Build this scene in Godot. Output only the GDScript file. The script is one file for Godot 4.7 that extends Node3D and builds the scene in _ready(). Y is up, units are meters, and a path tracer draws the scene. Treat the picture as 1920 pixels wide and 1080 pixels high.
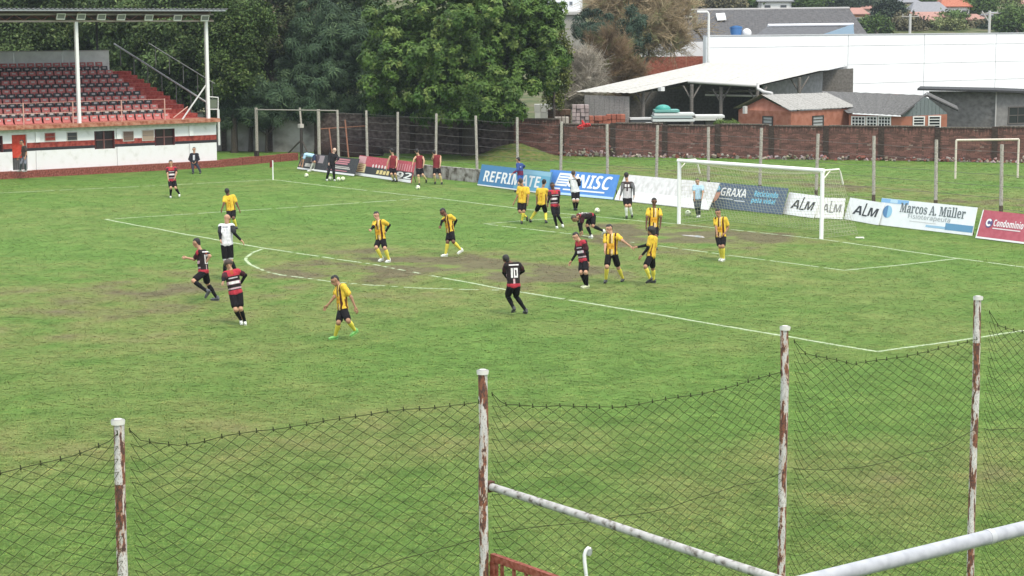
extends Node3D
# ---------------------------------------------------------------- camera constants (fitted from the pitch markings, goal and fence posts)
const EYE := Vector3(49.808, 7.595, 49.825)
const FOC := 3544.0
var CB: Basis          # camera basis
var rng := RandomNumberGenerator.new()
var used := {}
var mats := {}
var noise := FastNoiseLite.new()
var noise2 := FastNoiseLite.new()

# ---------------------------------------------------------------- pixels to places
func ray(px, py) -> Vector3:
	return CB * Vector3((px - 960.0) / FOC, -(py - 540.0) / FOC, -1.0)
func gp(px, py, h = 0.0) -> Vector3:          # point at height h under a pixel
	var v = ray(px, py)
	return EYE + v * ((h - EYE.y) / v.y)
func onx(px, py, X) -> Vector3:
	var v = ray(px, py)
	return EYE + v * ((X - EYE.x) / v.x)
func onz(px, py, Z) -> Vector3:
	var v = ray(px, py)
	return EYE + v * ((Z - EYE.z) / v.z)
func atd(px, py, depth) -> Vector3:
	return EYE + ray(px, py) * depth
func depth_of(p: Vector3) -> float:
	return -(CB.inverse() * (p - EYE)).z

# ---------------------------------------------------------------- mesh builder
class MB:
	var v := PackedVector3Array()
	var n := PackedVector3Array()
	var uv := PackedVector2Array()
	var c := PackedColorArray()
	var col := Color.WHITE
	func t3(a: Vector3, b: Vector3, d: Vector3, na: Vector3, nb: Vector3, nd: Vector3, ua := Vector2.ZERO, ub := Vector2.ZERO, ud := Vector2.ZERO):
		v.append(a); v.append(d); v.append(b)
		n.append(na); n.append(nd); n.append(nb)
		uv.append(ua); uv.append(ud); uv.append(ub)
		c.append(col); c.append(col); c.append(col)
	func tri(a: Vector3, b: Vector3, d: Vector3):
		var m := (b - a).cross(d - a).normalized()
		t3(a, b, d, m, m, m)
	func quad(a: Vector3, b: Vector3, d: Vector3, e: Vector3):      # counter-clockwise seen from outside
		var m := (d - a).cross(e - b).normalized()
		var w := (b - a).length()
		var h := (e - a).length()
		t3(a, b, d, m, m, m, Vector2(0, h), Vector2(w, h), Vector2(w, 0))
		t3(a, d, e, m, m, m, Vector2(0, h), Vector2(w, 0), Vector2(0, 0))
	func hexa(p):      # 0-3 bottom ccw from below-out, 4-7 top above them
		quad(p[3], p[2], p[1], p[0]); quad(p[4], p[5], p[6], p[7])
		for i in 4:
			var j := (i + 1) % 4
			quad(p[i], p[j], p[j + 4], p[i + 4])
	func box(o: Vector3, s: Vector3, b := Basis()):
		var x := b.x * s.x * 0.5
		var y := b.y * s.y * 0.5
		var z := b.z * s.z * 0.5
		hexa([o - x - y + z, o + x - y + z, o + x - y - z, o - x - y - z, o - x + y + z, o + x + y + z, o + x + y - z, o - x + y - z])
	func slab(a: Vector3, b: Vector3, d: Vector3, e: Vector3, th: float):   # top face a b d e ccw, thickness below
		var m := (d - a).cross(e - b).normalized() * th
		hexa([a - m, b - m, d - m, e - m, a, b, d, e])
	func tube(pts: Array, rad, sides := 8, caps := true):
		var k := pts.size()
		var t: Vector3 = (pts[1] - pts[0]).normalized()
		var u: Vector3 = t.cross(Vector3(0.31, 0.2, 0.93)).normalized()
		if u.length() < 0.5: u = Vector3.RIGHT
		var rp := []
		for i in k:
			var d: Vector3 = (pts[mini(i + 1, k - 1)] - pts[maxi(i - 1, 0)]).normalized()
			u = (u - d * u.dot(d)).normalized()
			var w := d.cross(u)
			var r: float = rad[i] if rad is Array else rad
			var ring := []
			for j in sides:
				var an := TAU * j / sides
				var q := u * cos(an) + w * sin(an)
				ring.append([pts[i] + q * r, q])
			rp.append(ring)
		var len := 0.0
		for i in k - 1:
			var l2: float = len + (pts[i + 1] - pts[i]).length()
			for j in sides:
				var j2 := (j + 1) % sides
				var a = rp[i][j]; var b = rp[i][j2]; var d = rp[i + 1][j2]; var e = rp[i + 1][j]
				var u0 := float(j) / sides
				var u1 := float(j + 1) / sides
				t3(a[0], b[0], d[0], a[1], b[1], d[1], Vector2(u0, len), Vector2(u1, len), Vector2(u1, l2))
				t3(a[0], d[0], e[0], a[1], d[1], e[1], Vector2(u0, len), Vector2(u1, l2), Vector2(u0, l2))
			len = l2
		if caps:
			for j in sides:
				var j2 := (j + 1) % sides
				tri(pts[0], rp[0][j2][0], rp[0][j][0])
				tri(pts[k - 1], rp[k - 1][j][0], rp[k - 1][j2][0])
	func ball(o: Vector3, r: Vector3, rings := 8, seg := 12):
		for i in rings:
			for j in seg:
				var q := []
				for e in [[i, j], [i, j + 1], [i + 1, j + 1], [i + 1, j]]:
					var th: float = PI * e[0] / rings
					var ph: float = TAU * e[1] / seg
					q.append(Vector3(sin(th) * cos(ph), cos(th), sin(th) * sin(ph)))
				var p := []
				for x in q: p.append(o + x * r)
				if i > 0: t3(p[0], p[1], p[2], q[0], q[1], q[2])
				if i < rings - 1: t3(p[0], p[2], p[3], q[0], q[2], q[3])
	func add(m, xf: Transform3D):
		for i in range(0, m.v.size()):
			v.append(xf * m.v[i]); n.append((xf.basis * m.n[i]).normalized()); uv.append(m.uv[i]); c.append(m.c[i])
	func add_flip(m, xf: Transform3D):       # mirrored transform: turn the winding
		for i in range(0, m.v.size(), 3):
			for j in [i, i + 2, i + 1]:
				v.append(xf * m.v[j]); n.append((xf.basis * m.n[j]).normalized()); uv.append(m.uv[j]); c.append(m.c[j])
	func mesh() -> ArrayMesh:
		var a := []
		a.resize(Mesh.ARRAY_MAX)
		a[Mesh.ARRAY_VERTEX] = v
		a[Mesh.ARRAY_NORMAL] = n
		a[Mesh.ARRAY_TEX_UV] = uv
		a[Mesh.ARRAY_COLOR] = c
		var m := ArrayMesh.new()
		m.add_surface_from_arrays(Mesh.PRIMITIVE_TRIANGLES, a)
		return m

# ---------------------------------------------------------------- nodes
func numbered(called: String) -> String:
	if not used.has(called):
		used[called] = 0
		return called
	used[called] += 1
	return "%s_%03d" % [called, used[called]]
func thing(called, label, category, at = Vector3.ZERO, group = "") -> Node3D:
	var o := Node3D.new()
	o.name = numbered(called)
	add_child(o)
	o.position = at
	o.set_meta("label", label); o.set_meta("category", category)
	if group: o.set_meta("group", group)
	return o
func put(m, called, mat, parent, world := true) -> MeshInstance3D:     # a part; m is in world coordinates unless world is false
	var o := MeshInstance3D.new()
	o.name = called
	o.mesh = m.mesh() if m is MB else m
	o.material_override = mat
	parent.add_child(o, true)
	if world and parent is Node3D and parent != self:
		var q = parent
		var off := Vector3.ZERO
		while q != self:
			off += q.position
			q = q.get_parent()
		o.position = -off
	return o
func single(m, called, mat, label, category, group = "") -> MeshInstance3D:
	var o := MeshInstance3D.new()
	o.name = numbered(called)
	o.mesh = m.mesh() if m is MB else m
	o.material_override = mat
	add_child(o)
	o.set_meta("label", label); o.set_meta("category", category)
	if group: o.set_meta("group", group)
	return o
func struct(m, called, mat, label) -> MeshInstance3D:
	var o := single(m, called, mat, label, called.replace("_", " "))
	o.set_meta("kind", "structure")
	return o

# ---------------------------------------------------------------- materials
func lin(r, g, b) -> Color:
	return Color(r, g, b).linear_to_srgb()
func plain(r, g, b, rough = 0.8, metal = 0.0) -> StandardMaterial3D:
	var k = "p%s_%s_%s_%s_%s" % [r, g, b, rough, metal]
	if mats.has(k): return mats[k]
	var m := StandardMaterial3D.new()
	m.albedo_color = lin(r, g, b)
	m.roughness = rough
	m.metallic = metal
	if rough >= 0.75: m.metallic_specular = 0.2
	mats[k] = m
	return m
func noise_tex(cols: Array, sd: int, freq: float, kind := FastNoiseLite.TYPE_SIMPLEX_SMOOTH, res := 256, lo := 0.0, hi := 1.0, bump := false) -> NoiseTexture2D:
	var f := FastNoiseLite.new()
	f.seed = sd; f.frequency = freq; f.noise_type = kind; f.fractal_octaves = 5
	var t := NoiseTexture2D.new()
	t.width = res; t.height = res; t.seamless = true; t.noise = f
	if bump:
		t.as_normal_map = true; t.bump_strength = 4.0
	else:
		var g := Gradient.new()
		var offs := PackedFloat32Array(); var cc := PackedColorArray()
		for i in cols.size():
			offs.append(lerpf(lo, hi, float(i) / maxf(1.0, cols.size() - 1.0)))
			var q = cols[i]
			cc.append(lin(q[0], q[1], q[2]))
		g.offsets = offs; g.colors = cc
		t.color_ramp = g
	return t
func nm(cols: Array, size: float, rough := 0.85, sd := 1, freq := 0.02, lo := 0.2, hi := 0.8, bump := 0.0, stretch := Vector3.ONE) -> StandardMaterial3D:
	var k = "n%s%s%s%s%s%s%s%s" % [cols, size, rough, sd, freq, lo, hi, stretch]
	if mats.has(k): return mats[k]
	var m := StandardMaterial3D.new()
	m.albedo_texture = noise_tex(cols, sd, freq, FastNoiseLite.TYPE_SIMPLEX_SMOOTH, 256, lo, hi)
	m.uv1_triplanar = true; m.uv1_world_triplanar = true
	m.uv1_scale = stretch / size
	m.roughness = rough
	m.metallic_specular = 0.25
	if bump > 0.0:
		m.normal_enabled = true
		m.normal_texture = noise_tex([], sd + 50, freq * 2.0, FastNoiseLite.TYPE_SIMPLEX_SMOOTH, 256, 0, 1, true)
		m.normal_scale = bump
	mats[k] = m
	return m
func vcol(rough := 0.85) -> StandardMaterial3D:
	var k = "v%s" % rough
	if mats.has(k): return mats[k]
	var m := StandardMaterial3D.new()
	m.vertex_color_use_as_albedo = true
	m.metallic_specular = 0.3
	m.roughness = rough
	mats[k] = m
	return m

# ================================================================ READY
func _ready():
	var t0 = Time.get_ticks_msec()
	rng.seed = 77
	noise.seed = 5; noise.frequency = 0.09; noise.fractal_octaves = 4
	noise2.seed = 9; noise2.frequency = 0.9; noise2.fractal_octaves = 3
	CB = Basis(Vector3.UP, 0.910) * Basis(Vector3.RIGHT, -0.137) * Basis(Vector3.BACK, -0.005)
	var cam := Camera3D.new()
	cam.name = "camera"
	cam.transform = Transform3D(CB, EYE)
	cam.fov = rad_to_deg(2.0 * atan(540.0 / FOC))
	cam.near = 0.1; cam.far = 3000.0
	add_child(cam)
	cam.current = true
	var env := Environment.new()
	var sm := ProceduralSkyMaterial.new()
	sm.sky_top_color = Color(0.93, 0.96, 1.0)
	sm.sky_horizon_color = Color(0.72, 0.75, 0.79)
	sm.ground_horizon_color = Color(0.55, 0.57, 0.55)
	sm.ground_bottom_color = Color(0.3, 0.32, 0.28)
	sm.sky_curve = 0.2
	var sky := Sky.new()
	sky.sky_material = sm
	env.sky = sky
	env.background_mode = Environment.BG_SKY
	env.background_energy_multiplier = 1.0
	env.tonemap_mode = Environment.TONE_MAPPER_LINEAR
	env.tonemap_exposure = 2.1
	env.sdfgi_enabled = true; env.ssao_enabled = true; env.ssil_enabled = true
	env.fog_enabled = true
	env.fog_density = 0.00018
	env.fog_light_color = Color(0.80, 0.84, 0.88)
	var we := WorldEnvironment.new()
	we.environment = env
	add_child(we)
	var sun := DirectionalLight3D.new()
	sun.name = "sun"
	sun.light_energy = 0.5
	sun.light_angular_distance = 14.0
	sun.light_color = Color(1.0, 0.97, 0.92)
	sun.shadow_enabled = true
	sun.rotation_degrees = Vector3(-58, 85, 0)
	add_child(sun)
	build_ground()
	build_markings()
	print("ground ", Time.get_ticks_msec() - t0)
	build_stand()
	build_boundary()
	build_yard()
	print("yard ", Time.get_ticks_msec() - t0)
	build_far()
	build_trees()
	print("trees ", Time.get_ticks_msec() - t0)
	build_goals()
	build_boards()
	build_near()
	print("near ", Time.get_ticks_msec() - t0)
	build_people()
	build_balls()
	print("people ", Time.get_ticks_msec() - t0)
	build_grass()
	print("done ", Time.get_ticks_msec() - t0)

# ================================================================ GROUND
var blobs := []
const GX0 := -62.0
const GZ0 := -46.0
const GS := 112.0
var line_mask := PackedByteArray()
const LM := 2240          # 5 cm cells
func worn(p: Vector2) -> float:      # how much of the turf is trodden bare
	var w := 0.0
	for b in blobs:
		var dx: float = (p.x - b[0]) / b[2]
		var dz: float = (p.y - b[1]) / b[3]
		w += 0.85 * b[4] * exp(-(dx * dx + dz * dz))
	return w
func turf(x: float, z: float) -> Color:      # linear base colour of the turf
	var a := noise.get_noise_2d(x, z)
	var b := noise.get_noise_2d(x * 4.1 + 90.0, z * 4.1)
	var c := noise2.get_noise_2d(x, z)
	var w := worn(Vector2(x, z)) * (1.0 + 1.3 * b) + 0.34 * a + 0.24 * b + 0.14 * c
	var lush := Color(0.102, 0.186, 0.038)
	var dry := Color(0.156, 0.184, 0.058)
	var soil := Color(0.118, 0.100, 0.060)
	var k := lush.lerp(dry, clampf(w * 1.5 + 0.18, 0.0, 1.0))
	k = k.lerp(soil, clampf((w - 0.50) * 1.9, 0.0, 0.88))
	var s := 1.0 + 0.20 * c + 0.10 * b
	return Color(k.r * s, k.g * s, k.b * s)
func hill(x: float, z: float) -> float:      # the town climbs a slope far behind
	var d := depth_of(Vector3(x, 0, z))
	var h := smoothstep(150.0, 600.0, d) * 42.0
	h += smoothstep(170.0, 260.0, d) * 2.5 * noise.get_noise_2d(x * 0.15, z * 0.15)
	return h
func build_ground():
	for e in [[1240, 440, 4.6, 2.0, 1.25], [1400, 440, 3.4, 1.8, 1.0], [1330, 470, 6.0, 3.0, 0.35], [860, 498, 6.5, 2.2, 0.85], [980, 512, 4.0, 1.8, 0.5], [700, 500, 4.0, 2.5, 0.55],
			[120, 570, 8.0, 6.0, 0.40], [430, 540, 6.0, 4.0, 0.40], [560, 520, 4.0, 3.0, 0.35], [1100, 500, 4.5, 3.0, 0.42], [1180, 455, 3.0, 2.0, 0.5], [30, 640, 4.0, 4.0, 0.25],
			[500, 830, 3.0, 2.0, 0.28], [900, 800, 3.0, 2.0, 0.25], [1700, 900, 3.0, 3.0, 0.30], [1880, 900, 1.2, 1.2, 0.2], [850, 350, 7.0, 1.2, 0.28], [1100, 372, 5.0, 1.0, 0.2], [1000, 580, 3.5, 2.0, 0.2], [60, 850, 2.5, 1.5, 0.3], [1700, 360, 9.0, 2.6, 0.5], [1450, 335, 8.0, 3.0, 0.42], [1200, 320, 7.0, 3.0, 0.35], [1880, 385, 5.0, 3.0, 0.5]]:
		var p = gp(e[0], e[1])
		blobs.append([p.x, p.z, e[2], e[3], e[4]])
	var R := 1024
	var im := Image.create(R, R, false, Image.FORMAT_RGB8)
	for j in R:
		var z := GZ0 + GS * (j + 0.5) / R
		for i in R:
			var x := GX0 + GS * (i + 0.5) / R
			im.set_pixel(i, j, turf(x, z).linear_to_srgb())
	var m := StandardMaterial3D.new()
	m.albedo_texture = ImageTexture.create_from_image(im)
	m.roughness = 0.95
	m.metallic_specular = 0.2
	m.detail_enabled = true
	m.detail_blend_mode = BaseMaterial3D.BLEND_MODE_MUL
	m.detail_uv_layer = BaseMaterial3D.DETAIL_UV_2
	m.detail_albedo = noise_tex([[0.72, 0.74, 0.70], [0.94, 0.95, 0.92], [1.0, 1.0, 1.0]], 31, 0.09, FastNoiseLite.TYPE_SIMPLEX_SMOOTH, 512, 0.25, 0.75)
	var a := []
	a.resize(Mesh.ARRAY_MAX)
	a[Mesh.ARRAY_VERTEX] = PackedVector3Array([Vector3(GX0, 0, GZ0), Vector3(GX0 + GS, 0, GZ0), Vector3(GX0 + GS, 0, GZ0 + GS), Vector3(GX0, 0, GZ0 + GS)])
	a[Mesh.ARRAY_NORMAL] = PackedVector3Array([Vector3.UP, Vector3.UP, Vector3.UP, Vector3.UP])
	a[Mesh.ARRAY_TEX_UV] = PackedVector2Array([Vector2(0, 0), Vector2(1, 0), Vector2(1, 1), Vector2(0, 1)])
	a[Mesh.ARRAY_TEX_UV2] = PackedVector2Array([Vector2(0, 0), Vector2(28, 0), Vector2(28, 28), Vector2(0, 28)])
	a[Mesh.ARRAY_INDEX] = PackedInt32Array([0, 1, 2, 0, 2, 3])
	var am := ArrayMesh.new()
	am.add_surface_from_arrays(Mesh.PRIMITIVE_TRIANGLES, a)
	struct(am, "football_pitch", m, "green football pitch with worn brown patches in the goalmouth and arc")
	# land to the horizon, a strip lower than the pitch, climbing far behind
	var g := MB.new()
	var N := 70
	var ext := 900.0
	var hh := []
	for j in N + 1:
		var row := []
		for i in N + 1:
			var x := -ext + 2.0 * ext * i / N - 100.0
			var z := -ext + 2.0 * ext * j / N - 100.0
			row.append(Vector3(x, hill(x, z) - 0.05, z))
		hh.append(row)
	for j in N:
		for i in N:
			g.quad(hh[j + 1][i], hh[j + 1][i + 1], hh[j][i + 1], hh[j][i])
	struct(g, "ground", nm([[0.05, 0.07, 0.025], [0.09, 0.10, 0.04], [0.13, 0.11, 0.07]], 17.0, 0.95, 3, 0.02), "scrubby land around the ground climbing towards the town")
	# grass mound by the far wall
	var md := MB.new()
	var c0 := gp(965, 296)
	mound_c = c0
	var P := 22
	var pts := []
	for j in P + 1:
		var row := []
		for i in P + 1:
			var u := -1.0 + 2.0 * i / P
			var w := -1.0 + 2.0 * j / P
			var r2 := u * u + w * w
			var p := c0 + Vector3(u * 3.8, 0, w * 3.2)
			p.y = mound_h(p.x, p.z)
			row.append(p)
		pts.append(row)
	for j in P:
		for i in P:
			md.quad(pts[j + 1][i], pts[j + 1][i + 1], pts[j][i + 1], pts[j][i])
	struct(md, "grass_mound", nm([[0.06, 0.10, 0.02], [0.10, 0.13, 0.035], [0.16, 0.13, 0.05]], 3.0, 0.95, 12, 0.03), "low mound of rough yellowing grass at the foot of the wall")

var mound_c := Vector3.ZERO
func mound_h(x, z) -> float:
	var u: float = (x - mound_c.x) / 3.8
	var w: float = (z - mound_c.z) / 3.2
	return 0.85 * exp(-(u * u + w * w) * 2.6) * (1.0 + 0.5 * noise.get_noise_2d(u * 12.0, w * 12.0)) - 0.1
func mound_y(x, z) -> float:
	if absf(x - mound_c.x) < 3.7 and absf(z - mound_c.z) < 3.1: return maxf(0.0, mound_h(x, z))
	return 0.0
func mark(p: Vector2, r: float):
	var n := int(ceil(r / 0.05))
	var ci := int((p.x - GX0) / 0.05)
	var cj := int((p.y - GZ0) / 0.05)
	for j in range(cj - n, cj + n + 1):
		for i in range(ci - n, ci + n + 1):
			if i >= 0 and j >= 0 and i < LM and j < LM: line_mask[j * LM + i] = 1
func marking(label: String, pts: Array, width := 0.12, keep := 1.0):
	var m := MB.new()
	var prev = null
	for s in pts.size() - 1:
		var A: Vector3 = pts[s]
		var B: Vector3 = pts[s + 1]
		var d := B - A
		var L := d.length()
		d /= L
		var sd := Vector3(-d.z, 0, d.x)
		var k := int(ceil(L / 0.22))
		for i in k + 1:
			var p := A + d * (L * i / k)
			p += sd * (noise2.get_noise_2d(p.x * 0.4, p.z * 0.4) * 0.05)
			var w := width * (0.36 + 0.16 * noise2.get_noise_2d(p.x * 2.0 + 40.0, p.z * 2.0) + 0.06 * rng.randf())
			var cur := [p + sd * w + Vector3(0, 0.006, 0), p - sd * w + Vector3(0, 0.006, 0)]
			if prev != null and i > 0:
				var wr := worn(Vector2(p.x, p.z))
				if rng.randf() < keep * clampf(1.25 - wr * 0.9, 0.12, 0.985):
					m.quad(prev[1], cur[1], cur[0], prev[0])
					for q in 4:
						var mp: Vector3 = prev[0].lerp(cur[1], q / 4.0)
						mark(Vector2(mp.x, mp.z), 0.05)
			prev = cur
	var o = single(m, "pitch_marking", nm([[0.24, 0.31, 0.15], [0.37, 0.44, 0.27], [0.45, 0.51, 0.35]], 1.2, 0.95, 8, 0.04), label, "pitch marking")
	o.set_meta("kind", "structure")
func build_markings():
	line_mask.resize(LM * LM)
	var cnr := gp(512, 337)
	var pgl := gp(812, 371)
	var ggl := gp(1112, 404.5)
	var pl := gp(1273, 420)
	var pr := gp(1541, 449)
	var ggr := gp(1797, 485)
	var end := gp(1920, 501)
	var e2 := end + (end - ggr).normalized() * 25.0
	marking("white goal line running through both goalposts", [cnr, gp(640, 352), pgl, gp(965, 390), gp(1060, 401), gp(1205, 415), pl, pr, gp(1650, 464), ggr, end, e2])
	var tl := gp(0, 362)
	marking("white touchline in front of the grandstand", [cnr, gp(260, 350), tl, tl + (tl - cnr).normalized() * 25.0], 0.13, 0.95)
	var pfl := gp(197, 411.5)
	var pfr := gp(1645, 659.5)
	var pre := gp(1920, 620)
	marking("white front line of the penalty area", [pfl, gp(330, 436), gp(495, 465.5), gp(700, 496), gp(948, 543), gp(1250, 593), gp(1450, 627), pfr], 0.13)
	marking("white side line of the penalty area on the grandstand side", [pfl, gp(300, 405), gp(500, 392), pgl], 0.12, 0.96)
	marking("white side line of the penalty area nearest the rusty fence posts", [pfr, gp(1800, 638), pre, pre + (pre - pfr).normalized() * 9.0], 0.12)
	var gfl := gp(907, 420)
	var gfr := gp(1583, 507)
	marking("white front line of the goal area", [gfl, gp(1072, 439), gp(1250, 463), gp(1400, 483), gfr], 0.11, 0.9)
	marking("white side line of the goal area on the grandstand side", [gfl, gp(1000, 412.5), ggl], 0.11, 0.95)
	marking("white side line of the goal area beside the right goalpost", [gfr, gp(1690, 497), ggr], 0.12)
	var arc := []
	for e in [[492, 467], [473, 474], [463, 482], [462, 488], [470, 496], [484, 504], [500, 510], [530, 516], [570, 521], [620, 528], [700, 535], [780, 540], [860, 543], [935, 544]]:
		arc.append(gp(e[0], e[1]))
	marking("curved white arc outside the penalty area", arc, 0.12, 0.9)
	# chalk spot by the goal
	var sp := MB.new()
	var c := gp(1302, 443)
	for i in 18:
		var a0 := TAU * i / 18.0
		var a1 := TAU * (i + 1) / 18.0
		var r0 := 1.0 + 0.2 * sin(a0 * 3.0)
		var r1 := 1.0 + 0.2 * sin(a1 * 3.0)
		sp.tri(c + Vector3(0, 0.007, 0), c + Vector3(cos(a1) * 0.55 * r1, 0.007, sin(a1) * 0.22 * r1), c + Vector3(cos(a0) * 0.55 * r0, 0.007, sin(a0) * 0.22 * r0))
	var o = single(sp, "puddle", plain(0.40, 0.37, 0.31, 0.12), "pale wet puddle in the brown goalmouth", "puddle")
	o.set_meta("kind", "structure")

func build_grass():
	var tm := MB.new()
	var r := RandomNumberGenerator.new()
	r.seed = 4
	for b in 7:
		var an := TAU * b / 7.0 + r.randf() * 0.8
		var o := Vector3(cos(an), 0, sin(an)) * r.randf_range(0.0, 0.06)
		var lean := Vector3(cos(an + r.randf()), 0, sin(an + r.randf())) * r.randf_range(0.035, 0.060)
		var side := Vector3(-sin(an), 0, cos(an)) * 0.007
		var h := r.randf_range(0.008, 0.017)
		var tip := o + lean + Vector3(0, h, 0)
		if (tip - (o - side)).cross(side).y > 0: side = -side
		tm.v.append_array([o - side, tip, o + side])
		for q in 3:
			tm.n.append(Vector3.UP); tm.uv.append(Vector2.ZERO); tm.c.append(Color.WHITE)
	var gm := StandardMaterial3D.new()
	gm.vertex_color_use_as_albedo = true
	gm.roughness = 0.8
	gm.metallic_specular = 0.25
	gm.cull_mode = BaseMaterial3D.CULL_DISABLED
	gm.backlight_enabled = true
	gm.backlight = Color(0.12, 0.16, 0.05)
	var mesh := tm.mesh()
	var N := 360000
	var buf := PackedFloat32Array()
	buf.resize(N * 16)
	var k := 0
	var cx := EYE.x
	var cz := EYE.z
	var yaw := 0.910
	for i in N:
		var d := 21.0 * pow(122.0 / 21.0, r.randf())
		var an := yaw + r.randf_range(-0.34, 0.34)
		var x := cx - sin(an) * d
		var z := cz - cos(an) * d
		if x < GX0 + 1.0 or z < GZ0 + 1.0 or x > GX0 + GS - 1.0 or z > GZ0 + GS - 1.0: continue
		if x < -43.0 and z > -2.0: continue
		if -z * 0.81 - x * 0.585 > 53.0 : continue
		var t := turf(x, z)
		var w := worn(Vector2(x, z))
		if r.randf() < (w - 0.55) * 1.2: continue
		var ci := int((x - GX0) / 0.05)
		var cj := int((z - GZ0) / 0.05)
		var s := r.randf_range(0.75, 1.35)
		var v := r.randf_range(0.66, 1.26)
		if z < -7.2: s *= 1.5
		var col := Color(t.r * v * (1.0 + r.randf() * 0.25), t.g * v, t.b * v)
		var odd := r.randf()
		if odd < 0.05: col = Color(col.r * 1.7, col.g * 1.4, col.b * 1.5)
		elif odd < 0.14: col = Color(col.r * 0.55, col.g * 0.72, col.b * 0.6)
		if ci >= 0 and cj >= 0 and ci < LM and cj < LM and line_mask[cj * LM + ci] == 1 and r.randf() < 0.85:
			var lv := r.randf_range(0.30, 0.50)
			col = Color(lv * 0.88, lv, lv * 0.68)
			s *= 0.7
		var ro := r.randf() * TAU
		var co := cos(ro) * s
		var si := sin(ro) * s
		var o := k * 16
		buf[o] = co; buf[o + 1] = 0.0; buf[o + 2] = si; buf[o + 3] = x
		buf[o + 4] = 0.0; buf[o + 5] = s; buf[o + 6] = 0.0; buf[o + 7] = mound_y(x, z)
		buf[o + 8] = -si; buf[o + 9] = 0.0; buf[o + 10] = co; buf[o + 11] = z
		buf[o + 12] = col.r; buf[o + 13] = col.g; buf[o + 14] = col.b; buf[o + 15] = 1.0
		k += 1
	buf.resize(k * 16)
	var mm := MultiMesh.new()
	mm.transform_format = MultiMesh.TRANSFORM_3D
	mm.use_colors = true
	mm.mesh = mesh
	mm.instance_count = k
	mm.buffer = buf
	var o := MultiMeshInstance3D.new()
	o.name = "grass"
	o.multimesh = mm
	o.material_override = gm
	add_child(o)
	o.set_meta("label", "short green grass covering the football pitch"); o.set_meta("category", "grass"); o.set_meta("kind", "stuff")

# ================================================================ GRANDSTAND
const SX := -43.2
func wall_x(parent, mat, X0, X1, za, zb, ya, yb, openings):      # a wall facing +x between za < zb with openings [z0, z1, y0, y1]
	var m := MB.new()
	var ops = openings.duplicate()
	ops.sort_custom(func(p, q): return p[0] < q[0])
	var z = za
	for o in ops:
		if o[0] > z: m.box(Vector3((X0 + X1) / 2, (ya + yb) / 2, (z + o[0]) / 2), Vector3(X1 - X0, yb - ya, o[0] - z))
		if o[2] > ya: m.box(Vector3((X0 + X1) / 2, (ya + o[2]) / 2, (o[0] + o[1]) / 2), Vector3(X1 - X0, o[2] - ya, o[1] - o[0]))
		if o[3] < yb: m.box(Vector3((X0 + X1) / 2, (yb + o[3]) / 2, (o[0] + o[1]) / 2), Vector3(X1 - X0, yb - o[3], o[1] - o[0]))
		z = o[1]
	if zb > z: m.box(Vector3((X0 + X1) / 2, (ya + yb) / 2, (z + zb) / 2), Vector3(X1 - X0, yb - ya, zb - z))
	return put(m, "wall", mat, parent)
func bx(parent, called, mat, o, s) -> MeshInstance3D:
	var m := MB.new()
	m.box(o, s)
	return put(m, called, mat, parent)
func bar(parent, called, mat, a, b, r, sides := 8) -> MeshInstance3D:
	var m := MB.new()
	m.tube([a, b], r, sides)
	return put(m, called, mat, parent)
func bar_between(m: MB, a: Vector3, b: Vector3, r: float):
	m.tube([a, b], r, 6)
func seat_mesh(col: Color) -> ArrayMesh:
	var m := MB.new()
	m.col = col
	var prof := [Vector2(0.22, 0.30), Vector2(0.0, 0.28), Vector2(-0.14, 0.31), Vector2(-0.19, 0.42), Vector2(-0.23, 0.66)]
	for i in prof.size() - 1:
		var a: Vector2 = prof[i]
		var b: Vector2 = prof[i + 1]
		m.slab(Vector3(a.x, a.y, 0.22), Vector3(a.x, a.y, -0.22), Vector3(b.x, b.y, -0.22), Vector3(b.x, b.y, 0.22), 0.03)
	m.box(Vector3(0.02, 0.13, 0.16), Vector3(0.05, 0.26, 0.04)); m.box(Vector3(0.02, 0.13, -0.16), Vector3(0.05, 0.26, 0.04))
	m.col = Color(0.44, 0.40, 0.38)
	m.box(Vector3(-0.197, 0.53, 0), Vector3(0.02, 0.10, 0.20))
	return m.mesh()
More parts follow.
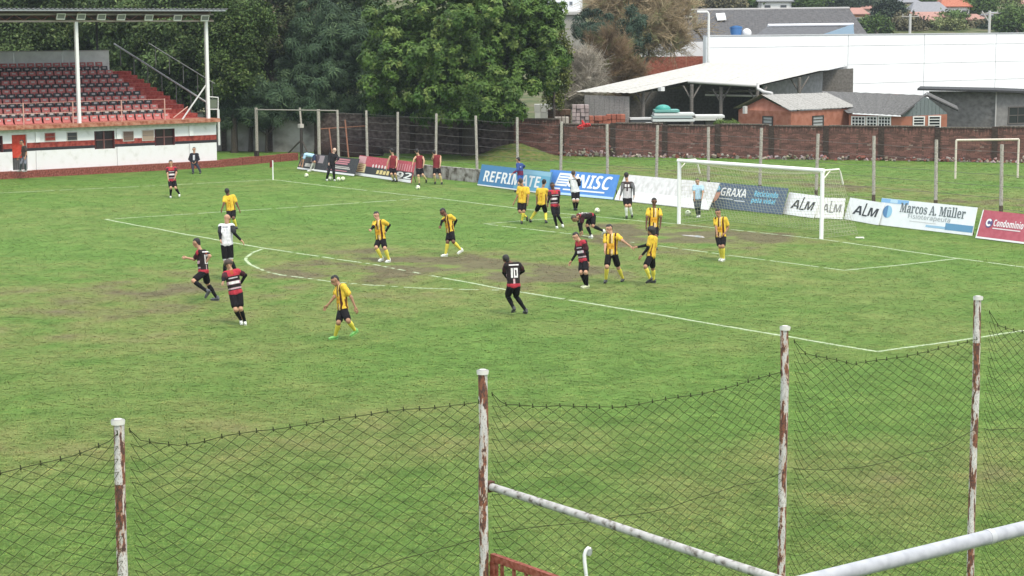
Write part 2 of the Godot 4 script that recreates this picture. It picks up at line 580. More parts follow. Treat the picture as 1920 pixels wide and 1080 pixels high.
func build_stand():
	var ZA := -1.75
	var ZB := 17.0
	var g = thing("grandstand", "roofed grandstand with red and black seats over a white clubhouse wall", "grandstand", Vector3(SX, 0, 7))
	var white := nm([[0.52, 0.53, 0.50], [0.66, 0.66, 0.64], [0.69, 0.69, 0.68]], 3.5, 0.85, 21, 0.02, 0.0, 0.45)
	var redc := nm([[0.16, 0.030, 0.024], [0.25, 0.045, 0.034], [0.30, 0.075, 0.055]], 2.0, 0.8, 22, 0.03)
	var brickred := nm([[0.10, 0.040, 0.030], [0.22, 0.062, 0.045], [0.26, 0.11, 0.085]], 1.4, 0.9, 23, 0.05)
	var terra := nm([[0.24, 0.085, 0.05], [0.36, 0.15, 0.095], [0.42, 0.22, 0.15]], 2.5, 0.85, 24, 0.03)
	var grey := nm([[0.60, 0.62, 0.60], [0.72, 0.74, 0.72]], 4.0, 0.8, 25, 0.02)
	var steel := plain(0.55, 0.54, 0.52, 0.55)
	var dark := plain(0.02, 0.02, 0.02, 0.7)
	var maroon := nm([[0.045, 0.012, 0.013], [0.08, 0.022, 0.02]], 1.0, 0.6, 26, 0.04)
	var pink := plain(0.52, 0.30, 0.24, 0.6)
	var brown := plain(0.16, 0.11, 0.09, 0.8)
	# plinth kerb
	bx(g, "plinth", brickred, Vector3(SX + 0.22, 0.18, (ZA + ZB) / 2 - 0.1), Vector3(0.5, 0.36, ZB - ZA + 0.2))
	# openings from the photograph
	var zz = func(px): return onx(px, 260, SX).z
	var door = [zz.call(50), zz.call(22), 0.36, 2.22]
	var w1 = [zz.call(215), zz.call(177), 1.28, 2.24]
	var w2 = [zz.call(328), zz.call(290), 1.32, 2.22]
	var w0 = [zz.call(5), zz.call(-30), 1.35, 2.2]
	wall_x(g, white, SX - 0.25, SX, ZA, ZB, 0.36, 2.5, [door, w1, w2, w0])
	bx(g, "back_room_wall", plain(0.30, 0.29, 0.27), Vector3(SX - 2.2, 1.3, (ZA + ZB) / 2), Vector3(0.1, 2.4, ZB - ZA - 0.6))
	# painted bands, between the openings
	var cuts = [door, w1, w2, w0]
	cuts.sort_custom(func(p, q): return p[0] < q[0])
	var z = ZA
	for c in cuts + [[ZB, ZB]]:
		if c[0] > z + 0.05:
			bx(g, "red_band", redc, Vector3(SX + 0.002, 1.645, (z + c[0]) / 2), Vector3(0.012, 0.27, c[0] - z))
			bx(g, "black_band", plain(0.035, 0.033, 0.036, 0.85), Vector3(SX + 0.002, 1.435, (z + c[0]) / 2), Vector3(0.012, 0.15, c[0] - z))
		z = c[1]
	# lintel beam, slab, pilasters
	bx(g, "lintel", nm([[0.50, 0.52, 0.45], [0.62, 0.63, 0.57]], 2.0, 0.85, 27, 0.03), Vector3(SX + 0.03, 2.42, (ZA + ZB) / 2), Vector3(0.08, 0.16, ZB - ZA - 0.02))
	bx(g, "front_slab", terra, Vector3(SX - 0.35, 2.6, (ZA + ZB) / 2), Vector3(1.5, 0.2, ZB - ZA + 0.1))
	for px in [70, 222, 358]:
		var zc = zz.call(px)
		bx(g, "pilaster", white, Vector3(SX + 0.035, 2.06, zc), Vector3(0.1, 0.55, 0.24))
		bx(g, "pilaster", white, Vector3(SX + 0.035, 0.86, zc), Vector3(0.1, 0.99, 0.24))
	# door
	var dz = (door[0] + door[1]) / 2
	var dw = door[1] - door[0]
	var dr = bx(g, "door", nm([[0.42, 0.045, 0.025], [0.52, 0.07, 0.04]], 1.5, 0.6, 28, 0.03), Vector3(SX - 0.16, 1.62, dz), Vector3(0.06, 1.2, dw))
	put_box(dr, "handle", steel, Vector3(SX - 0.10, 1.35, dz - dw * 0.38), Vector3(0.06, 0.12, 0.03))
	bx(g, "gate_grille", plain(0.05, 0.05, 0.05, 0.5), Vector3(SX - 0.17, 0.68, dz), Vector3(0.03, 0.62, dw))
	for i in 7:
		bx(g, "grille_bar", plain(0.12, 0.11, 0.11, 0.5), Vector3(SX - 0.14, 0.68, door[0] + dw * (i + 0.5) / 7.0), Vector3(0.025, 0.62, 0.025))
	bx(g, "threshold", plain(0.6, 0.58, 0.55), Vector3(SX + 0.06, 0.375, dz), Vector3(0.3, 0.05, dw + 0.3))
	# big dark windows with bars
	for w in [w1, w2, w0]:
		var wz = (w[0] + w[1]) / 2
		var wy = (w[2] + w[3]) / 2
		var ww = w[1] - w[0]
		var wh = w[3] - w[2]
		var f = bx(g, "window", maroon, Vector3(SX - 0.14, wy, wz), Vector3(0.04, wh, ww))
		put_box(f, "mullion", plain(0.16, 0.07, 0.06, 0.6), Vector3(SX - 0.09, wy, wz), Vector3(0.05, wh, 0.06))
		put_box(f, "transom", plain(0.16, 0.07, 0.06, 0.6), Vector3(SX - 0.092, wy, wz), Vector3(0.045, 0.05, ww))
		for e in [-1, 1]:
			put_box(f, "frame", maroon, Vector3(SX - 0.06, wy, wz + e * (ww / 2 - 0.04)), Vector3(0.1, wh, 0.08))
			put_box(f, "pane", plain(0.03, 0.022, 0.022, 0.12), Vector3(SX - 0.11, wy, wz + e * ww * 0.25), Vector3(0.012, wh - 0.06, ww * 0.4))
	# small windows and hatches
	for e in [[84, 103, 250, 263, redc], [126, 144, 249, 262, plain(0.03, 0.03, 0.03, 0.4)], [231, 250, 247, 263, brown], [267, 288, 245, 262, plain(0.33, 0.25, 0.19, 0.8)]]:
		var a = onx(e[0], e[2], SX)
		var b = onx(e[1], e[3], SX)
		var o = (a + b) / 2
		var f = bx(g, "small_window", plain(0.5, 0.46, 0.42), Vector3(SX + 0.008, o.y, o.z), Vector3(0.03, absf(a.y - b.y) + 0.08, absf(a.z - b.z) + 0.08))
		put_box(f, "shutter", e[4], Vector3(SX + 0.02, o.y, o.z), Vector3(0.03, absf(a.y - b.y), absf(a.z - b.z)))
		put_box(f, "slat", plain(0.2, 0.17, 0.15), Vector3(SX + 0.03, o.y, o.z), Vector3(0.03, 0.03, absf(a.z - b.z)))
	# terraces and seats
	var red_seat := seat_mesh(Color(0.42, 0.13, 0.115))
	var black_seat := seat_mesh(Color(0.045, 0.041, 0.042))
	var sm := vcol(0.45)
	for k in 13:
		var y := 2.45 + 0.222 * k
		var x := -44.0 - 0.8 * k
		bx(g, "step", nm([[0.24, 0.042, 0.032], [0.33, 0.062, 0.047], [0.37, 0.10, 0.075]], 2.0, 0.8, 30, 0.03), Vector3(x - 0.2, y - 0.2, (ZA + ZB) / 2), Vector3(1.2, 0.44, ZB - ZA - 0.02 * (k % 2) - 0.1))
		for i in 21:
			var s := MeshInstance3D.new()
			s.name = "seat"
			s.mesh = red_seat if k % 2 == 0 else black_seat
			s.material_override = sm
			g.add_child(s, true)
			s.scale = Vector3(0.95, 0.84, 1.0)
			s.position = Vector3(x - 0.1, y + 0.02, 0.75 + 0.535 * i - 0.06 * k) - g.position
			s.rotate_y(rng.randf_range(-0.03, 0.03))
	# back wall of grey boards with joints
	for i in 6:
		bx(g, "back_panel", grey, Vector3(-54.7, 5.72, -1.0 + 3.0 * i + 1.48), Vector3(0.12, 1.22, 2.95))
		bx(g, "back_panel_cap", plain(0.45, 0.43, 0.41), Vector3(-54.7, 6.35, -1.0 + 3.0 * i + 1.48), Vector3(0.16, 0.06, 2.98))
	bx(g, "side_wall", white, Vector3(-49.2, 1.3, ZA - 0.06), Vector3(11.5, 2.5, 0.12))
	# columns, truss, roof
	for cz in [6.4, -1.28, 14.1]:
		bx(g, "column", plain(0.72, 0.71, 0.69, 0.6), Vector3(SX, 5.35, cz), Vector3(0.16, 5.3, 0.16))
		bar(g, "rafter", brown, Vector3(-42.7, 8.5, cz), Vector3(-55.3, 8.05, cz), 0.08, 6)
		bar(g, "rear_post", plain(0.05, 0.05, 0.05), Vector3(-54.9, 5.4, cz + 0.9), Vector3(-54.9, 8.15, cz + 0.9), 0.07, 6)
	for e in [[8.03, "lower_chord", plain(0.34, 0.27, 0.24, 0.7)], [8.38, "upper_chord", plain(0.36, 0.31, 0.29, 0.7)]]:
		bx(g, e[1], e[2], Vector3(SX, e[0], (ZA + ZB) / 2), Vector3(0.1, 0.09, ZB - ZA))
	for i in 38:
		var z0 := ZA + 0.05 + 0.5 * i
		bar(g, "truss_diagonal", plain(0.15, 0.05, 0.04, 0.7), Vector3(SX, 8.07 if i % 2 == 0 else 8.35, z0), Vector3(SX, 8.35 if i % 2 == 0 else 8.07, z0 + 0.48), 0.025, 5)
	var rf := MB.new()
	var n := 150
	for i in n:
		var z0 := ZA - 0.5 + (ZB - ZA + 0.8) * i / n
		var z1 := ZA - 0.5 + (ZB - ZA + 0.8) * (i + 1) / n
		var h0 := 0.05 if i % 2 == 0 else -0.03
		var h1 := -h0 + 0.02
		rf.slab(Vector3(-42.4, 8.66 + h0, z0), Vector3(-42.4, 8.66 + h1, z1), Vector3(-55.8, 8.2 + h1, z1), Vector3(-55.8, 8.2 + h0, z0), -0.012)
	put(rf, "roof", nm([[0.06, 0.06, 0.06], [0.10, 0.10, 0.10], [0.14, 0.14, 0.14]], 3.0, 0.8, 29, 0.03), g)
	bx(g, "fascia", plain(0.26, 0.28, 0.29, 0.7), Vector3(-42.46, 8.6, (ZA + ZB) / 2), Vector3(0.06, 0.1, ZB - ZA + 0.7))
	# front railing
	var zp := []
	for px in [-60, 48, 141, 232, 313]: zp.append(zz.call(px))
	for q in zp: bar(g, "rail_post", pink, Vector3(-43.35, 2.66, q), Vector3(-43.35, 3.85, q), 0.035, 6)
	for h in [3.28, 3.82]:
		bar(g, "rail", pink, Vector3(-43.35, h, zp[4] - 0.4 if h < 3.5 else zp[4]), Vector3(-43.35, h, zp[0]), 0.014 if h > 3.5 else 0.022, 6)
	# stair handrails and bracing at the end of the stand
	var hp := func(x): return 2.55 + 0.228 * (-44.0 - x) / 0.8
	for zq in [ZA + 0.12, ZA - 2.2]:
		var near: bool = zq > -2.5
		var xe := -43.9 if near else -47.2
		bar(g, "handrail", plain(0.36, 0.35, 0.34, 0.6) if near else plain(0.16, 0.16, 0.155), Vector3(-55.2, hp.call(-55.2) + 1.0, zq), Vector3(xe, hp.call(xe) + 1.0, zq), 0.05 if near else 0.03)
		for i in (7 if near else 5):
			var x := -54.4 + 1.72 * i
			bar(g, "baluster", plain(0.14, 0.135, 0.13), Vector3(x, hp.call(x) - 0.1, zq), Vector3(x, hp.call(x) + 1.0, zq), 0.028, 6)
	bar(g, "brace", steel, onx(337, 231, SX - 0.1), onx(388, 157, SX - 0.1), 0.045)
	bar(g, "brace", pink, onx(325, 221, SX - 0.15), onx(352, 200, SX - 0.15), 0.03)
	bar(g, "end_post", plain(0.6, 0.6, 0.58), onx(411, 272, SX), onx(409, 205, SX), 0.07)
	bar(g, "end_rail", steel, onx(409, 183, SX - 0.3), onx(388, 181, SX - 0.3), 0.035)
	bar(g, "end_rail", steel, onx(409, 205, SX - 0.3), onx(388, 205, SX - 0.3), 0.035)
	bar(g, "end_rail", steel, onx(409, 183, SX - 0.3), onx(409, 205, SX - 0.3), 0.035)
	bx(g, "end_panel", plain(0.13, 0.15, 0.11), onx(398, 194, SX - 0.36), Vector3(0.03, 0.5, 0.6))
	# floodlights under the eaves
	var ordn := ["seventh", "sixth", "fifth", "fourth", "third", "second", "first"]
	var fi := 0
	for px in [114, 152, 190, 227, 279, 333, 384]:
		var p = onx(px, 29 + px * 0.012, SX + 0.32)
		var f = thing("floodlight", "%s square floodlight under the grandstand eaves, counting from the stair rails" % ordn[fi], "floodlight", p, "floodlights under the grandstand roof")
		fi += 1
		var b := Basis(Vector3.BACK, -0.45)
		var m := MB.new()
		m.box(Vector3(-0.05, 0, 0), Vector3(0.12, 0.30, 0.42), b)
		put(m, "housing", plain(0.30, 0.29, 0.28, 0.6), f, false)
		m = MB.new()
		for e in [[0.15, 0, 0.035, 0.48], [-0.15, 0, 0.06, 0.48]]: m.box(b * Vector3(0.02, e[0], 0), Vector3(0.05, e[2], e[3]), b)
		for e in [-0.22, 0.22]: m.box(b * Vector3(0.02, 0, e), Vector3(0.05, 0.28, 0.035), b)
		put(m, "rim", plain(0.74, 0.73, 0.70, 0.5), f, false)
		m = MB.new()
		m.box(b * Vector3(0.02, 0, 0), Vector3(0.02, 0.27, 0.41), b)
		put(m, "lens", plain(0.20, 0.20, 0.20, 0.08), f, false)
		m = MB.new()
		m.tube([Vector3(-0.05, 0.1, 0), Vector3(-0.3, 0.05, 0)], 0.025, 6)
		put(m, "bracket", steel, f, false)
func put_box(parent, called, mat, o, s) -> MeshInstance3D:
	var m := MB.new()
	m.box(o, s)
	return put(m, called, mat, parent)

# ================================================================ BOUNDARY: far wall, rear fence, kerb wall
var WALL_A := Vector3(-58.5, 0, -7.0)
func build_boundary():
	var bricks := [brick_mat()]
	for i in 3:
		var bm2: StandardMaterial3D = bricks[0].duplicate()
		bm2.uv1_offset = Vector3(0.27 + 0.31 * i, 0.0, 0)
		bm2.uv1_scale = bricks[0].uv1_scale * Vector3(-1.0 if i == 1 else 1.0, 1.0, 1.0)
		bricks.append(bm2)
	# the long wall at the back of the ground, straight from beside the stand to past the right edge
	var A := gp(415, 283)
	var B := gp(1920, 304.5)
	var d := (B - A).normalized()
	A -= d * 6.0
	B += d * 14.0
	var nrm := Vector3(-d.z, 0, d.x)          # towards the pitch
	if nrm.dot(EYE - A) < 0: nrm = -nrm
	var w = thing("brick_wall", "long weathered red brick wall with dark pillars behind the goal", "wall", (A + B) / 2)
	var plaster := nm([[0.07, 0.06, 0.052], [0.20, 0.19, 0.175], [0.34, 0.33, 0.31], [0.37, 0.36, 0.34]], 5.0, 0.9, 41, 0.012, 0.1, 0.9)
	var pillar := nm([[0.035, 0.026, 0.022], [0.075, 0.055, 0.045]], 1.5, 0.9, 42, 0.04)
	var cop := nm([[0.05, 0.04, 0.035], [0.20, 0.17, 0.14]], 1.5, 0.9, 43, 0.05)
	var L := (B - A).length()
	var k := int(L / 3.05)
	for i in k:
		var p0 := A + d * (L * i / k)
		var p1 := A + d * (L * (i + 1) / k)
		var mid := (p0 + p1) / 2
		var px := 960.0 + FOC * (CB.inverse() * (mid - EYE)).x / depth_of(mid)
		var top := 1.90 + 0.05 * sin(i * 2.7)
		if px < 1010: top = 2.15
		if px < 700: top = 2.35
		var bs := Basis(d, Vector3.UP, nrm)
		var m := MB.new()
		m.box(mid + Vector3(0, top / 2 - 0.1, 0), Vector3((p1 - p0).length() - 0.3, top + 0.2, 0.16), bs)
		var mt = bricks[(i * 7) % 4]
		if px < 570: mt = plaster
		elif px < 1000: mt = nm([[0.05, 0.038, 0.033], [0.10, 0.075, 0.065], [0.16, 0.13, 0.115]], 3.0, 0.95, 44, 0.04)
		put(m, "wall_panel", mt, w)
		m = MB.new()
		m.box(p0 + Vector3(0, top / 2, 0), Vector3(0.32, top + 0.06, 0.26), bs)
		put(m, "pillar", pillar, w)
		m = MB.new()
		m.box(mid + Vector3(0, top + 0.035, 0), Vector3((p1 - p0).length() - 0.34, 0.07, 0.24), bs)
		put(m, "coping", cop, w)
	# rubble along its foot: loose stones, many and small
	var rb := MB.new()
	for i in 380:
		var t := rng.randf()
		var px := lerpf(1010.0, 1930.0, t)
		var p := gp(px, 301.0 + rng.randf_range(-1.0, 3.0) + (rng.randf_range(-16, 0) if px < 1130 and rng.randf() < 0.5 else 0.0) * 0.0)
		p = A + d * ((p - A).dot(d)) + nrm * (0.2 + 0.6 * rng.randf() * rng.randf())
		p.y = rng.randf() * rng.randf() * (0.9 if px < 1140 else 0.30)
		var s := rng.randf_range(0.05, 0.15)
		var c := rng.randf_range(0.12, 0.38)
		rb.col = Color(c, c * rng.randf_range(0.72, 0.95), c * rng.randf_range(0.6, 0.85)) if rng.randf() < 0.7 else Color(0.2, 0.08, 0.06)
		rb.box(p, Vector3(s * 1.6, s * 0.8, s), Basis.from_euler(Vector3(rng.randf() * 2, rng.randf() * 6, rng.randf() * 2)))
	var ro = single(rb, "rubble", vcol(0.95), "pale stones and broken bricks heaped along the wall foot", "rubble")
	ro.set_meta("kind", "stuff")
	# low red kerb wall running on from the grandstand
	var a := Vector3(-43.0, 0, -1.9)
	var b := gp(556, 300)
	var kd := (b - a).normalized()
	var kn := Vector3(-kd.z, 0, kd.x)
	var kw = thing("kerb_wall", "low red painted kerb wall between grandstand and corner fence", "wall", (a + b) / 2)
	var bs2 := Basis(kd, Vector3.UP, kn)
	var seg := int((b - a).length() / 1.4)
	for i in seg:
		var p := a + kd * ((b - a).length() * (i + 0.5) / seg)
		var m := MB.new()
		m.box(p + Vector3(0, 0.2, 0), Vector3((b - a).length() / seg - 0.03, 0.4 + 0.04 * (i % 2), 0.3), bs2)
		put(m, "kerb_block", nm([[0.10, 0.040, 0.030], [0.22, 0.062, 0.045], [0.26, 0.11, 0.085]], 1.4, 0.9, 23, 0.05), kw)
	var st := MB.new()
	st.box(a + kd * 2.9 + Vector3(0, 0.35, 0), Vector3(0.2, 0.75, 0.2), bs2)
	put(st, "stump", plain(0.04, 0.035, 0.03), kw)
	# rear fence of concrete posts
	var f = thing("rear_fence", "tall fence of pale concrete posts and wire behind the advertising boards", "fence", Vector3(-16, 0, -6.6))
	var conc := nm([[0.24, 0.215, 0.18], [0.37, 0.34, 0.295], [0.44, 0.41, 0.365]], 1.2, 0.9, 45, 0.05)
	var base := nm([[0.07, 0.055, 0.04], [0.13, 0.10, 0.075]], 1.0, 0.9, 46, 0.05)
	var tops := []
	for e in [[633, 206], [687, 207], [745, 210], [817, 213], [893, 217], [970, 220], [1052, 228], [1139, 233], [1232, 235], [1329, 238], [1427, 240], [1533, 251], [1640, 255], [1757, 262], [1880, 271], [2010, 281]]:
		tops.append(onz(e[0], e[1], -6.6))
	for i in tops.size():
		var t: Vector3 = tops[i]
		var lean := Vector3(rng.randf_range(-0.06, 0.06), 0, 0)
		var m := MB.new()
		var r := 0.07
		m.tube([Vector3(t.x, 1.05, t.z) - lean * 0.5, t + lean], [r, r * 0.93], 7)
		put(m, "post", conc, f)
		m = MB.new()
		m.tube([Vector3(t.x, -0.1, t.z) - lean, Vector3(t.x, 1.05, t.z) - lean * 0.5], [0.075, 0.075], 7)
		put(m, "post_foot", base if i > 8 else conc, f)
		if i > 0:
			for h in 7:
				var y := 0.5 + 0.42 * h
				var pa: Vector3 = Vector3(tops[i - 1].x, y, -6.6)
				var pb := Vector3(t.x, y, -6.6)
				var wm := MB.new()
				wm.tube([pa, (pa + pb) / 2 - Vector3(0, 0.03, 0), pb], 0.006, 4, false)
				put(wm, "wire", plain(0.12, 0.11, 0.10, 0.6), f)
	# corner fence by the grandstand: three posts and a top rail
	var cf = thing("corner_fence", "open fence of three pale posts under one thin rail by the corner", "fence", gp(560, 296))
	var z0 := -8.8
	var q0 := onz(480, 202, z0)
	var q1 := onz(597, 205, z0)
	for q in [q0, q1]:
		bar(cf, "post", conc, Vector3(q.x, -0.1, q.z), q, 0.10, 7)
	bar(cf, "rail", conc, q0 - Vector3(0, 0.12, 0), onz(630, 207.5, -7.0), 0.035, 6)
	# thin pole carrying a box, on struts
	var pq := gp(565, 297)
	var pl = thing("lamp_pole", "thin pole carrying a small pale box on dark struts", "pole", pq)
	var pd := depth_of(pq)
	bar(pl, "pole", conc, atd(565, 236, pd), atd(562, 202, pd), 0.06, 7)
	bx(pl, "box", plain(0.5, 0.46, 0.42), atd(564, 236, pd), Vector3(0.26, 0.22, 0.26))
	bar(pl, "stem", plain(0.05, 0.045, 0.04), pq - Vector3(0, 0.05, 0), atd(565, 240, pd), 0.09, 7)
	bar(pl, "strut", plain(0.10, 0.085, 0.075), gp(534, 294), atd(562, 265, pd), 0.05, 6)
	bar(pl, "strut", plain(0.07, 0.06, 0.05), gp(583, 300), atd(567, 265, pd), 0.05, 6)
	# rusty frame leaning by the corner
	var rd := depth_of(gp(640, 297))
	var rfm = thing("rusty_frame", "rust red pipe frame standing behind the corner banners", "frame", gp(640, 297))
	var rust := nm([[0.16, 0.06, 0.035], [0.30, 0.17, 0.12]], 0.8, 0.85, 47, 0.06)
	bar(rfm, "crossbar", rust, atd(598, 242, rd), atd(690, 236, rd), 0.035, 6)
	bar(rfm, "upright", rust, atd(617, 240, rd), gp(624, 299), 0.045, 6)
	bar(rfm, "upright", rust, atd(647, 225, rd), gp(654, 299), 0.05, 6)
	# heap of dark soil behind it
	var sh := MB.new()
	var sc := gp(650, 290)
	for i in 26:
		var o := Vector3(rng.randf_range(-1.8, 1.8), 0, rng.randf_range(-0.9, 0.9))
		sh.ball(sc + o + Vector3(0, 0.15, 0), Vector3(0.8, 0.95 - 0.25 * o.length(), 0.7), 6, 9)
	single(sh, "soil_heap", nm([[0.02, 0.014, 0.012], [0.06, 0.04, 0.033]], 1.5, 1.0, 48, 0.06), "heap of dark reddish soil behind the corner banners", "soil heap")
	# white-washed low wall behind the boards
	var lw = thing("low_wall", "low whitewashed wall with stains seen between banner and board", "wall", Vector3(-27, 0, -6.15))
	var wash := nm([[0.10, 0.085, 0.07], [0.30, 0.275, 0.25], [0.42, 0.40, 0.375]], 2.6, 0.9, 49, 0.02, 0.15, 0.8)
	var xa: float = onz(765, 335, -6.15).x
	for i in 3:
		var m := MB.new()
		m.box(Vector3(xa + 2.95 * i + 1.47, 0.31, -6.15), Vector3(2.92, 0.66 + 0.03 * (i % 3), 0.16))
		put(m, "wall_block", wash, lw)
func brick_mat() -> StandardMaterial3D:
	var R := 512
	var im := Image.create(R, R, false, Image.FORMAT_RGB8)
	im.fill(lin(0.10, 0.068, 0.056))
	var r := RandomNumberGenerator.new()
	r.seed = 3
	var rows := 32
	for j in rows:
		for i in 12:
			var c := r.randf_range(0.75, 1.2)
			var st := noise.get_noise_2d(i * 3.0, j * 2.0)
			var col := Color(0.175 * c, 0.088 * c, 0.072 * c).lerp(Color(0.07, 0.045, 0.038), clampf(st * 1.8 + 0.1, 0.0, 0.8))
			if r.randf() < 0.015: col = Color(0.24, 0.18, 0.15)
			im.fill_rect(Rect2i(int(i * R / 12.0 + (j % 2) * 21) % R, j * 16, 40, 14), col.linear_to_srgb())
	# black mould running down from the coping, with ragged lower ends
	var f := FastNoiseLite.new()
	f.seed = 17; f.frequency = 0.03; f.fractal_octaves = 4
	for i in R:
		var reach := 35.0 + 90.0 * f.get_noise_1d(i * 1.0) + 60.0 * f.get_noise_1d(i * 5.0 + 300.0)
		for j in R:
			var g := f.get_noise_2d(i * 1.5, j * 0.7)
			if j < reach + 40.0 * g or g > 0.42:
				var o := im.get_pixel(i, j).srgb_to_linear()
				im.set_pixel(i, j, o.lerp(Color(0.035, 0.028, 0.024), 0.62).linear_to_srgb())
	var m := StandardMaterial3D.new()
	m.albedo_texture = ImageTexture.create_from_image(im)
	m.uv1_scale = Vector3(1.0 / 2.9, 1.0 / 2.3, 1.0)
	m.roughness = 0.95
	m.metallic_specular = 0.2
	return m

# ================================================================ THE YARD BEHIND THE WALL
func down(p: Vector3, y := -0.1) -> Vector3:
	return Vector3(p.x, y, p.z)
func wallq(parent, called, mat, a: Vector3, b: Vector3, y0 := -0.1, th := 0.18) -> MeshInstance3D:     # upright wall whose top runs a-b (left to right as seen)
	var m := MB.new()
	m.slab(down(a, y0), down(b, y0), b, a, th)
	return put(m, called, mat, parent)
func opening(parent, px0, px1, py0, py1, a: Vector3, b: Vector3, frame, pane, bars := 2, cross := 0):      # a window set into the wall a-b
	var d := Vector3(b.x - a.x, 0, b.z - a.z).normalized()
	var nrm := Vector3(-d.z, 0, d.x)
	if nrm.dot(EYE - a) < 0: nrm = -nrm
	var hit := func(px, py):
		var v := ray(px, py)
		return EYE + v * ((a - EYE).dot(nrm) / v.dot(nrm))
	var p0: Vector3 = hit.call(px0, py1)
	var p1: Vector3 = hit.call(px1, py0)
	var w := (p1 - p0).dot(d)
	var h := p1.y - p0.y
	var c := p0 + d * w / 2 + Vector3(0, h / 2, 0)
	var bs := Basis(d, Vector3.UP, nrm)
	var m := MB.new()
	for e in [[0, h / 2, w + 0.08, 0.07], [0, -h / 2, w + 0.12, 0.07]]: m.box(c + Vector3(0, e[1], 0) + nrm * 0.02, Vector3(e[2], e[3], 0.08), bs)
	for e in [-1, 1]: m.box(c + d * (e * w / 2) + nrm * 0.02, Vector3(0.07, h - 0.07, 0.08), bs)
	var f = put(m, "window", frame, parent)
	m = MB.new()
	m.box(c + nrm * 0.008, Vector3(w - 0.06, h - 0.06, 0.012), bs)
	put(m, "pane", pane, f)
	for i in bars:
		m = MB.new()
		m.box(c + Vector3(0, h * ((i + 1.0) / (bars + 1.0) - 0.5), 0) + nrm * 0.03, Vector3(w - 0.08, 0.045, 0.03), bs)
		put(m, "bar", frame, f)
	for i in cross:
		m = MB.new()
		m.box(c + d * (w * ((i + 1.0) / (cross + 1.0) - 0.5)) + nrm * 0.035, Vector3(0.04, h - 0.08, 0.03), bs)
		put(m, "bar", frame, f)
func build_yard():
	var glass := plain(0.025, 0.03, 0.03, 0.08)
	var whitef := plain(0.62, 0.62, 0.60, 0.6)
	var orange := nm([[0.27, 0.105, 0.068], [0.33, 0.138, 0.092], [0.37, 0.165, 0.115]], 4.0, 0.85, 61, 0.03)
	var fibre := nm([[0.18, 0.173, 0.158], [0.275, 0.265, 0.243], [0.34, 0.33, 0.305]], 2.2, 0.9, 62, 0.05)
	var darkroof := nm([[0.07, 0.069, 0.065], [0.115, 0.112, 0.107], [0.15, 0.146, 0.139]], 2.2, 0.9, 63, 0.05)
	# small brick house with the pale roof
	var h1 = thing("brick_house", "small orange brick house with a pale grey roof over the wall", "house", down(atd(1480, 206, 112.5), 0))
	var N := atd(1480, 207, 112.5)
	var Lf := atd(1374, 204, 116.0)
	var Rr := atd(1606, 201, 117.5)
	var rl := atd(1427, 178, 114.8)
	var rr := atd(1550, 174, 119.8)
	var Bk := Lf + (Rr - N)
	roof_sheet(h1, N, Rr, rr, rl, fibre)
	roof_sheet(h1, Bk, Lf, rl, rr, fibre)
	var wN := N.lerp(rr, 0.05); var wL := Lf.lerp(rr, 0.06); var wR := Rr.lerp(rl, 0.05)
	wN.y -= 0.12; wL.y -= 0.12; wR.y -= 0.12
	wallq(h1, "wall", orange, wL, wN)
	wallq(h1, "wall", orange, wN, wR)
	var gm := MB.new()
	gm.slab(wL, wN, rl - Vector3(0, 0.12, 0) + (wN - N), (rl - Vector3(0, 0.12, 0) + (wN - N)).lerp(wL, 0.001), 0.15)
	put(gm, "gable", orange, h1)
	opening(h1, 1431, 1449, 219, 243, wL, wN, plain(0.06, 0.055, 0.05), plain(0.35, 0.36, 0.36, 0.2), 3)
	opening(h1, 1523, 1543, 217, 243, wN, wR, plain(0.06, 0.055, 0.05), plain(0.35, 0.36, 0.36, 0.2), 3)
	bx(h1, "meter_box", plain(0.5, 0.48, 0.45), atd(1397, 206, 114.5), Vector3(0.2, 0.45, 0.2))
	# house with the boarded gable
	var h2 = thing("gabled_house", "orange brick house with dark roof, grey boarded gable and barred windows", "house", down(atd(1690, 216, 115), 0))
	var eL := atd(1588, 212, 116.0)
	var eR := atd(1690, 217, 114.5)
	var gA := atd(1738, 179, 115.3)
	var gR := atd(1797, 207, 114.8)
	var dv := Vector3(atd(1540, 170, 124.0) - atd(1588, 212, 116.0))
	roof_sheet(h2, eL, eR, gA + (eL - atd(1588, 212, 116.0)), atd(1540, 171, 123.0), darkroof)
	var gb := (atd(1738, 172, 121.0) - gA)
	gb.y = 0.0
	roof_sheet(h2, gR, gR + gb, gA + gb, gA, darkroof)
	roof_sheet(h2, eR, gA, gA + gb, eR + gb, darkroof)
	var w0 := atd(1592, 214, 116.2); var w1 := atd(1690, 219, 114.8); var w2 := atd(1776, 214, 114.9)
	wallq(h2, "wall", orange, w0, w1)
	wallq(h2, "wall", orange, w1, w2)
	for i in 12:
		var t0 := i / 12.0
		var t1 := (i + 0.93) / 12.0
		var a0 := w1.lerp(w2, t0); var a1 := w1.lerp(w2, t1)
		var topf := func(t): return (1.0 - absf(t - 0.52) / (0.52 if t < 0.52 else 0.48)) * (gA.y - w1.y - 0.15)
		var m := MB.new()
		m.slab(a0, a1, a1 + Vector3(0, topf.call(t1) + 0.06, 0), a0 + Vector3(0, topf.call(t0) + 0.06, 0), 0.06)
		put(m, "gable_board", nm([[0.12, 0.14, 0.14], [0.17, 0.19, 0.19]], 1.0, 0.8, 64, 0.04), h2)
	for e in [[eR, gA], [gA, gR]]:
		var m := MB.new()
		m.tube([e[0] + (EYE - e[0]).normalized() * 0.1, e[1] + (EYE - e[1]).normalized() * 0.1], 0.07, 5)
		put(m, "bargeboard", plain(0.06, 0.058, 0.055), h2)
	opening(h2, 1597, 1622, 219, 243, w0, w1, whitef, glass, 3, 3)
	opening(h2, 1625, 1644, 219, 243, w0, w1, whitef, glass, 3, 2)
	opening(h2, 1647, 1670, 219, 243, w0, w1, whitef, glass, 3, 3)
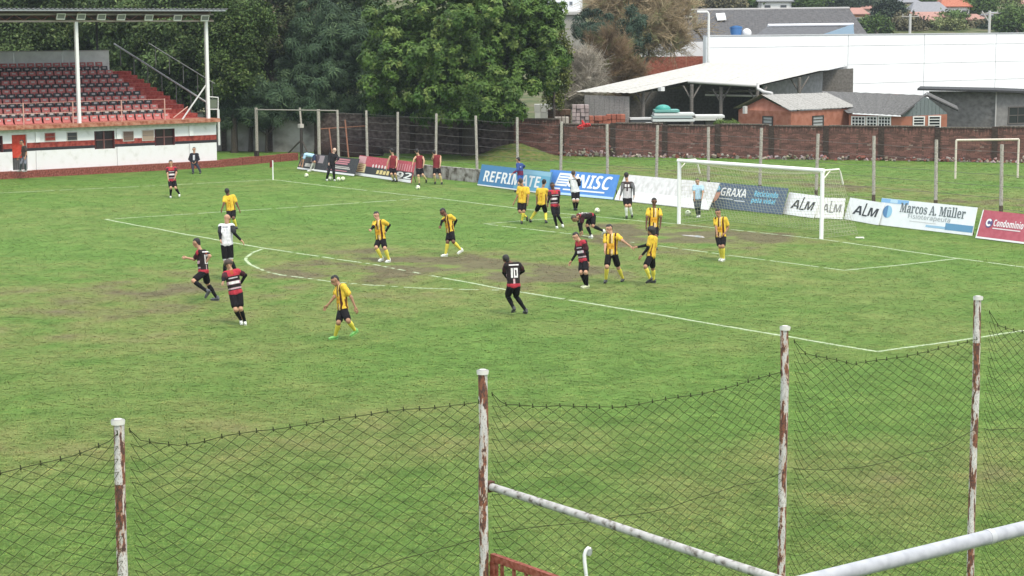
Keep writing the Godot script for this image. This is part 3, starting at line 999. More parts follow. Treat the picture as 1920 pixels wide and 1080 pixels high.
	opening(h2, 1712, 1733, 219, 240, w1, w2, whitef, glass, 3)
	opening(h2, 1741, 1763, 218, 240, w1, w2, whitef, glass, 3)
	var ch := atd(1676, 190, 119.0)
	bx(h2, "chimney", nm([[0.20, 0.07, 0.05], [0.28, 0.11, 0.08]], 0.8, 0.9, 65, 0.06), ch, Vector3(0.75, 0.9, 0.75))
	bar(h2, "flashing", whitef, atd(1662, 205, 117), atd(1700, 189, 118.5), 0.07, 5)
	# plain rendered building with a flat dark roof
	var h3 = thing("rendered_building", "plain grey rendered building with a flat dark roof edge", "building", down(atd(1830, 240, 121), 0))
	var rend := nm([[0.12, 0.115, 0.107], [0.175, 0.168, 0.158], [0.21, 0.203, 0.192]], 3.0, 0.9, 66, 0.03)
	var r0 := atd(1742, 171, 124); var r1 := atd(1868, 172, 122); var r2 := atd(2010, 178, 125)
	wallq(h3, "wall", rend, r0, r1)
	wallq(h3, "wall", nm([[0.17, 0.165, 0.157], [0.22, 0.215, 0.205]], 3.0, 0.9, 67, 0.03), r1, r2)
	var bkv := (r1 - EYE).normalized() * 5.0
	bkv.y = 0.0
	var m3 := MB.new()
	var o0 := atd(1720, 166, 123.2); var o1 := atd(1870, 169, 121.2); var o2 := atd(2010, 175, 124.4)
	m3.slab(o0, o1, o1 + bkv, o0 + bkv, 0.12)
	m3.slab(o1, o2, o2 + bkv, o1 + bkv, 0.12)
	put(m3, "roof", plain(0.05, 0.05, 0.05, 0.8), h3)
	opening(h3, 1890, 1925, 200, 232, r1, r2, plain(0.12, 0.11, 0.10), glass, 1, 1)
	bar(h3, "downpipe", plain(0.4, 0.39, 0.37), r1 + (EYE - r1).normalized() * 0.1, down(r1) + (EYE - r1).normalized() * 0.1, 0.05, 6)
	# open shed with the long pale roof
	var sh = thing("open_shed", "open timber shed with a long pale sheet roof and dark inside", "shed", down(atd(1300, 200, 121), 0))
	var paler := nm([[0.33, 0.32, 0.285], [0.43, 0.415, 0.375], [0.48, 0.465, 0.43]], 3.0, 0.8, 68, 0.03)
	var A := atd(1080, 172.5, 119.0); var B := atd(1188, 175, 116.5); var C := atd(1290, 153, 120.0); var D := atd(1420, 161, 118.5); var Ee := atd(1586, 122, 138.0); var F := atd(1326, 118, 139.0)
	roof_sheet(sh, A, B, C, F, paler)
	roof_sheet(sh, C, D, Ee, F, paler)
	var timber := nm([[0.10, 0.09, 0.08], [0.20, 0.18, 0.16]], 1.0, 0.9, 69, 0.05)
	var wl := atd(1096, 178, 118.6); var wr := atd(1180, 181, 117.0)
	for i in 9:
		var a := wl.lerp(wr, i / 9.0); var b := wl.lerp(wr, (i + 0.94) / 9.0)
		wallq(sh, "wall_board", nm([[0.27, 0.265, 0.25], [0.38, 0.37, 0.35]], 1.4, 0.85, 70, 0.04), a, b, -0.1, 0.05)
	var ib := MB.new()
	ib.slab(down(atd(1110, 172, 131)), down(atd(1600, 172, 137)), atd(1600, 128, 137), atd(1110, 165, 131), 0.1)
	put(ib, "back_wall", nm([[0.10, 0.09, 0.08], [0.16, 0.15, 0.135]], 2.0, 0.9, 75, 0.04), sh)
	for e in [[1206, 168, 118.2], [1297, 158, 119.6], [1352, 163, 119.8], [1420, 164, 119.2], [1499, 145, 126.5]]:
		var t := atd(e[0], e[1], e[2])
		bar(sh, "post", timber, down(t), t, 0.13, 6)
		bar(sh, "knee_brace", timber, t - Vector3(0, 1.0, 0), atd(e[0] + 18, e[1] - 1, e[2] + 0.3), 0.06, 5)
		bar(sh, "knee_brace", timber, t - Vector3(0, 1.0, 0), atd(e[0] - 16, e[1] + 3, e[2] + 0.3), 0.06, 5)
	bar(sh, "tie_beam", plain(0.42, 0.40, 0.37), atd(1322, 178, 121), atd(1420, 180, 121), 0.07, 5)
	bar(sh, "tie_beam", timber, atd(1322, 172, 122), atd(1420, 170, 122), 0.09, 5)
	bar(sh, "tie_beam", timber, atd(1196, 172, 122), atd(1300, 160, 122), 0.09, 5)
	bar(sh, "gutter", plain(0.45, 0.44, 0.42), C, D, 0.10, 6)
	var gp_ := MB.new()
	gp_.tube([atd(1421, 156, 118), atd(1421, 166, 118), atd(1432, 172, 117.5), atd(1448, 175, 117)], 0.10, 6)
	put(gp_, "downpipe", plain(0.55, 0.54, 0.52), sh)
	bx(sh, "lamp", whitef, atd(1240, 167, 118), Vector3(0.3, 0.25, 0.3))
	var iw := MB.new()
	iw.slab(down(atd(1430, 165, 131)), down(atd(1588, 165, 138.5)), atd(1588, 124, 138.5), atd(1430, 160, 131), 0.1)
	put(iw, "end_wall", nm([[0.22, 0.22, 0.22], [0.30, 0.30, 0.30]], 3.0, 0.8, 71, 0.03), sh)
	# white warehouse of concrete panels
	var wh = thing("white_warehouse", "long white panelled warehouse standing above the houses", "warehouse", down(atd(1590, 100, 150), 0))
	var P0 := atd(1325, 68, 141.0); var P1 := atd(2040, 61, 168.0)
	P1.y = P0.y
	var wd := (P1 - P0); wd.y = 0
	var L := wd.length()
	wd /= L
	var wn := Vector3(-wd.z, 0, wd.x)
	if wn.dot(EYE - P0) < 0: wn = -wn
	var wb := Basis(wd, Vector3.UP, wn)
	var wm := nm([[0.78, 0.79, 0.80], [0.81, 0.82, 0.83], [0.83, 0.84, 0.85]], 9.0, 0.7, 72, 0.02)
	var wm2 := nm([[0.77, 0.78, 0.79], [0.80, 0.81, 0.82]], 9.0, 0.7, 73, 0.02)
	bx_rot(wh, "frame_wall", plain(0.62, 0.63, 0.64), P0 + wd * L / 2 + Vector3(0, -P0.y / 2, 0) - wn * 0.25, Vector3(L, P0.y, 0.3), wb)
	var seams := [0.0]
	for px in [1455, 1590, 1658, 1733, 1803, 1867, 1938]:
		var v := ray(px, 100)
		seams.append(((EYE + v * ((P0 - EYE).dot(wn) / v.dot(wn))) - P0).dot(wd))
	seams.append(L)
	var rows := [P0.y, 6.0, 4.5, 3.0, 1.5, 0.0]
	for i in seams.size() - 1:
		for j in 5:
			var g0 := 0.07 if i in [2, 4, 6] else 0.015
			var g1 := 0.07 if i + 1 in [2, 4, 6] else 0.015
			var s0: float = seams[i] + g0 * 0.5
			var s1: float = seams[i + 1] - g1 * 0.5
			bx_rot(wh, "panel", wm if (i + j) % 3 else wm2, Vector3(P0.x, (rows[j] + rows[j + 1]) / 2, P0.z) + wd * ((s0 + s1) / 2) - wn * 0.05, Vector3(s1 - s0, rows[j] - rows[j + 1] - 0.03, 0.1), wb)
	bx_rot(wh, "parapet_cap", plain(0.50, 0.51, 0.52), P0 + wd * L / 2 + Vector3(0, 0.04, 0) - wn * 0.15, Vector3(L, 0.07, 0.4), wb)
	var vd := (P0 - EYE) * Vector3(1, 0, 1)
	vd = (vd.normalized() + wd * 0.12).normalized()
	var sw := MB.new()
	sw.slab(down(P0 + vd * 17.0), down(P0 + wd * 0.05), P0 + wd * 0.05 - Vector3(0, 0.02, 0), P0 + vd * 17.0 - Vector3(0, 0.02, 0), 0.2)
	put(sw, "side_wall", wm2, wh)
	sw = MB.new()
	var lowr := Vector3(0, -0.6, 0)
	sw.slab(P0 + wd * 0.3 + vd * 0.5 + lowr, P1 + vd * 0.5 + lowr, P1 + vd * 17.0 + lowr, P0 + wd * 0.3 + vd * 17.0 + lowr, 0.2)
	put(sw, "flat_roof", plain(0.3, 0.3, 0.3), wh)
	# stacks of material in the yard, between wall and shed
	brick_stack("stack of red bricks with a thin plank on top beside the wall", 1105, 1138, 217, 116.0, Color(0.30, 0.105, 0.07), 8)
	brick_stack("stack of red bricks in front of the shed boards", 1137, 1172, 214, 116.5, Color(0.33, 0.12, 0.08), 8)
	brick_stack("tall pile of greyish pink roof tiles beside the shed", 1072, 1104, 196, 117.5, Color(0.36, 0.30, 0.29), 12)
	brick_stack("pile of pale grey blocks behind the red brick stacks", 1106, 1136, 204, 119.0, Color(0.40, 0.39, 0.37), 9)
	brick_stack("pallet of beige blocks next to a fence post", 1040, 1066, 219, 115.0, Color(0.40, 0.36, 0.31), 6)
	brick_stack("low heap of brown timber offcuts left of the tiles", 1026, 1070, 205, 121.0, Color(0.16, 0.10, 0.07), 7)
	brick_stack("long pale stack of boards beneath the big tree", 1002, 1048, 195, 126.0, Color(0.44, 0.44, 0.41), 5)
	# sheets and tanks under the shed
	var tk := MB.new()
	var ta := atd(1201, 215, 117.5)
	tk.box(Vector3(ta.x, 0.95, ta.z), Vector3(1.3, 1.9, 1.3), CB_flat())
	var tn = thing("dark_crate", "dark grey crate with a white lid under the shed", "crate", down(ta, 0))
	put(tk, "body", plain(0.06, 0.065, 0.07, 0.7), tn)
	tk = MB.new()
	tk.box(Vector3(ta.x, 1.95, ta.z), Vector3(1.36, 0.1, 1.36), CB_flat())
	put(tk, "lid", plain(0.6, 0.6, 0.6, 0.6), tn)
	var ss = thing("sheet_stack", "stack of teal and white sheets under the shed roof", "sheet stack", down(atd(1260, 220, 116), 0))
	var i0 := 0
	for e in [[1222, 1300, 224, 0.55, 0.57, 0.55], [1222, 1296, 218, 0.30, 0.36, 0.35], [1225, 1300, 213, 0.58, 0.60, 0.58], [1226, 1272, 207, 0.12, 0.32, 0.28], [1298, 1352, 222, 0.5, 0.5, 0.46], [1302, 1356, 217, 0.56, 0.56, 0.53]]:
		var a := atd(e[0], e[2], 115.5); var b := atd(e[1], e[2] + 1, 115.5)
		var m := MB.new()
		m.box((a + b) / 2, Vector3((b - a).length(), 0.14, 1.6), CB_flat())
		put(m, "sheet", plain(e[3], e[4], e[5], 0.6), ss)
	var leg := MB.new()
	var la := atd(1240, 225, 115.5); var lb := atd(1330, 225, 115.5)
	for p in [la, lb]: leg.box(Vector3(p.x, (p.y - 0.1) / 2, p.z), Vector3(0.5, p.y + 0.1, 1.2), CB_flat())
	put(leg, "trestle", plain(0.10, 0.09, 0.08), ss)
	var dm := MB.new()
	dm.ball(atd(1243, 204, 115.6), Vector3(0.48, 0.26, 0.48), 8, 14)
	single(dm, "tank_lid", plain(0.05, 0.30, 0.25, 0.5), "round teal tank lid lying on the sheet stack", "tank lid")
	# crumpled red cloth on the wall
	var rc := MB.new()
	var rp := atd(1095, 236, 109.6)
	for i in 9:
		rc.box(rp + CB_flat() * Vector3(rng.randf_range(-0.24, 0.24), rng.randf_range(-0.12, 0.06), rng.randf_range(-0.05, 0.05)), Vector3(rng.randf_range(0.2, 0.36), rng.randf_range(0.12, 0.22), 0.1), Basis.from_euler(Vector3(rng.randf(), rng.randf() * 3.0, rng.randf() * 1.2)))
	rc.tube([rp + Vector3(0, 0.05, 0), rp + Vector3(0, 0.32, 0) - CB.x * 0.12], [0.12, 0.05], 7)
	single(rc, "red_cloth", nm([[0.42, 0.03, 0.035], [0.55, 0.06, 0.06]], 0.5, 0.8, 74, 0.06), "crumpled bright red cloth thrown over the brick wall", "cloth")
	# light strip of white kerbstone on the yard edge
	var ks := MB.new()
	ks.box(atd(1216, 231, 112.5), Vector3(0.35, 0.1, 0.2), CB_flat())
	single(ks, "white_block", plain(0.7, 0.7, 0.68), "small white block lying on the yard edge above the wall", "block")
func CB_flat() -> Basis:
	return Basis(Vector3.UP, 0.910)
func bx_rot(parent, called, mat, o, s, b) -> MeshInstance3D:
	var m := MB.new()
	m.box(o, s, b)
	return put(m, called, mat, parent)
func roof_sheet(parent, a: Vector3, b: Vector3, c: Vector3, d: Vector3, mat):      # corrugated sheets: eave a-b, ridge d-c
	var k := maxi(3, int((b - a).length() / 1.1))
	var up := (c - a).cross(d - b).normalized()
	if up.y < 0: up = -up
	for i in k:
		var m := MB.new()
		var q := 6
		for j in q:
			var t0 := (i + float(j) / q) / k
			var t1 := (i + float(j + 1) / q) / k
			var h0 := up * (0.03 if j % 2 == 0 else 0.0) + up * 0.006 * (i % 2)
			var h1 := up * (0.03 if j % 2 == 1 else 0.0) + up * 0.006 * (i % 2)
			m.quad(a.lerp(b, t0) + h0, a.lerp(b, t1) + h1, d.lerp(c, t1) + h1, d.lerp(c, t0) + h0)
		put(m, "roof_sheet", mat, parent)
func brick_stack(label, px0, px1, ytop, depth, col: Color, layers):
	var a := atd(px0, ytop, depth)
	var b := atd(px1, ytop, depth)
	var w := (b - a).length()
	var c := (a + b) / 2
	var t = thing("block_stack", label, "stack", down(c, 0), "stacks of building material in the yard")
	var lh: float = (c.y + 0.05) / layers
	for i in layers:
		var m := MB.new()
		var n := 4
		for j in n:
			var v := rng.randf_range(0.75, 1.2)
			m.col = Color(col.r * v, col.g * v, col.b * v)
			m.box(Vector3(c.x, -0.05 + lh * (i + 0.5), c.z) + CB_flat() * Vector3(w * ((j + 0.5) / n - 0.5) + rng.randf_range(-0.02, 0.02), 0, rng.randf_range(-0.06, 0.06)), Vector3(w / n - 0.03, lh - 0.025, 1.1), CB_flat())
		put(m, "layer", vcol(0.9), t)

# ================================================================ THE TOWN BEHIND
func hillpt(px, py) -> Vector3:       # where the pixel's ray meets the hillside
	var d := 170.0
	while d < 700.0:
		var p := atd(px, py, d)
		if p.y <= hill(p.x, p.z): return p
		d += 1.0
	return atd(px, py, 330.0)
func town_house(label, px0, px1, ybase, ywall, yroof, wall, roof, nwin := 2):
	var p := hillpt((px0 + px1) / 2.0, ybase)
	var d := depth_of(p)
	var a := atd(px0, ywall, d); var b := atd(px1, ywall, d)
	a.y = (a.y + b.y) / 2; b.y = a.y
	var rt := atd(px0, yroof, d).y
	var x := (b - a).normalized()
	var back := Vector3(-x.z, 0, x.x)
	if back.dot(EYE - p) > 0: back = -back
	var dp := 6.0
	var t = thing("town_house", label, "house", p, "houses on the hillside")
	var y0 := p.y - 2.5
	wallq(t, "wall", wall, a, b, y0, 0.3)
	wallq(t, "wall", wall, b, b + back * dp, y0, 0.3)
	wallq(t, "wall", wall, a + back * dp, a, y0, 0.3)
	var ov := x * 0.4
	var r0 := a.lerp(b, 0.14) + back * dp * 0.5; var r1 := a.lerp(b, 0.86) + back * dp * 0.5
	r0.y = rt; r1.y = rt
	var m := MB.new()
	m.slab(a - ov - back * 0.4, b + ov - back * 0.4, r1, r0, 0.15)
	m.slab(b + ov + back * (dp + 0.4), a - ov + back * (dp + 0.4), r0, r1, 0.15)
	m.tri(a - ov - back * 0.4, r0, a - ov + back * (dp + 0.4))
	m.tri(b + ov - back * 0.4, b + ov + back * (dp + 0.4), r1)
	put(m, "roof", roof, t)
	for i in nwin:
		var c := a.lerp(b, (i + 0.5) / nwin)
		var hh := maxf(0.6, (a.y - p.y) * 0.45)
		m = MB.new()
		m.box(Vector3(c.x, a.y - 0.5 - hh / 2, c.z) - back * 0.03, Vector3(1.1, hh, 0.1), Basis(x, Vector3.UP, -back))
		var f = put(m, "window", plain(0.6, 0.58, 0.55), t)
		m = MB.new()
		m.box(Vector3(c.x, a.y - 0.5 - hh / 2, c.z) - back * 0.06, Vector3(0.9, hh - 0.2, 0.1), Basis(x, Vector3.UP, -back))
		put(m, "pane", plain(0.04, 0.045, 0.05, 0.1), f)
func build_far():
	var tile := nm([[0.26, 0.085, 0.05], [0.36, 0.13, 0.08], [0.42, 0.18, 0.12]], 3.0, 0.85, 81, 0.04)
	var tile2 := nm([[0.28, 0.15, 0.12], [0.38, 0.22, 0.18]], 3.0, 0.85, 82, 0.04)
	var cream := plain(0.55, 0.50, 0.40)
	var wht := plain(0.66, 0.66, 0.64)
	var peach := plain(0.48, 0.27, 0.17)
	var slate := nm([[0.17, 0.17, 0.18], [0.25, 0.25, 0.26]], 3.0, 0.8, 83, 0.04)
	town_house("peach house with a low red tile roof beside a dark tree", 1598, 1626, 44, 26, 14, peach, tile2, 1)
	town_house("house with a dull red roof above the peach house", 1618, 1662, 28, 16, 7, cream, tile2, 2)
	town_house("cream house with a dark grey gabled roof on the hill", 1712, 1778, 30, 22, 3, cream, slate, 2)
	town_house("long house with a red tile roof below the grey gable", 1688, 1800, 46, 31, 22, wht, tile2, 4)
	town_house("low house with a pinkish tile roof behind the pole", 1706, 1758, 52, 42, 30, wht, tile2, 3)
	town_house("house with a bright orange tile roof and white arches", 1768, 1818, 30, 12, -8, wht, tile, 3)
	town_house("brick house with a small red roof amid bushes", 1806, 1846, 52, 36, 26, peach, tile2, 2)
	town_house("white house with a dark flat roof near the leafy tree", 1860, 1888, 52, 28, 22, wht, slate, 2)
	town_house("house with a pale pink roof at the hilltop edge", 1893, 1960, 20, 12, -4, cream, tile2, 2)
	town_house("white house with a shaded porch behind the factory roofs", 1424, 1484, 20, 2, -8, wht, slate, 2)
	town_house("white house behind the trees at the hill crest", 1692, 1722, 14, 4, -6, wht, slate, 1)
	# grey factory roofs behind the warehouse
	var grey := nm([[0.055, 0.053, 0.052], [0.085, 0.081, 0.08], [0.12, 0.115, 0.112]], 5.0, 0.9, 84, 0.03)
	var f = thing("factory", "old factory with broad grey fibre cement roofs behind the warehouse", "factory", down(atd(1440, 60, 190), 0))
	roof_sheet(f, atd(1262, 82, 178), atd(1452, 82, 184), atd(1440, 18, 208), atd(1280, 20, 204), grey)
	roof_sheet(f, atd(1440, 80, 184), atd(1636, 78, 190), atd(1592, 16, 214), atd(1440, 17.5, 208.2), grey)
	for e in [[1282, 25, 1300, 32], [1345, 24, 1362, 36]]:
		var m := MB.new()
		m.slab(atd(e[0], e[3] + 2, 196), atd(e[2], e[3] + 1, 196), atd(e[2] - 3, e[1], 199.2), atd(e[0] - 3, e[1] + 1, 199.2), 0.05)
		put(m, "skylight", plain(0.5, 0.5, 0.48, 0.4), f)
	wallq(f, "wall", plain(0.3, 0.29, 0.28), atd(1266, 84, 180), atd(1452, 84, 186))
	wallq(f, "wall", plain(0.3, 0.29, 0.28), atd(1452, 84, 186), atd(1630, 80, 192))
	bar(f, "ridge_cap", plain(0.33, 0.32, 0.31), atd(1280, 19.5, 203.6), atd(1592, 15.5, 213.6), 0.18, 6)
	# annex with pale gutter and light blue gable
	var an = thing("factory_annex", "low factory annex with a white gutter and light blue gable", "building", down(atd(1560, 60, 172), 0))
	roof_sheet(an, atd(1410, 72, 166), atd(1545, 72, 170), atd(1600, 47, 180), atd(1440, 49, 178), nm([[0.08, 0.08, 0.083], [0.12, 0.12, 0.123]], 4.0, 0.85, 85, 0.03))
	bar(an, "gutter", plain(0.62, 0.63, 0.65), atd(1440, 48, 177), atd(1600, 46, 179), 0.16, 6)
	var bm := MB.new()
	bm.tri(atd(1538, 66, 169), atd(1602, 66, 171), atd(1600, 45, 170.5))
	bm.tri(atd(1538, 66, 169.2), atd(1600, 45, 170.7), atd(1602, 66, 171.2))
	put(bm, "gable", plain(0.36, 0.50, 0.62, 0.7), an)
	wallq(an, "wall", plain(0.36, 0.50, 0.62, 0.7), atd(1538, 66, 169.3), atd(1602, 66, 171.3))
	# rooftop water tanks
	var wt = thing("water_tank", "blue plastic water tank on the warehouse roof", "water tank", atd(1380, 70, 147))
	var tm := MB.new()
	tm.tube([atd(1380, 72, 147), atd(1380, 58, 147), atd(1380, 53, 147)], [0.36, 0.46, 0.47], 14)
	put(tm, "tank", plain(0.03, 0.12, 0.30, 0.5), wt)
	tm = MB.new()
	tm.tube([atd(1380, 53.5, 147), atd(1380, 51, 147), atd(1380, 48.5, 147)], [0.50, 0.50, 0.2], 14)
	put(tm, "lid", plain(0.04, 0.15, 0.36, 0.5), wt)
	tm = MB.new()
	tm.tube([atd(1380, 76, 147), atd(1380, 71, 147)], [0.5, 0.5], 10)
	put(tm, "base", plain(0.4, 0.4, 0.4), wt)
	var wt2 = thing("gas_tank", "round white tank beside the blue water tank", "tank", atd(1402, 70, 147))
	tm = MB.new()
	tm.ball(atd(1400, 62, 147), Vector3(0.38, 0.36, 0.38), 8, 14)
	put(tm, "tank", plain(0.7, 0.7, 0.69, 0.4), wt2)
	tm = MB.new()
	tm.tube([atd(1400, 75, 147), atd(1400, 64, 147)], 0.2, 8)
	put(tm, "stand", plain(0.4, 0.4, 0.4), wt2)
	# white and brick walls left of the warehouse
	var bw = thing("brick_shed_wall", "white topped red brick building left of the warehouse", "building", down(atd(1265, 130, 156), 0))
	wallq(bw, "brick_wall", nm([[0.17, 0.055, 0.035], [0.27, 0.085, 0.055], [0.33, 0.13, 0.09]], 2.5, 0.9, 86, 0.04), atd(1196, 107, 156), atd(1330, 105, 156))
	wallq(bw, "white_wall", plain(0.66, 0.66, 0.65), atd(1190, 80, 160), atd(1332, 78, 160), 2.5)
	# apartment block over the big tree
	var ap = thing("apartment_block", "white apartment block with small windows above the tree tops", "building", down(atd(1050, 40, 230), 0))
	var a0 := atd(1012, -22, 228); var a1 := atd(1040, -22, 226); var a2 := atd(1092, -22, 230)
	wallq(ap, "wall", plain(0.62, 0.64, 0.66), a0, a1)
	wallq(ap, "wall", plain(0.66, 0.68, 0.70), a1, a2)
	bar(ap, "corner_pipe", plain(0.25, 0.26, 0.27), a1 + Vector3(0, 0, 0.2), down(a1), 0.2, 6)
	opening(ap, 1043, 1054, 4, 11, a1, a2, plain(0.5, 0.52, 0.55), plain(0.12, 0.14, 0.16, 0.1), 0)
	opening(ap, 1067, 1073, 3, 10, a1, a2, plain(0.5, 0.52, 0.55), plain(0.12, 0.14, 0.16, 0.1), 0)
	var ll := MB.new()
	ll.slab(atd(1036, 24, 224), atd(1096, 22, 226), atd(1096, 20, 230), atd(1036, 21, 229), 0.3)
	put(ll, "ledge", plain(0.35, 0.34, 0.32), ap)
	wallq(ap, "lower_wall", plain(0.26, 0.25, 0.22), atd(1036, 25, 224.5), atd(1098, 23, 226.5))
	# poles and lamps
	var conc := plain(0.5, 0.49, 0.46)
	for e in [[1707, 62, 26, "concrete utility pole with a crossarm in front of pink roof"], [1856, 66, 20, "tall pale utility pole beside the white house"]]:
		var p := atd(e[0], e[2], 200.0)
		var u = thing("utility_pole", e[3], "pole", down(p, hill(p.x, p.z)), "utility poles in the town")
		bar(u, "shaft", conc, down(p, hill(p.x, p.z) - 0.2), p, 0.14, 7)
		bar(u, "crossarm", plain(0.3, 0.28, 0.25), p - CB.x * 0.9 - Vector3(0, 0.3, 0), p + CB.x * 0.9 - Vector3(0, 0.3, 0), 0.07, 5)
		for i in 3:
			var s := -0.8 + 0.8 * i
			bar(u, "insulator", plain(0.4, 0.38, 0.35), p + CB.x * s - Vector3(0, 0.24, 0), p + CB.x * s, 0.05, 6)
		if e[0] > 1800: bar(u, "stay", conc, p - CB.x * 0.8 - Vector3(0, 0.1, 0), p - Vector3(0, 1.4, 0) + CB.x * 0.1, 0.06, 5)
	var lp := atd(1329, 68, 139)
	var la = thing("street_lamp", "white street lamp with a short arm at the warehouse corner", "street lamp", down(lp, 0))
	var lm := MB.new()
	lm.tube([down(atd(1329, 68, 139), -0.1), atd(1329, 26, 139), atd(1326, 22, 139), atd(1322, 21, 139)], [0.12, 0.09, 0.08, 0.07], 7)
	put(lm, "post", plain(0.62, 0.62, 0.60), la)
	lm = MB.new()
	lm.box(atd(1316, 21.5, 139), Vector3(0.7, 0.14, 0.3), CB_flat())
	put(lm, "head", plain(0.7, 0.7, 0.68), la)
	var lb = thing("street_lamp", "dark curved street lamp below the factory roof", "street lamp", down(atd(1319, 100, 150), 0))
	lm = MB.new()
	lm.tube([down(atd(1322, 100, 150), -0.1), atd(1322, 78, 150), atd(1312, 64, 150), atd(1302, 56, 150), atd(1296, 55, 150)], [0.12, 0.1, 0.08, 0.07, 0.06], 7)
	put(lm, "post", plain(0.08, 0.08, 0.08), lb)
	lm = MB.new()
	lm.box(atd(1291, 54.5, 150), Vector3(0.5, 0.12, 0.25), CB_flat())
	put(lm, "head", plain(0.6, 0.6, 0.58), lb)

# ================================================================ TREES
func leaf(m: MB, o: Vector3, d: Vector3, up: Vector3, l: float, w: float, droop: float):
	var s := d.cross(up).normalized() * w * 0.5
	var mid := o + d * l * 0.5 + up * l * 0.06
	var tip := o + d * l - Vector3(0, droop * l, 0)
	var nn := s.cross(d).normalized()
	if nn.y < 0: nn = -nn
	m.tri(o, mid - s, mid + s)
	m.tri(mid - s, tip, mid + s)
func leaf_mesh(kind: String) -> ArrayMesh:
	var m := MB.new()
	var r := RandomNumberGenerator.new()
	r.seed = hash(kind)
	match kind:
		"rosette":
			for i in 11:
				var a := TAU * i / 11.0 * 2.0 + r.randf() * 0.5
				var e := 0.1 + 0.75 * (i / 11.0)
				var d := Vector3(cos(a) * cos(e), sin(e), sin(a) * cos(e)).normalized()
				var v := r.randf_range(0.75, 1.25)
				m.col = Color(v, v, v)
				leaf(m, Vector3.ZERO, d, Vector3.UP, r.randf_range(0.26, 0.38), 0.11, 0.35)
		"fine":
			for i in 16:
				var o := Vector3(r.randfn(), r.randfn() * 0.7, r.randfn()) * 0.16
				var d := Vector3(r.randfn(), r.randfn() * 0.5, r.randfn()).normalized()
				var v := r.randf_range(0.7, 1.3)
				m.col = Color(v, v, v)
				leaf(m, o, d, Vector3.UP, r.randf_range(0.11, 0.18), 0.075, 0.15)
		"drooping":
			for i in 9:
				var a := TAU * i / 9.0 + r.randf() * 0.4
				var d := Vector3(cos(a), 0.15, sin(a)).normalized()
				var v := r.randf_range(0.7, 1.3)
				m.col = Color(v, v, v)
				leaf(m, Vector3.ZERO, d, Vector3.UP, r.randf_range(0.4, 0.6), 0.07, 0.55)
		"twigs":
			for i in 7:
				var d := Vector3(r.randfn() * 0.6, 1.0 + r.randf() * 0.5, r.randfn() * 0.6).normalized()
				var p := Vector3(r.randfn(), 0, r.randfn()) * 0.05
				var q := p + d * r.randf_range(0.5, 0.9)
				var v := r.randf_range(0.7, 1.3)
				m.col = Color(v, v, v)
				m.tube([p, p.lerp(q, 0.5) + Vector3(r.randfn(), 0, r.randfn()) * 0.05, q], [0.014, 0.009, 0.004], 3, false)
				for k in 3:
					var b := p.lerp(q, 0.3 + 0.2 * k)
					m.tube([b, b + Vector3(r.randfn() * 0.18, r.randf_range(0.1, 0.3), r.randfn() * 0.18)], [0.008, 0.003], 3, false)
	return m.mesh()
var leaves := {}
func crown(parent, blobs_: Array, kind: String, cols: Array, size: float, seed_: int, gap := 0.0, called := "crown"):
	if not leaves.has(kind): leaves[kind] = leaf_mesh(kind)
	var r := RandomNumberGenerator.new()
	r.seed = seed_
	var xs := []
	var cs := []
	for b in blobs_:
		var c: Vector3 = b[0]
		var rad: Vector3 = b[1]
		var count := int(b[2])
		var lumps := []
		var nl := maxi(5, int(pow(count, 0.62) * 0.75))
		for i in nl:
			var d := Vector3(r.randfn(), r.randfn(), r.randfn()).normalized()
			lumps.append([c + d * rad * r.randf_range(0.60, 1.10), d, r.randf_range(0.13, 0.30), r.randf_range(0.70, 1.30)])
		for i in count:
			var p: Vector3
			var d: Vector3
			var sh := 1.0
			if r.randf() < 0.22:
				d = Vector3(r.randfn(), r.randfn(), r.randfn()).normalized()
				p = c + d * rad * r.randf_range(0.2, 0.8)
			else:
				var l: Array = lumps[r.randi() % nl]
				d = (Vector3(r.randfn(), r.randfn(), r.randfn()).normalized() + l[1] * 0.5 + Vector3(0, 0.35, 0)).normalized()
				p = l[0] + d * rad * l[2] * pow(r.randf(), 0.35)
				sh = l[3]
			if p.y < 0.05: continue
			if gap > 0.0 and noise2.get_noise_3d(p.x * 0.55, p.y * 0.55, p.z * 0.55) > 0.55 - gap: continue
			var up := (d + Vector3(0, 0.45, 0) + Vector3(r.randfn(), r.randfn(), r.randfn()) * 0.35).normalized()
			var x := up.cross(Vector3(r.randfn(), r.randfn(), r.randfn())).normalized()
			var s := size * r.randf_range(0.6, 1.45)
			xs.append(Transform3D(Basis(x, up, x.cross(up)) * s, p))
			var t := r.randf()
			var k: Color = cols[0].lerp(cols[1], t)
			if cols.size() > 2 and r.randf() < 0.12: k = cols[2]
			cs.append(Color(k.r * sh, k.g * sh, k.b * sh))
	var mm := MultiMesh.new()
	mm.transform_format = MultiMesh.TRANSFORM_3D
	mm.use_colors = true
	mm.mesh = leaves[kind]
	mm.instance_count = xs.size()
	for i in xs.size():
		mm.set_instance_transform(i, xs[i])
		mm.set_instance_color(i, cs[i])
	var o := MultiMeshInstance3D.new()
	o.name = called
	o.multimesh = mm
	var gm: StandardMaterial3D
	if mats.has("leaf" + kind): gm = mats["leaf" + kind]
	else:
		gm = StandardMaterial3D.new()
		gm.vertex_color_use_as_albedo = true
		gm.cull_mode = BaseMaterial3D.CULL_DISABLED
		gm.metallic_specular = 0.25
		gm.roughness = 0.5 if kind == "rosette" else 0.65
		if kind != "twigs":
			gm.backlight_enabled = true
			gm.backlight = Color(0.10, 0.14, 0.04)
		mats["leaf" + kind] = gm
	o.material_override = gm
	parent.add_child(o, true)
	o.position = -parent.position
	o.set_meta("kind", "stuff")
	return o
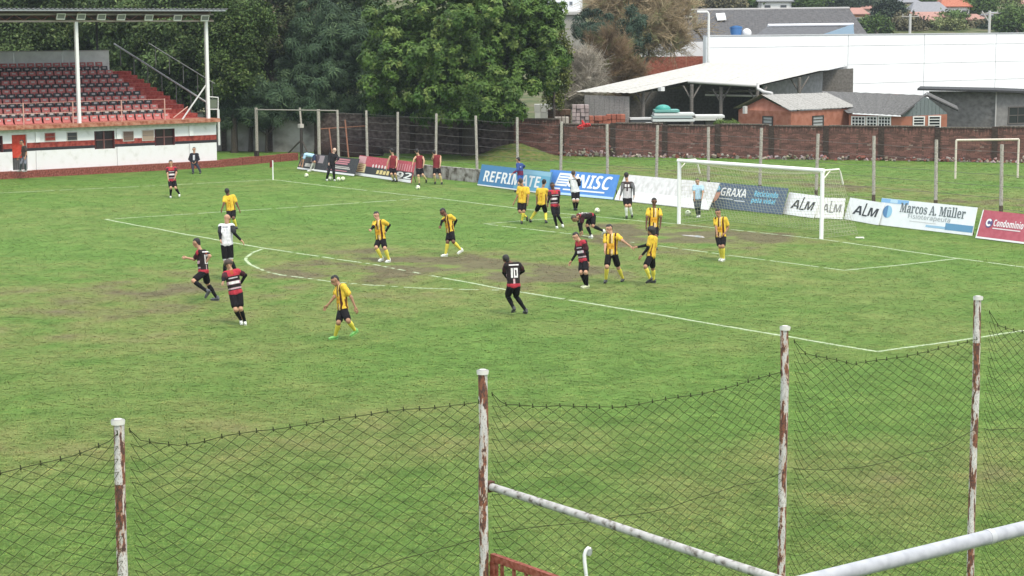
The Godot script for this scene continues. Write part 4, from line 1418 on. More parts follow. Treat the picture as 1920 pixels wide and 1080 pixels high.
func limbs(parent, base: Vector3, tops: Array, r: float, col, fork := 0.45):
	var m := MB.new()
	var c := Vector3.ZERO
	for t in tops: c += t / tops.size()
	var f := base.lerp(c, fork)
	f.x = lerpf(base.x, f.x, 0.5); f.z = lerpf(base.z, f.z, 0.5)
	m.tube([base - Vector3(0, 0.2, 0), base.lerp(f, 0.1), base.lerp(f, 0.6) + Vector3(0.08, 0, 0.05), f], [r * 1.5, r * 1.1, r * 0.9, r * 0.8], 9)
	for t in tops:
		var md: Vector3 = f.lerp(t, 0.5) + Vector3(rng.randfn() * 0.2, 0.3, rng.randfn() * 0.2)
		m.tube([f - Vector3(0, 0.1, 0), md, t], [r * 0.62, r * 0.4, r * 0.14], 6)
		for k in 3:
			var s: Vector3 = f.lerp(t, 0.45 + 0.15 * k)
			m.tube([s, s + Vector3(rng.randfn() * 0.8, rng.randf_range(0.3, 1.1), rng.randfn() * 0.8)], [r * 0.22, r * 0.06], 5)
	put(m, "trunk", col, parent)
func tree(label, pxb, depth, blobs_px: Array, kind, cols, size, seed_, tr := 0.25, group := "", gap := 0.0, called := "tree", bark = null, gy = null):
	var g := atd(pxb, 300, depth)
	var base := down(g, 0.0 if gy == null else gy)
	var t = thing(called, label, "tree", base, group)
	var bl := []
	var tops := []
	for b in blobs_px:      # px, py, rx px, ry px, count, depth offset
		var dd: float = depth + (b[5] if b.size() > 5 else 0.0)
		var c := atd(b[0], b[1], dd)
		var sx: float = b[2] / FOC * dd
		bl.append([c, Vector3(sx, b[3] / FOC * dd, sx), b[4]])
		tops.append(c)
	limbs(t, base, tops, tr, bark if bark != null else nm([[0.045, 0.038, 0.03], [0.10, 0.085, 0.07]], 1.0, 0.95, 91, 0.05))
	crown(t, bl, kind, cols, size, seed_, gap)
	return t
func build_trees():
	var G := [Color(0.038, 0.080, 0.016), Color(0.090, 0.150, 0.030), Color(0.145, 0.20, 0.052)]
	# the big rounded tree behind the corner
	tree("big dense rounded tree with glossy green leaves behind the corner", 880, 113.0, [[880, 60, 150, 130, 2300], [770, 130, 85, 85, 1050, -1.5], [985, 98, 78, 88, 1150, -0.5], [860, 175, 105, 55, 1100, -3.0], [915, 190, 65, 38, 600, -3.4], [760, 40, 75, 80, 650], [1000, 20, 55, 80, 550, 1.0], [880, -50, 120, 70, 900, 1.0], [845, 110, 90, 80, 900, -3.2], [720, 180, 40, 30, 260, -1.0]], "rosette", G, 1.0, 11, 0.4)
	# trees between it and the grandstand
	var D := [Color(0.030, 0.056, 0.028), Color(0.055, 0.092, 0.044), Color(0.085, 0.13, 0.06)]
	tree("dark blue green leafy tree beside the big rounded tree", 640, 119.0, [[640, 120, 75, 75, 1300], [590, 170, 60, 45, 700, -1.0], [680, 60, 55, 60, 700], [610, 60, 60, 60, 700, 1.0], [560, 130, 50, 60, 500, 1.0]], "drooping", D, 0.9, 12, 0.28, "", 0.1)
	tree("tall dark tree with small leaves at the frame top behind posts", 520, 124.0, [[520, 20, 80, 60, 1500], [480, 80, 60, 60, 900, -1.0], [560, 60, 55, 60, 800], [500, -40, 80, 50, 900]], "fine", [Color(0.038, 0.056, 0.022), Color(0.068, 0.085, 0.036), Color(0.10, 0.085, 0.055)], 1.4, 13, 0.26, "", 0.28)
	tree("yellowish green tree right beside the grandstand roof", 440, 117.0, [[440, 90, 55, 55, 1400], [420, 30, 60, 40, 800, 1.0], [430, 145, 50, 35, 700, -0.6], [470, 40, 40, 40, 500]], "fine", [Color(0.034, 0.066, 0.016), Color(0.070, 0.108, 0.027), Color(0.11, 0.145, 0.045)], 1.25, 14, 0.2, "", 0.12)
	tree("low dark shrubby tree behind the corner fence posts", 470, 118.0, [[470, 180, 70, 35, 900], [540, 185, 60, 30, 700], [420, 195, 40, 25, 400]], "drooping", D, 0.8, 15, 0.14, "", 0.1)
	var wood := [Color(0.048, 0.082, 0.026), Color(0.085, 0.128, 0.042), Color(0.12, 0.16, 0.055)]
	var lab := ["dark dense tree seen under the grandstand roof, furthest from the stairs", "dark tree seen behind the middle of the grandstand seats", "dark tree rising behind the grandstand stairs", "dark tree behind the back corner of the grandstand"]
	var q := 0
	for e in [[40, 128.0], [150, 131.0], [265, 126.0], [345, 123.0]]:
		tree(lab[q], e[0], e[1], [[e[0], 75, 80, 60, 1300], [e[0] - 40, 20, 70, 50, 900], [e[0] + 40, 10, 70, 50, 900, 1.0], [e[0], 140, 70, 60, 900], [e[0] + 10, -40, 80, 40, 700]], "fine", wood, 1.5, 20 + q, 0.3, "dark trees behind the grandstand", 0.06)
		q += 1
	var lab2 := ["wood tree in the deep shade behind the grandstand's far end", "wood tree in deep shade beyond the stair rails", "wood tree filling the gap beyond the yellowish green tree", "wood tree filling the gap left of the big rounded tree"]
	q = 0
	for e in [[90, 148.0], [250, 150.0], [430, 148.0], [600, 146.0]]:
		tree(lab2[q], e[0], e[1], [[e[0] - 40, 50, 110, 80, 1000], [e[0] + 50, 60, 110, 80, 1000, 2.0], [e[0], 150, 110, 70, 800], [e[0], -30, 120, 60, 900]], "fine", wood, 2.2, 30 + q, 0.35, "shaded trees at the back of the wood")
		q += 1
	tree("dark undergrowth along the wall under the big rounded tree", 800, 119.0, [[740, 205, 60, 25, 700], [820, 215, 60, 22, 700], [900, 215, 60, 25, 700], [960, 205, 32, 24, 300, 1.0], [660, 200, 50, 22, 500]], "drooping", D, 0.8, 16, 0.1, "", 0.0, "undergrowth")
	tree("dark undergrowth filling the corner beside the grandstand stairs", 500, 117.0, [[430, 205, 35, 30, 400], [500, 205, 55, 28, 600], [580, 205, 50, 26, 500]], "drooping", D, 0.8, 17, 0.1, "", 0.0, "undergrowth")
	# right of the big tree
	tree("tall yellow green bush between the big tree and the saplings", 1040, 119.0, [[1038, 120, 28, 75, 700], [1030, 60, 25, 45, 350]], "fine", [Color(0.09, 0.12, 0.025), Color(0.14, 0.16, 0.04)], 1.1, 41, 0.12)
	tree("dark blue green pine like tree before the apartment block", 1150, 141.0, [[1120, 60, 40, 40, 420], [1165, 110, 35, 45, 420], [1190, 60, 30, 40, 250], [1180, 160, 30, 30, 250]], "drooping", [Color(0.03, 0.055, 0.035), Color(0.055, 0.085, 0.055), Color(0.09, 0.12, 0.08)], 0.9, 42, 0.22, "", 0.25)
	tree("leafless tan crowned tree before the factory roofs", 1200, 146.0, [[1190, 45, 70, 50, 240], [1240, 55, 50, 45, 170], [1150, 60, 45, 45, 110], [1210, 10, 75, 35, 220]], "twigs", [Color(0.32, 0.25, 0.15), Color(0.48, 0.38, 0.24), Color(0.36, 0.36, 0.18)], 2.0, 43, 0.2, "", 0.1, "bare_tree", nm([[0.10, 0.09, 0.07], [0.2, 0.18, 0.15]], 1.0, 0.95, 92, 0.05))
	tree("bushy brown dry shrub behind the shed's left end", 1140, 131.0, [[1135, 110, 42, 45, 420], [1120, 160, 50, 35, 380], [1165, 150, 35, 35, 250]], "twigs", [Color(0.15, 0.105, 0.06), Color(0.27, 0.19, 0.11), Color(0.16, 0.17, 0.06)], 1.0, 44, 0.1, "", 0.0, "dry_shrub")
	tree("thin pale leafless saplings standing beside the big tree", 1082, 127.0, [[1075, 150, 18, 45, 130], [1095, 150, 20, 45, 150], [1085, 190, 30, 20, 120]], "twigs", [Color(0.30, 0.27, 0.21), Color(0.45, 0.40, 0.33)], 1.4, 45, 0.06, "", 0.0, "sapling")
	# little shrub by the yard wall
	tree("small green shrub leaning over the brick wall by the house", 1362, 112.5, [[1362, 236, 24, 10, 160], [1350, 240, 18, 7, 80]], "drooping", [Color(0.06, 0.10, 0.02), Color(0.12, 0.17, 0.04)], 0.55, 46, 0.05, "", 0.0, "shrub")
	# hillside trees
	var HT := [[1530, 4, 60, 16, 0, "dark green treetops behind the factory ridge"], [1330, 6, 55, 10, 2, "olive treetops above the pale factory skylights"], [1668, 22, 24, 26, 1, "very dark tree between the red roofed houses"], [1640, 50, 22, 16, 0, "bright green tree behind the corner of the grey roof"], [1700, 46, 30, 14, 2, "brownish bush left of the utility pole"], [1770, 50, 34, 10, 3, "yellow green bush below the long red roof"], [1790, 38, 26, 9, 0, "green bush under the orange roofed house"], [1835, 12, 26, 18, 0, "light green tree right of the orange roof"], [1870, 56, 30, 10, 1, "dark bush in front of the white house"], [1902, 40, 28, 30, 0, "broad leafy tree at the frame edge beside the pole"], [1840, 52, 20, 8, 2, "brown scrub below the small red roof"], [1600, 8, 40, 12, 1, "dark treetops behind the peach house"], [1745, 2, 30, 12, 0, "green treetop behind the grey gabled house"], [1450, 2, 50, 12, 0, "treetops either side of the white porch house"], [1880, 6, 26, 14, 3, "pale leafless bush above the white house"], [1250, 4, 40, 14, 2, "olive treetops beyond the leafless tan tree"]]
	var pal := [[Color(0.05, 0.09, 0.02), Color(0.09, 0.14, 0.035)], [Color(0.02, 0.035, 0.02), Color(0.045, 0.065, 0.035)], [Color(0.09, 0.085, 0.045), Color(0.15, 0.13, 0.07)], [Color(0.12, 0.15, 0.05), Color(0.18, 0.19, 0.08)]]
	q = 0
	for e in HT:
		var p := hillpt(e[0], e[1] + e[3] * 0.9)
		var d := minf(depth_of(p), 330.0)
		tree(e[5], e[0], d, [[e[0], e[1], e[2], e[3], 420], [e[0] - e[2] * 0.5, e[1] + 4, e[2] * 0.6, e[3] * 0.8, 220], [e[0] + e[2] * 0.5, e[1] + 2, e[2] * 0.6, e[3] * 0.8, 220]], "fine", pal[e[4]], 2.6, 60 + q, 0.2, "trees on the hillside", 0.0, "hillside_tree", null, hill(p.x, p.z) - 0.5)
		q += 1
	# wooded crest behind everything: reads as one mass
	var cr := Node3D.new()
	cr.name = "distant_wood"
	add_child(cr)
	var bl := []
	for i in 34:
		var p := atd(-150 + i * 66.0, 20, 335.0 + 12.0 * (i % 3))
		p.y = hill(p.x, p.z) + 2.0
		bl.append([p, Vector3(9, 6.5, 7), 150])
	var o = crown(cr, bl, "fine", [Color(0.03, 0.05, 0.02), Color(0.07, 0.10, 0.035)], 4.5, 99)
	cr.set_meta("label", "dark wood along the crest of the hill"); cr.set_meta("category", "wood"); cr.set_meta("kind", "stuff")

# ================================================================ GOALS
func net_line(m: MB, pts: Array, r: float):
	m.tube(pts, r, 3, false)
func build_goals():
	var white := plain(0.80, 0.80, 0.78, 0.35)
	var L := gp(1273, 420)
	var Rt := gp(1540, 448)
	var g = thing("goal", "white full size goal with a sagging net in front of boards", "goal", (L + Rt) / 2)
	var H := 2.46
	var r := 0.075
	var d := (Rt - L).normalized()
	var bk := Vector3(d.z, 0, -d.x)
	if bk.dot(Vector3(0, 0, -1)) < 0: bk = -bk
	var up := Vector3(0, H, 0)
	bar(g, "post", white, L - Vector3(0, 0.1, 0), L + up, r, 12)
	bar(g, "post", white, Rt - Vector3(0, 0.1, 0), Rt + up, r, 12)
	bar(g, "crossbar", white, L + up - d * r, Rt + up + d * r, r, 12)
	var frame := plain(0.72, 0.70, 0.62, 0.5)
	var topd := 1.0
	var botd := 2.0
	for e in [L, Rt]:
		var m := MB.new()
		m.tube([e + up, e + up + bk * topd * 0.9 + Vector3(0, 0.0, 0), e + up + bk * topd - Vector3(0, 0.15, 0), e + up + bk * (topd + 0.15) - Vector3(0, 0.55, 0)], 0.035, 7)
		put(m, "net_support", frame, g)
		m = MB.new()
		m.tube([e + Vector3(0, H - 0.35, 0), e + up + bk * 0.45], 0.025, 6)
		put(m, "gusset", frame, g)
	var nm_ := plain(0.50, 0.49, 0.36, 0.8)
	var W := (Rt - L).length()
	# back: from the support tops to the ground behind, sagging
	var net := MB.new()
	var backpt := func(s, t):     # s along, t 0 top .. 1 bottom
		var top: Vector3 = L + d * (W * s) + up + bk * topd - Vector3(0, 0.10 + 0.25 * sin(PI * s), 0)
		var bot: Vector3 = L + d * (W * s) + bk * botd + Vector3(0, 0.02, 0)
		var p: Vector3 = top.lerp(bot, t)
		p -= Vector3(0, 0.28 * sin(PI * t) * (0.6 + 0.4 * sin(PI * s)), 0)
		p += bk * (0.25 * sin(PI * t) * sin(PI * s) + 0.04 * sin(s * 30.0 + t * 9.0))
		if p.y < 0.02: p.y = 0.02
		return p
	var nx := 46
	var ny := 18
	for i in nx + 1:
		var a := []
		for j in 13: a.append(backpt.call(float(i) / nx, j / 12.0))
		net_line(net, a, 0.005)
	for j in ny + 1:
		var a := []
		for i in 25: a.append(backpt.call(i / 24.0, float(j) / ny))
		net_line(net, a, 0.005)
	# roof of the net
	for i in range(0, nx + 1):
		var s := float(i) / nx
		var f: Vector3 = L + d * (W * s) + up
		net_line(net, [f, f.lerp(backpt.call(s, 0.0), 0.5) - Vector3(0, 0.06, 0), backpt.call(s, 0.0)], 0.006)
	for j in 7:
		var a := []
		for i in 25:
			var s := i / 24.0
			var f: Vector3 = L + d * (W * s) + up
			a.append(f.lerp(backpt.call(s, 0.0), j / 7.0) - Vector3(0, 0.06 * sin(PI * j / 7.0), 0))
		net_line(net, a, 0.005)
	put(net, "net", nm_, g)
	# sides
	for sd in [0.0, 1.0]:
		var e: Vector3 = L if sd == 0.0 else Rt
		var m := MB.new()
		var sp := func(u, t):
			var top: Vector3 = e + up - Vector3(0, 0.03, 0)
			top = top.lerp(backpt.call(sd, 0.0), u)
			var bot: Vector3 = e.lerp(backpt.call(sd, 1.0), u) + Vector3(0, 0.02, 0)
			return top.lerp(bot, t) + d * (0.06 * sin(PI * t) * sin(PI * u))
		for i in 12:
			var a := []
			for j in 9: a.append(sp.call(i / 11.0, j / 8.0))
			net_line(m, a, 0.0042)
		for j in 18:
			var a := []
			for i in 7: a.append(sp.call(i / 6.0, j / 17.0))
			net_line(m, a, 0.0042)
		put(m, "side_net", nm_, g)
	var pg := MB.new()
	var rb := gp(1605, 446)
	pg.tube([rb, rb + d * 0.35 + Vector3(0, 0.03, 0)], 0.035, 6)
	put(pg, "ground_peg", frame, g)
	# the small goal on the waste ground behind
	var a := gp(1791, 335)
	var b := gp(1908, 333)
	var s = thing("small_goal", "small pale pipe goal without net on the grass behind fence", "goal", (a + b) / 2)
	var cm := nm([[0.50, 0.44, 0.36], [0.66, 0.60, 0.52]], 1.0, 0.7, 95, 0.05)
	bar(s, "post", cm, a, a + Vector3(0, 1.92, 0), 0.055)
	bar(s, "post", cm, b, b + Vector3(0, 1.92, 0), 0.055)
	bar(s, "crossbar", cm, a + Vector3(0, 1.92, 0), b + Vector3(0, 1.92, 0), 0.055)
	# corner flag
	var c := gp(512, 337)
	var f = thing("corner_flag", "short white corner pole with a small dark red flag", "corner flag", c)
	bar(f, "pole", plain(0.75, 0.75, 0.72), c, c + Vector3(0, 0.98, 0), 0.03)
	var fm := MB.new()
	fm.slab(c + Vector3(0, 0.66, 0), c + Vector3(0, 0.66, 0) - CB.x * 0.16 - Vector3(0, 0.05, 0), c + Vector3(0, 0.92, 0) - CB.x * 0.14, c + Vector3(0, 0.97, 0), 0.012)
	put(fm, "flag", plain(0.16, 0.03, 0.03), f)

# ================================================================ ADVERTISING BOARDS
func font(bold := 700, italic := false, serif := false) -> SystemFont:
	var k = "f%s%s%s" % [bold, italic, serif]
	if mats.has(k): return mats[k]
	var f := SystemFont.new()
	f.font_names = PackedStringArray(["Droid Serif" if serif else "Droid Sans"])
	f.font_weight = bold
	f.font_italic = italic
	mats[k] = f
	return f
class Board:
	var o: Vector3      # bottom left
	var x: Vector3      # along
	var y: Vector3      # up the face, unit
	var n: Vector3
	var w: float
	var h: float
	var node: Node3D
func board(called, label, bl, br, tl, mat, frame_mat = null, tr = null) -> Board:      # corners as pixels; the face leans straight back from its foot
	var b := Board.new()
	var P := gp(bl[0], bl[1], 0.03)
	var Q := gp(br[0], br[1], 0.03)
	# the top edge lies back and up: solve height and lean from the pixel
	var v := ray(tl[0], tl[1])
	var s := (P.x - EYE.x) / v.x
	var T := EYE + v * s
	b.o = P
	b.x = (Q - P).normalized()
	b.w = (Q - P).length()
	var up := T - P
	up -= b.x * up.dot(b.x)
	b.h = up.length()
	b.y = up.normalized()
	b.n = b.x.cross(b.y).normalized()
	b.node = thing(called, label, "advertising board", P + (Q - P) / 2)
	var m := MB.new()
	m.slab(P, Q, Q + b.y * b.h, P + b.y * b.h, 0.03)
	put(m, "panel", mat, b.node)
	# rear props
	for t in [0.08, 0.5, 0.92]:
		var top: Vector3 = P + b.x * (b.w * t) + b.y * b.h * 0.9 - b.n * 0.05
		bar(b.node, "prop", plain(0.12, 0.10, 0.08), top, Vector3(top.x, 0.0, top.z) - Vector3(b.n.x, 0, b.n.z) * 0.25, 0.025, 5)
	return b
func patch(b: Board, called, mat, x0, y0, x1, y1, lift := 0.006, skew := 0.0):       # a flat printed area, in board fractions
	var m := MB.new()
	var f := func(u, v): return b.o + b.x * (b.w * (u + skew * v)) + b.y * (b.h * v) + b.n * lift
	m.quad(f.call(x0, y0), f.call(x1, y0), f.call(x1, y1), f.call(x0, y1))
	return put(m, called, mat, b.node)
func disc(b: Board, called, mat, cx, cy, r, lift := 0.006, r0 := 0.0, a0 := 0.0, a1 := TAU):
	var m := MB.new()
	var n := 28
	var c: Vector3 = b.o + b.x * (b.w * cx) + b.y * (b.h * cy) + b.n * lift
	for i in n:
		var p := a0 + (a1 - a0) * i / n
		var q := a0 + (a1 - a0) * (i + 1) / n
		var e := func(t, rr): return c + (b.x * cos(t) + b.y * sin(t)) * rr
		m.quad(e.call(p, r0), e.call(p, r), e.call(q, r), e.call(q, r0))
	return put(m, called, mat, b.node)
func words(b: Board, txt: String, mat, x0, y0, x1, y1, fnt, lift := 0.008, skew := 0.0):      # lettering fitted into a box given in board fractions
	var t := TextMesh.new()
	t.text = txt
	t.font = fnt
	t.font_size = 64
	t.pixel_size = 0.01
	t.depth = 0.004
	t.curve_step = 2.0
	var bb := t.get_aabb()
	var sx: float = b.w * (x1 - x0) / bb.size.x
	var sy: float = b.h * (y1 - y0) / bb.size.y
	var o := MeshInstance3D.new()
	o.name = "lettering"
	o.mesh = t
	o.material_override = mat
	b.node.add_child(o, true)
	var yv := b.y * sy + b.x * sx * skew
	var bs := Basis(b.x * sx, yv, b.n)
	var target: Vector3 = b.o + b.x * (b.w * x0) + b.y * (b.h * y0) + b.n * lift
	o.transform = Transform3D(bs, target - bs * Vector3(bb.position.x, bb.position.y, 0) - b.node.position)
func build_boards():
	var wh := plain(0.72, 0.72, 0.71, 0.6)
	var dark := plain(0.035, 0.038, 0.042, 0.6)
	# dark corner banner
	var b := board("dark_banner", "dark grey corner banner with faded pink and white print", [557, 316.5], [664, 330], [566, 286], nm([[0.040, 0.042, 0.046], [0.075, 0.077, 0.08]], 1.5, 0.6, 101, 0.04))
	patch(b, "white_strip", wh, 0.0, 0.0, 1.0, 0.10)
	patch(b, "pale_print", plain(0.30, 0.25, 0.26), 0.20, 0.5, 0.42, 0.95, 0.007)
	disc(b, "dark_blot", plain(0.10, 0.08, 0.09), 0.30, 0.72, 0.25, 0.009)
	for e in [[0.62, 0.82, 0.86, 0.90, 0], [0.60, 0.70, 0.86, 0.78, 0], [0.58, 0.58, 0.84, 0.66, 0], [0.56, 0.42, 0.88, 0.46, 1], [0.54, 0.32, 0.90, 0.38, 1], [0.52, 0.18, 0.86, 0.22, 0], [0.12, 0.2, 0.22, 0.4, 1]]:
		patch(b, "print_line", plain(0.52, 0.22, 0.25) if e[4] == 0 else plain(0.55, 0.52, 0.48), e[0], e[1], e[2], e[3], 0.007)
	# red and black banner
	b = board("red_banner", "red and black banner with white and yellow print by the corner", [666, 328], [770, 343], [674, 291], nm([[0.40, 0.075, 0.095], [0.52, 0.13, 0.15]], 1.5, 0.6, 102, 0.04))
	patch(b, "white_strip", wh, 0.0, 0.0, 1.0, 0.13)
	patch(b, "black_field", dark, 0.0, 0.13, 1.0, 0.50, 0.006)
	patch(b, "yellow_panel", plain(0.62, 0.50, 0.28), 0.0, 0.18, 0.16, 0.60, 0.008)
	patch(b, "pink_panel", plain(0.62, 0.36, 0.36), 0.0, 0.62, 0.14, 0.97, 0.008)
	for i in 4: patch(b, "print_line", plain(0.25, 0.10, 0.08), 0.02, 0.24 + 0.09 * i, 0.13, 0.28 + 0.09 * i, 0.011)
	for i in 5: disc(b, "pale_print", plain(0.72, 0.60, 0.58), 0.29 + 0.055 * i, 0.56 + 0.012 * (i % 2), 0.09, 0.011, 0.0)
	for i in 4: patch(b, "yellow_print", plain(0.70, 0.56, 0.26), 0.36 + 0.06 * i, 0.20, 0.405 + 0.06 * i, 0.38 + 0.02 * (i % 2), 0.011, 0.05)
	words(b, "92", plain(0.76, 0.76, 0.73), 0.72, 0.16, 0.98, 0.46, font(800, true), 0.011, 0.1)
	for i in 7: patch(b, "print_line", plain(0.62, 0.30, 0.32), 0.72 + 0.04 * i, 0.52, 0.735 + 0.04 * i, 0.85, 0.009)
	# blue board
	b = board("blue_board", "blue board with large white lettering REFRIMATE leaning back", [895, 347], [1027, 364], [903, 308], plain(0.055, 0.19, 0.36, 0.5))
	patch(b, "teal_field", plain(0.12, 0.34, 0.48, 0.5), 0.52, 0.05, 0.99, 0.98, 0.005)
	patch(b, "pale_band", plain(0.24, 0.44, 0.56, 0.5), 0.52, 0.78, 0.99, 0.98, 0.008)
	patch(b, "white_edge", wh, 0.0, 0.0, 0.98, 0.05, 0.008)
	words(b, "REFRIMATE", wh, 0.07, 0.22, 0.86, 0.74, font(800), 0.011, 0.06)
	# second blue board
	b = board("university_board", "bright blue board with bold white letters UNISC and a crest", [1020, 362], [1149, 374], [1033, 318], nm([[0.075, 0.21, 0.52], [0.10, 0.25, 0.57]], 2.0, 0.5, 109, 0.03))
	patch(b, "pale_foot", plain(0.42, 0.58, 0.75, 0.5), 0.0, 0.0, 1.0, 0.09, 0.006)
	words(b, "UNISC", plain(0.80, 0.80, 0.80), 0.30, 0.34, 0.90, 0.90, font(800, true), 0.011, 0.18)
	patch(b, "crest", wh, 0.10, 0.36, 0.28, 0.90, 0.008, 0.06)
	for i in 4: patch(b, "crest_line", plain(0.10, 0.24, 0.55), 0.12, 0.44 + 0.11 * i, 0.27, 0.475 + 0.11 * i, 0.011, 0.06)
	patch(b, "white_line", wh, 0.26, 0.20, 0.86, 0.26, 0.008)
	patch(b, "white_line", wh, 0.12, 0.22, 0.22, 0.27, 0.008)
	# blank white board
	b = board("blank_board", "blank grey white board with a ragged bottom edge", [1152, 375], [1328, 394], [1172, 327], nm([[0.46, 0.45, 0.43], [0.56, 0.55, 0.54], [0.64, 0.63, 0.62]], 2.2, 0.7, 103, 0.03))
	patch(b, "whiter_foot", nm([[0.62, 0.62, 0.61], [0.74, 0.74, 0.73]], 1.2, 0.7, 104, 0.04), 0.0, 0.02, 1.0, 0.38, 0.006)
	# grey blue board behind the net
	b = board("recycling_board", "grey blue GRAXA board with a ring logo behind the goal net", [1322, 388], [1466, 402], [1334, 341], nm([[0.085, 0.115, 0.16], [0.11, 0.145, 0.195]], 2.0, 0.6, 105, 0.03))
	disc(b, "ring", plain(0.24, 0.48, 0.62), 0.055, 0.58, 0.44, 0.007, 0.2, 0.4, 2.9)
	disc(b, "ring", plain(0.62, 0.32, 0.24), 0.055, 0.58, 0.44, 0.007, 0.2, 3.2, 6.4)
	words(b, "GRAXA", wh, 0.16, 0.50, 0.50, 0.82, font(800), 0.011, 0.05)
	patch(b, "small_print", plain(0.50, 0.53, 0.57), 0.16, 0.37, 0.34, 0.41, 0.009)
	patch(b, "small_print", plain(0.50, 0.53, 0.57), 0.36, 0.33, 0.50, 0.37, 0.009)
	words(b, "Reciclando", plain(0.20, 0.50, 0.66), 0.60, 0.58, 0.90, 0.82, font(700), 0.011, 0.05)
	words(b, "pela vida!", plain(0.20, 0.50, 0.66), 0.58, 0.28, 0.88, 0.54, font(700), 0.011, 0.05)
	# three white boards with black letters
	var k := 0
	var labs := ["white ALM board standing behind the goal net, first after the grey blue board", "white ALM board half hidden behind the right goalpost", "white ALM board between the goal's side net and the physiotherapist board"]
	for e in [[[1466, 400.5], [1525, 409], [1478, 360]], [[1528, 408.5], [1580, 411], [1538, 370]], [[1582, 410.5], [1646, 422], [1592, 370]]]:
		b = board("white_board", labs[k], e[0], e[1], e[2], nm([[0.70, 0.70, 0.69], [0.78, 0.78, 0.78]], 2.0, 0.6, 106, 0.03))
		b.node.set_meta("group", "white boards with black letters")
		var ink := plain(0.06, 0.065, 0.07) if k != 1 else plain(0.20, 0.20, 0.21)
		words(b, "A", ink, 0.20, 0.30, 0.46, 0.70, font(800), 0.009, 0.12)
		words(b, "L", ink, 0.48, 0.28, 0.62, 0.86, font(500), 0.009, 0.12)
		words(b, "M", ink, 0.63, 0.32, 0.88, 0.70, font(800), 0.009, 0.12)
		k += 1
	# physiotherapist board
	b = board("physiotherapist_board", "white board reading Marcos A. Müller with blue logo and corners", [1644, 421], [1822, 442], [1653, 371], nm([[0.72, 0.73, 0.74], [0.80, 0.81, 0.82]], 2.5, 0.6, 107, 0.02))
	patch(b, "blue_corner", plain(0.22, 0.42, 0.66, 0.5), 0.0, 0.84, 0.30, 0.99, 0.006)
	patch(b, "pale_corner", plain(0.45, 0.62, 0.75, 0.5), 0.10, 0.86, 0.18, 0.98, 0.008)
	disc(b, "logo", plain(0.12, 0.24, 0.42), 0.09, 0.52, 0.24, 0.007, 0.0, 1.57, 4.71)
	disc(b, "logo", plain(0.30, 0.52, 0.68), 0.09, 0.52, 0.24, 0.007, 0.0, -1.57, 1.57)
	words(b, "Marcos A. Müller", plain(0.14, 0.16, 0.17), 0.22, 0.55, 0.90, 0.92, font(600, true, true), 0.009, 0.0)
	words(b, "Fisioterapeuta", plain(0.36, 0.38, 0.39), 0.32, 0.32, 0.76, 0.54, font(400), 0.009, 0.0)
	patch(b, "small_print", plain(0.5, 0.5, 0.5), 0.34, 0.26, 0.62, 0.28, 0.008)
	patch(b, "blue_wave", plain(0.10, 0.26, 0.42, 0.5), 0.72, 0.10, 1.0, 0.34, 0.006)
	patch(b, "blue_wave", plain(0.28, 0.46, 0.62, 0.5), 0.52, 0.12, 0.73, 0.20, 0.006)
	# red board at the edge
	b = board("red_board", "pinkish red board with white lettering past the physiotherapist board", [1829, 446], [1990, 466], [1842, 393], nm([[0.38, 0.085, 0.11], [0.46, 0.12, 0.15]], 2.0, 0.6, 108, 0.03))
	patch(b, "white_foot", wh, 0.0, 0.0, 1.0, 0.06, 0.006)
	patch(b, "white_edge", wh, 0.0, 0.06, 0.012, 1.0, 0.006)
	disc(b, "logo", plain(0.12, 0.10, 0.20), 0.115, 0.56, 0.17, 0.007)
	disc(b, "logo", wh, 0.112, 0.58, 0.14, 0.009, 0.07, 0.6, 5.6)
	words(b, "Condominio", plain(0.74, 0.70, 0.70), 0.17, 0.47, 0.52, 0.72, font(800), 0.009, 0.0)
	patch(b, "small_print", plain(0.66, 0.58, 0.58), 0.17, 0.38, 0.50, 0.42, 0.008)

# ================================================================ THE NEAR FENCE
const FX := 38.81
func rusty_post_mat() -> StandardMaterial3D:
	var R := 256
	var im := Image.create(R, R * 4, false, Image.FORMAT_RGB8)
	var f := FastNoiseLite.new()
	f.seed = 7; f.frequency = 0.018; f.fractal_octaves = 5
	for j in R * 4:
		for i in R:
			# wrap round the pipe
			var an := TAU * i / R
			var a := f.get_noise_3d(cos(an) * 26.0, j * 0.30, sin(an) * 26.0)
			var b := f.get_noise_3d(cos(an) * 60.0 + 300.0, j * 1.1, sin(an) * 60.0)
			var w := 0.52 + 0.14 * b + 0.05 * sin(j * 0.02)
			var c := Color(w * 0.94, w * 0.90, w * 0.86)
			var e := a + 0.35 * b
			var d := f.get_noise_3d(cos(an) * 150.0, j * 4.0 + 900.0, sin(an) * 150.0)
			c = c.lerp(Color(0.40, 0.27, 0.19), smoothstep(-0.16, -0.01, e) * 0.75)
			if d > 0.30: c = c.lerp(Color(0.16, 0.11, 0.08), 0.7)
			if e + 0.12 * d > 0.015: c = Color(0.21, 0.078, 0.040).lerp(Color(0.070, 0.036, 0.030), clampf(b * 1.6 + d * 1.5 + 0.4, 0, 1))
			im.set_pixel(i, j, c.linear_to_srgb())
	var m := StandardMaterial3D.new()
	m.albedo_texture = ImageTexture.create_from_image(im)
	m.uv1_scale = Vector3(1.0, 0.55, 1.0)
	m.roughness = 0.8
	return m
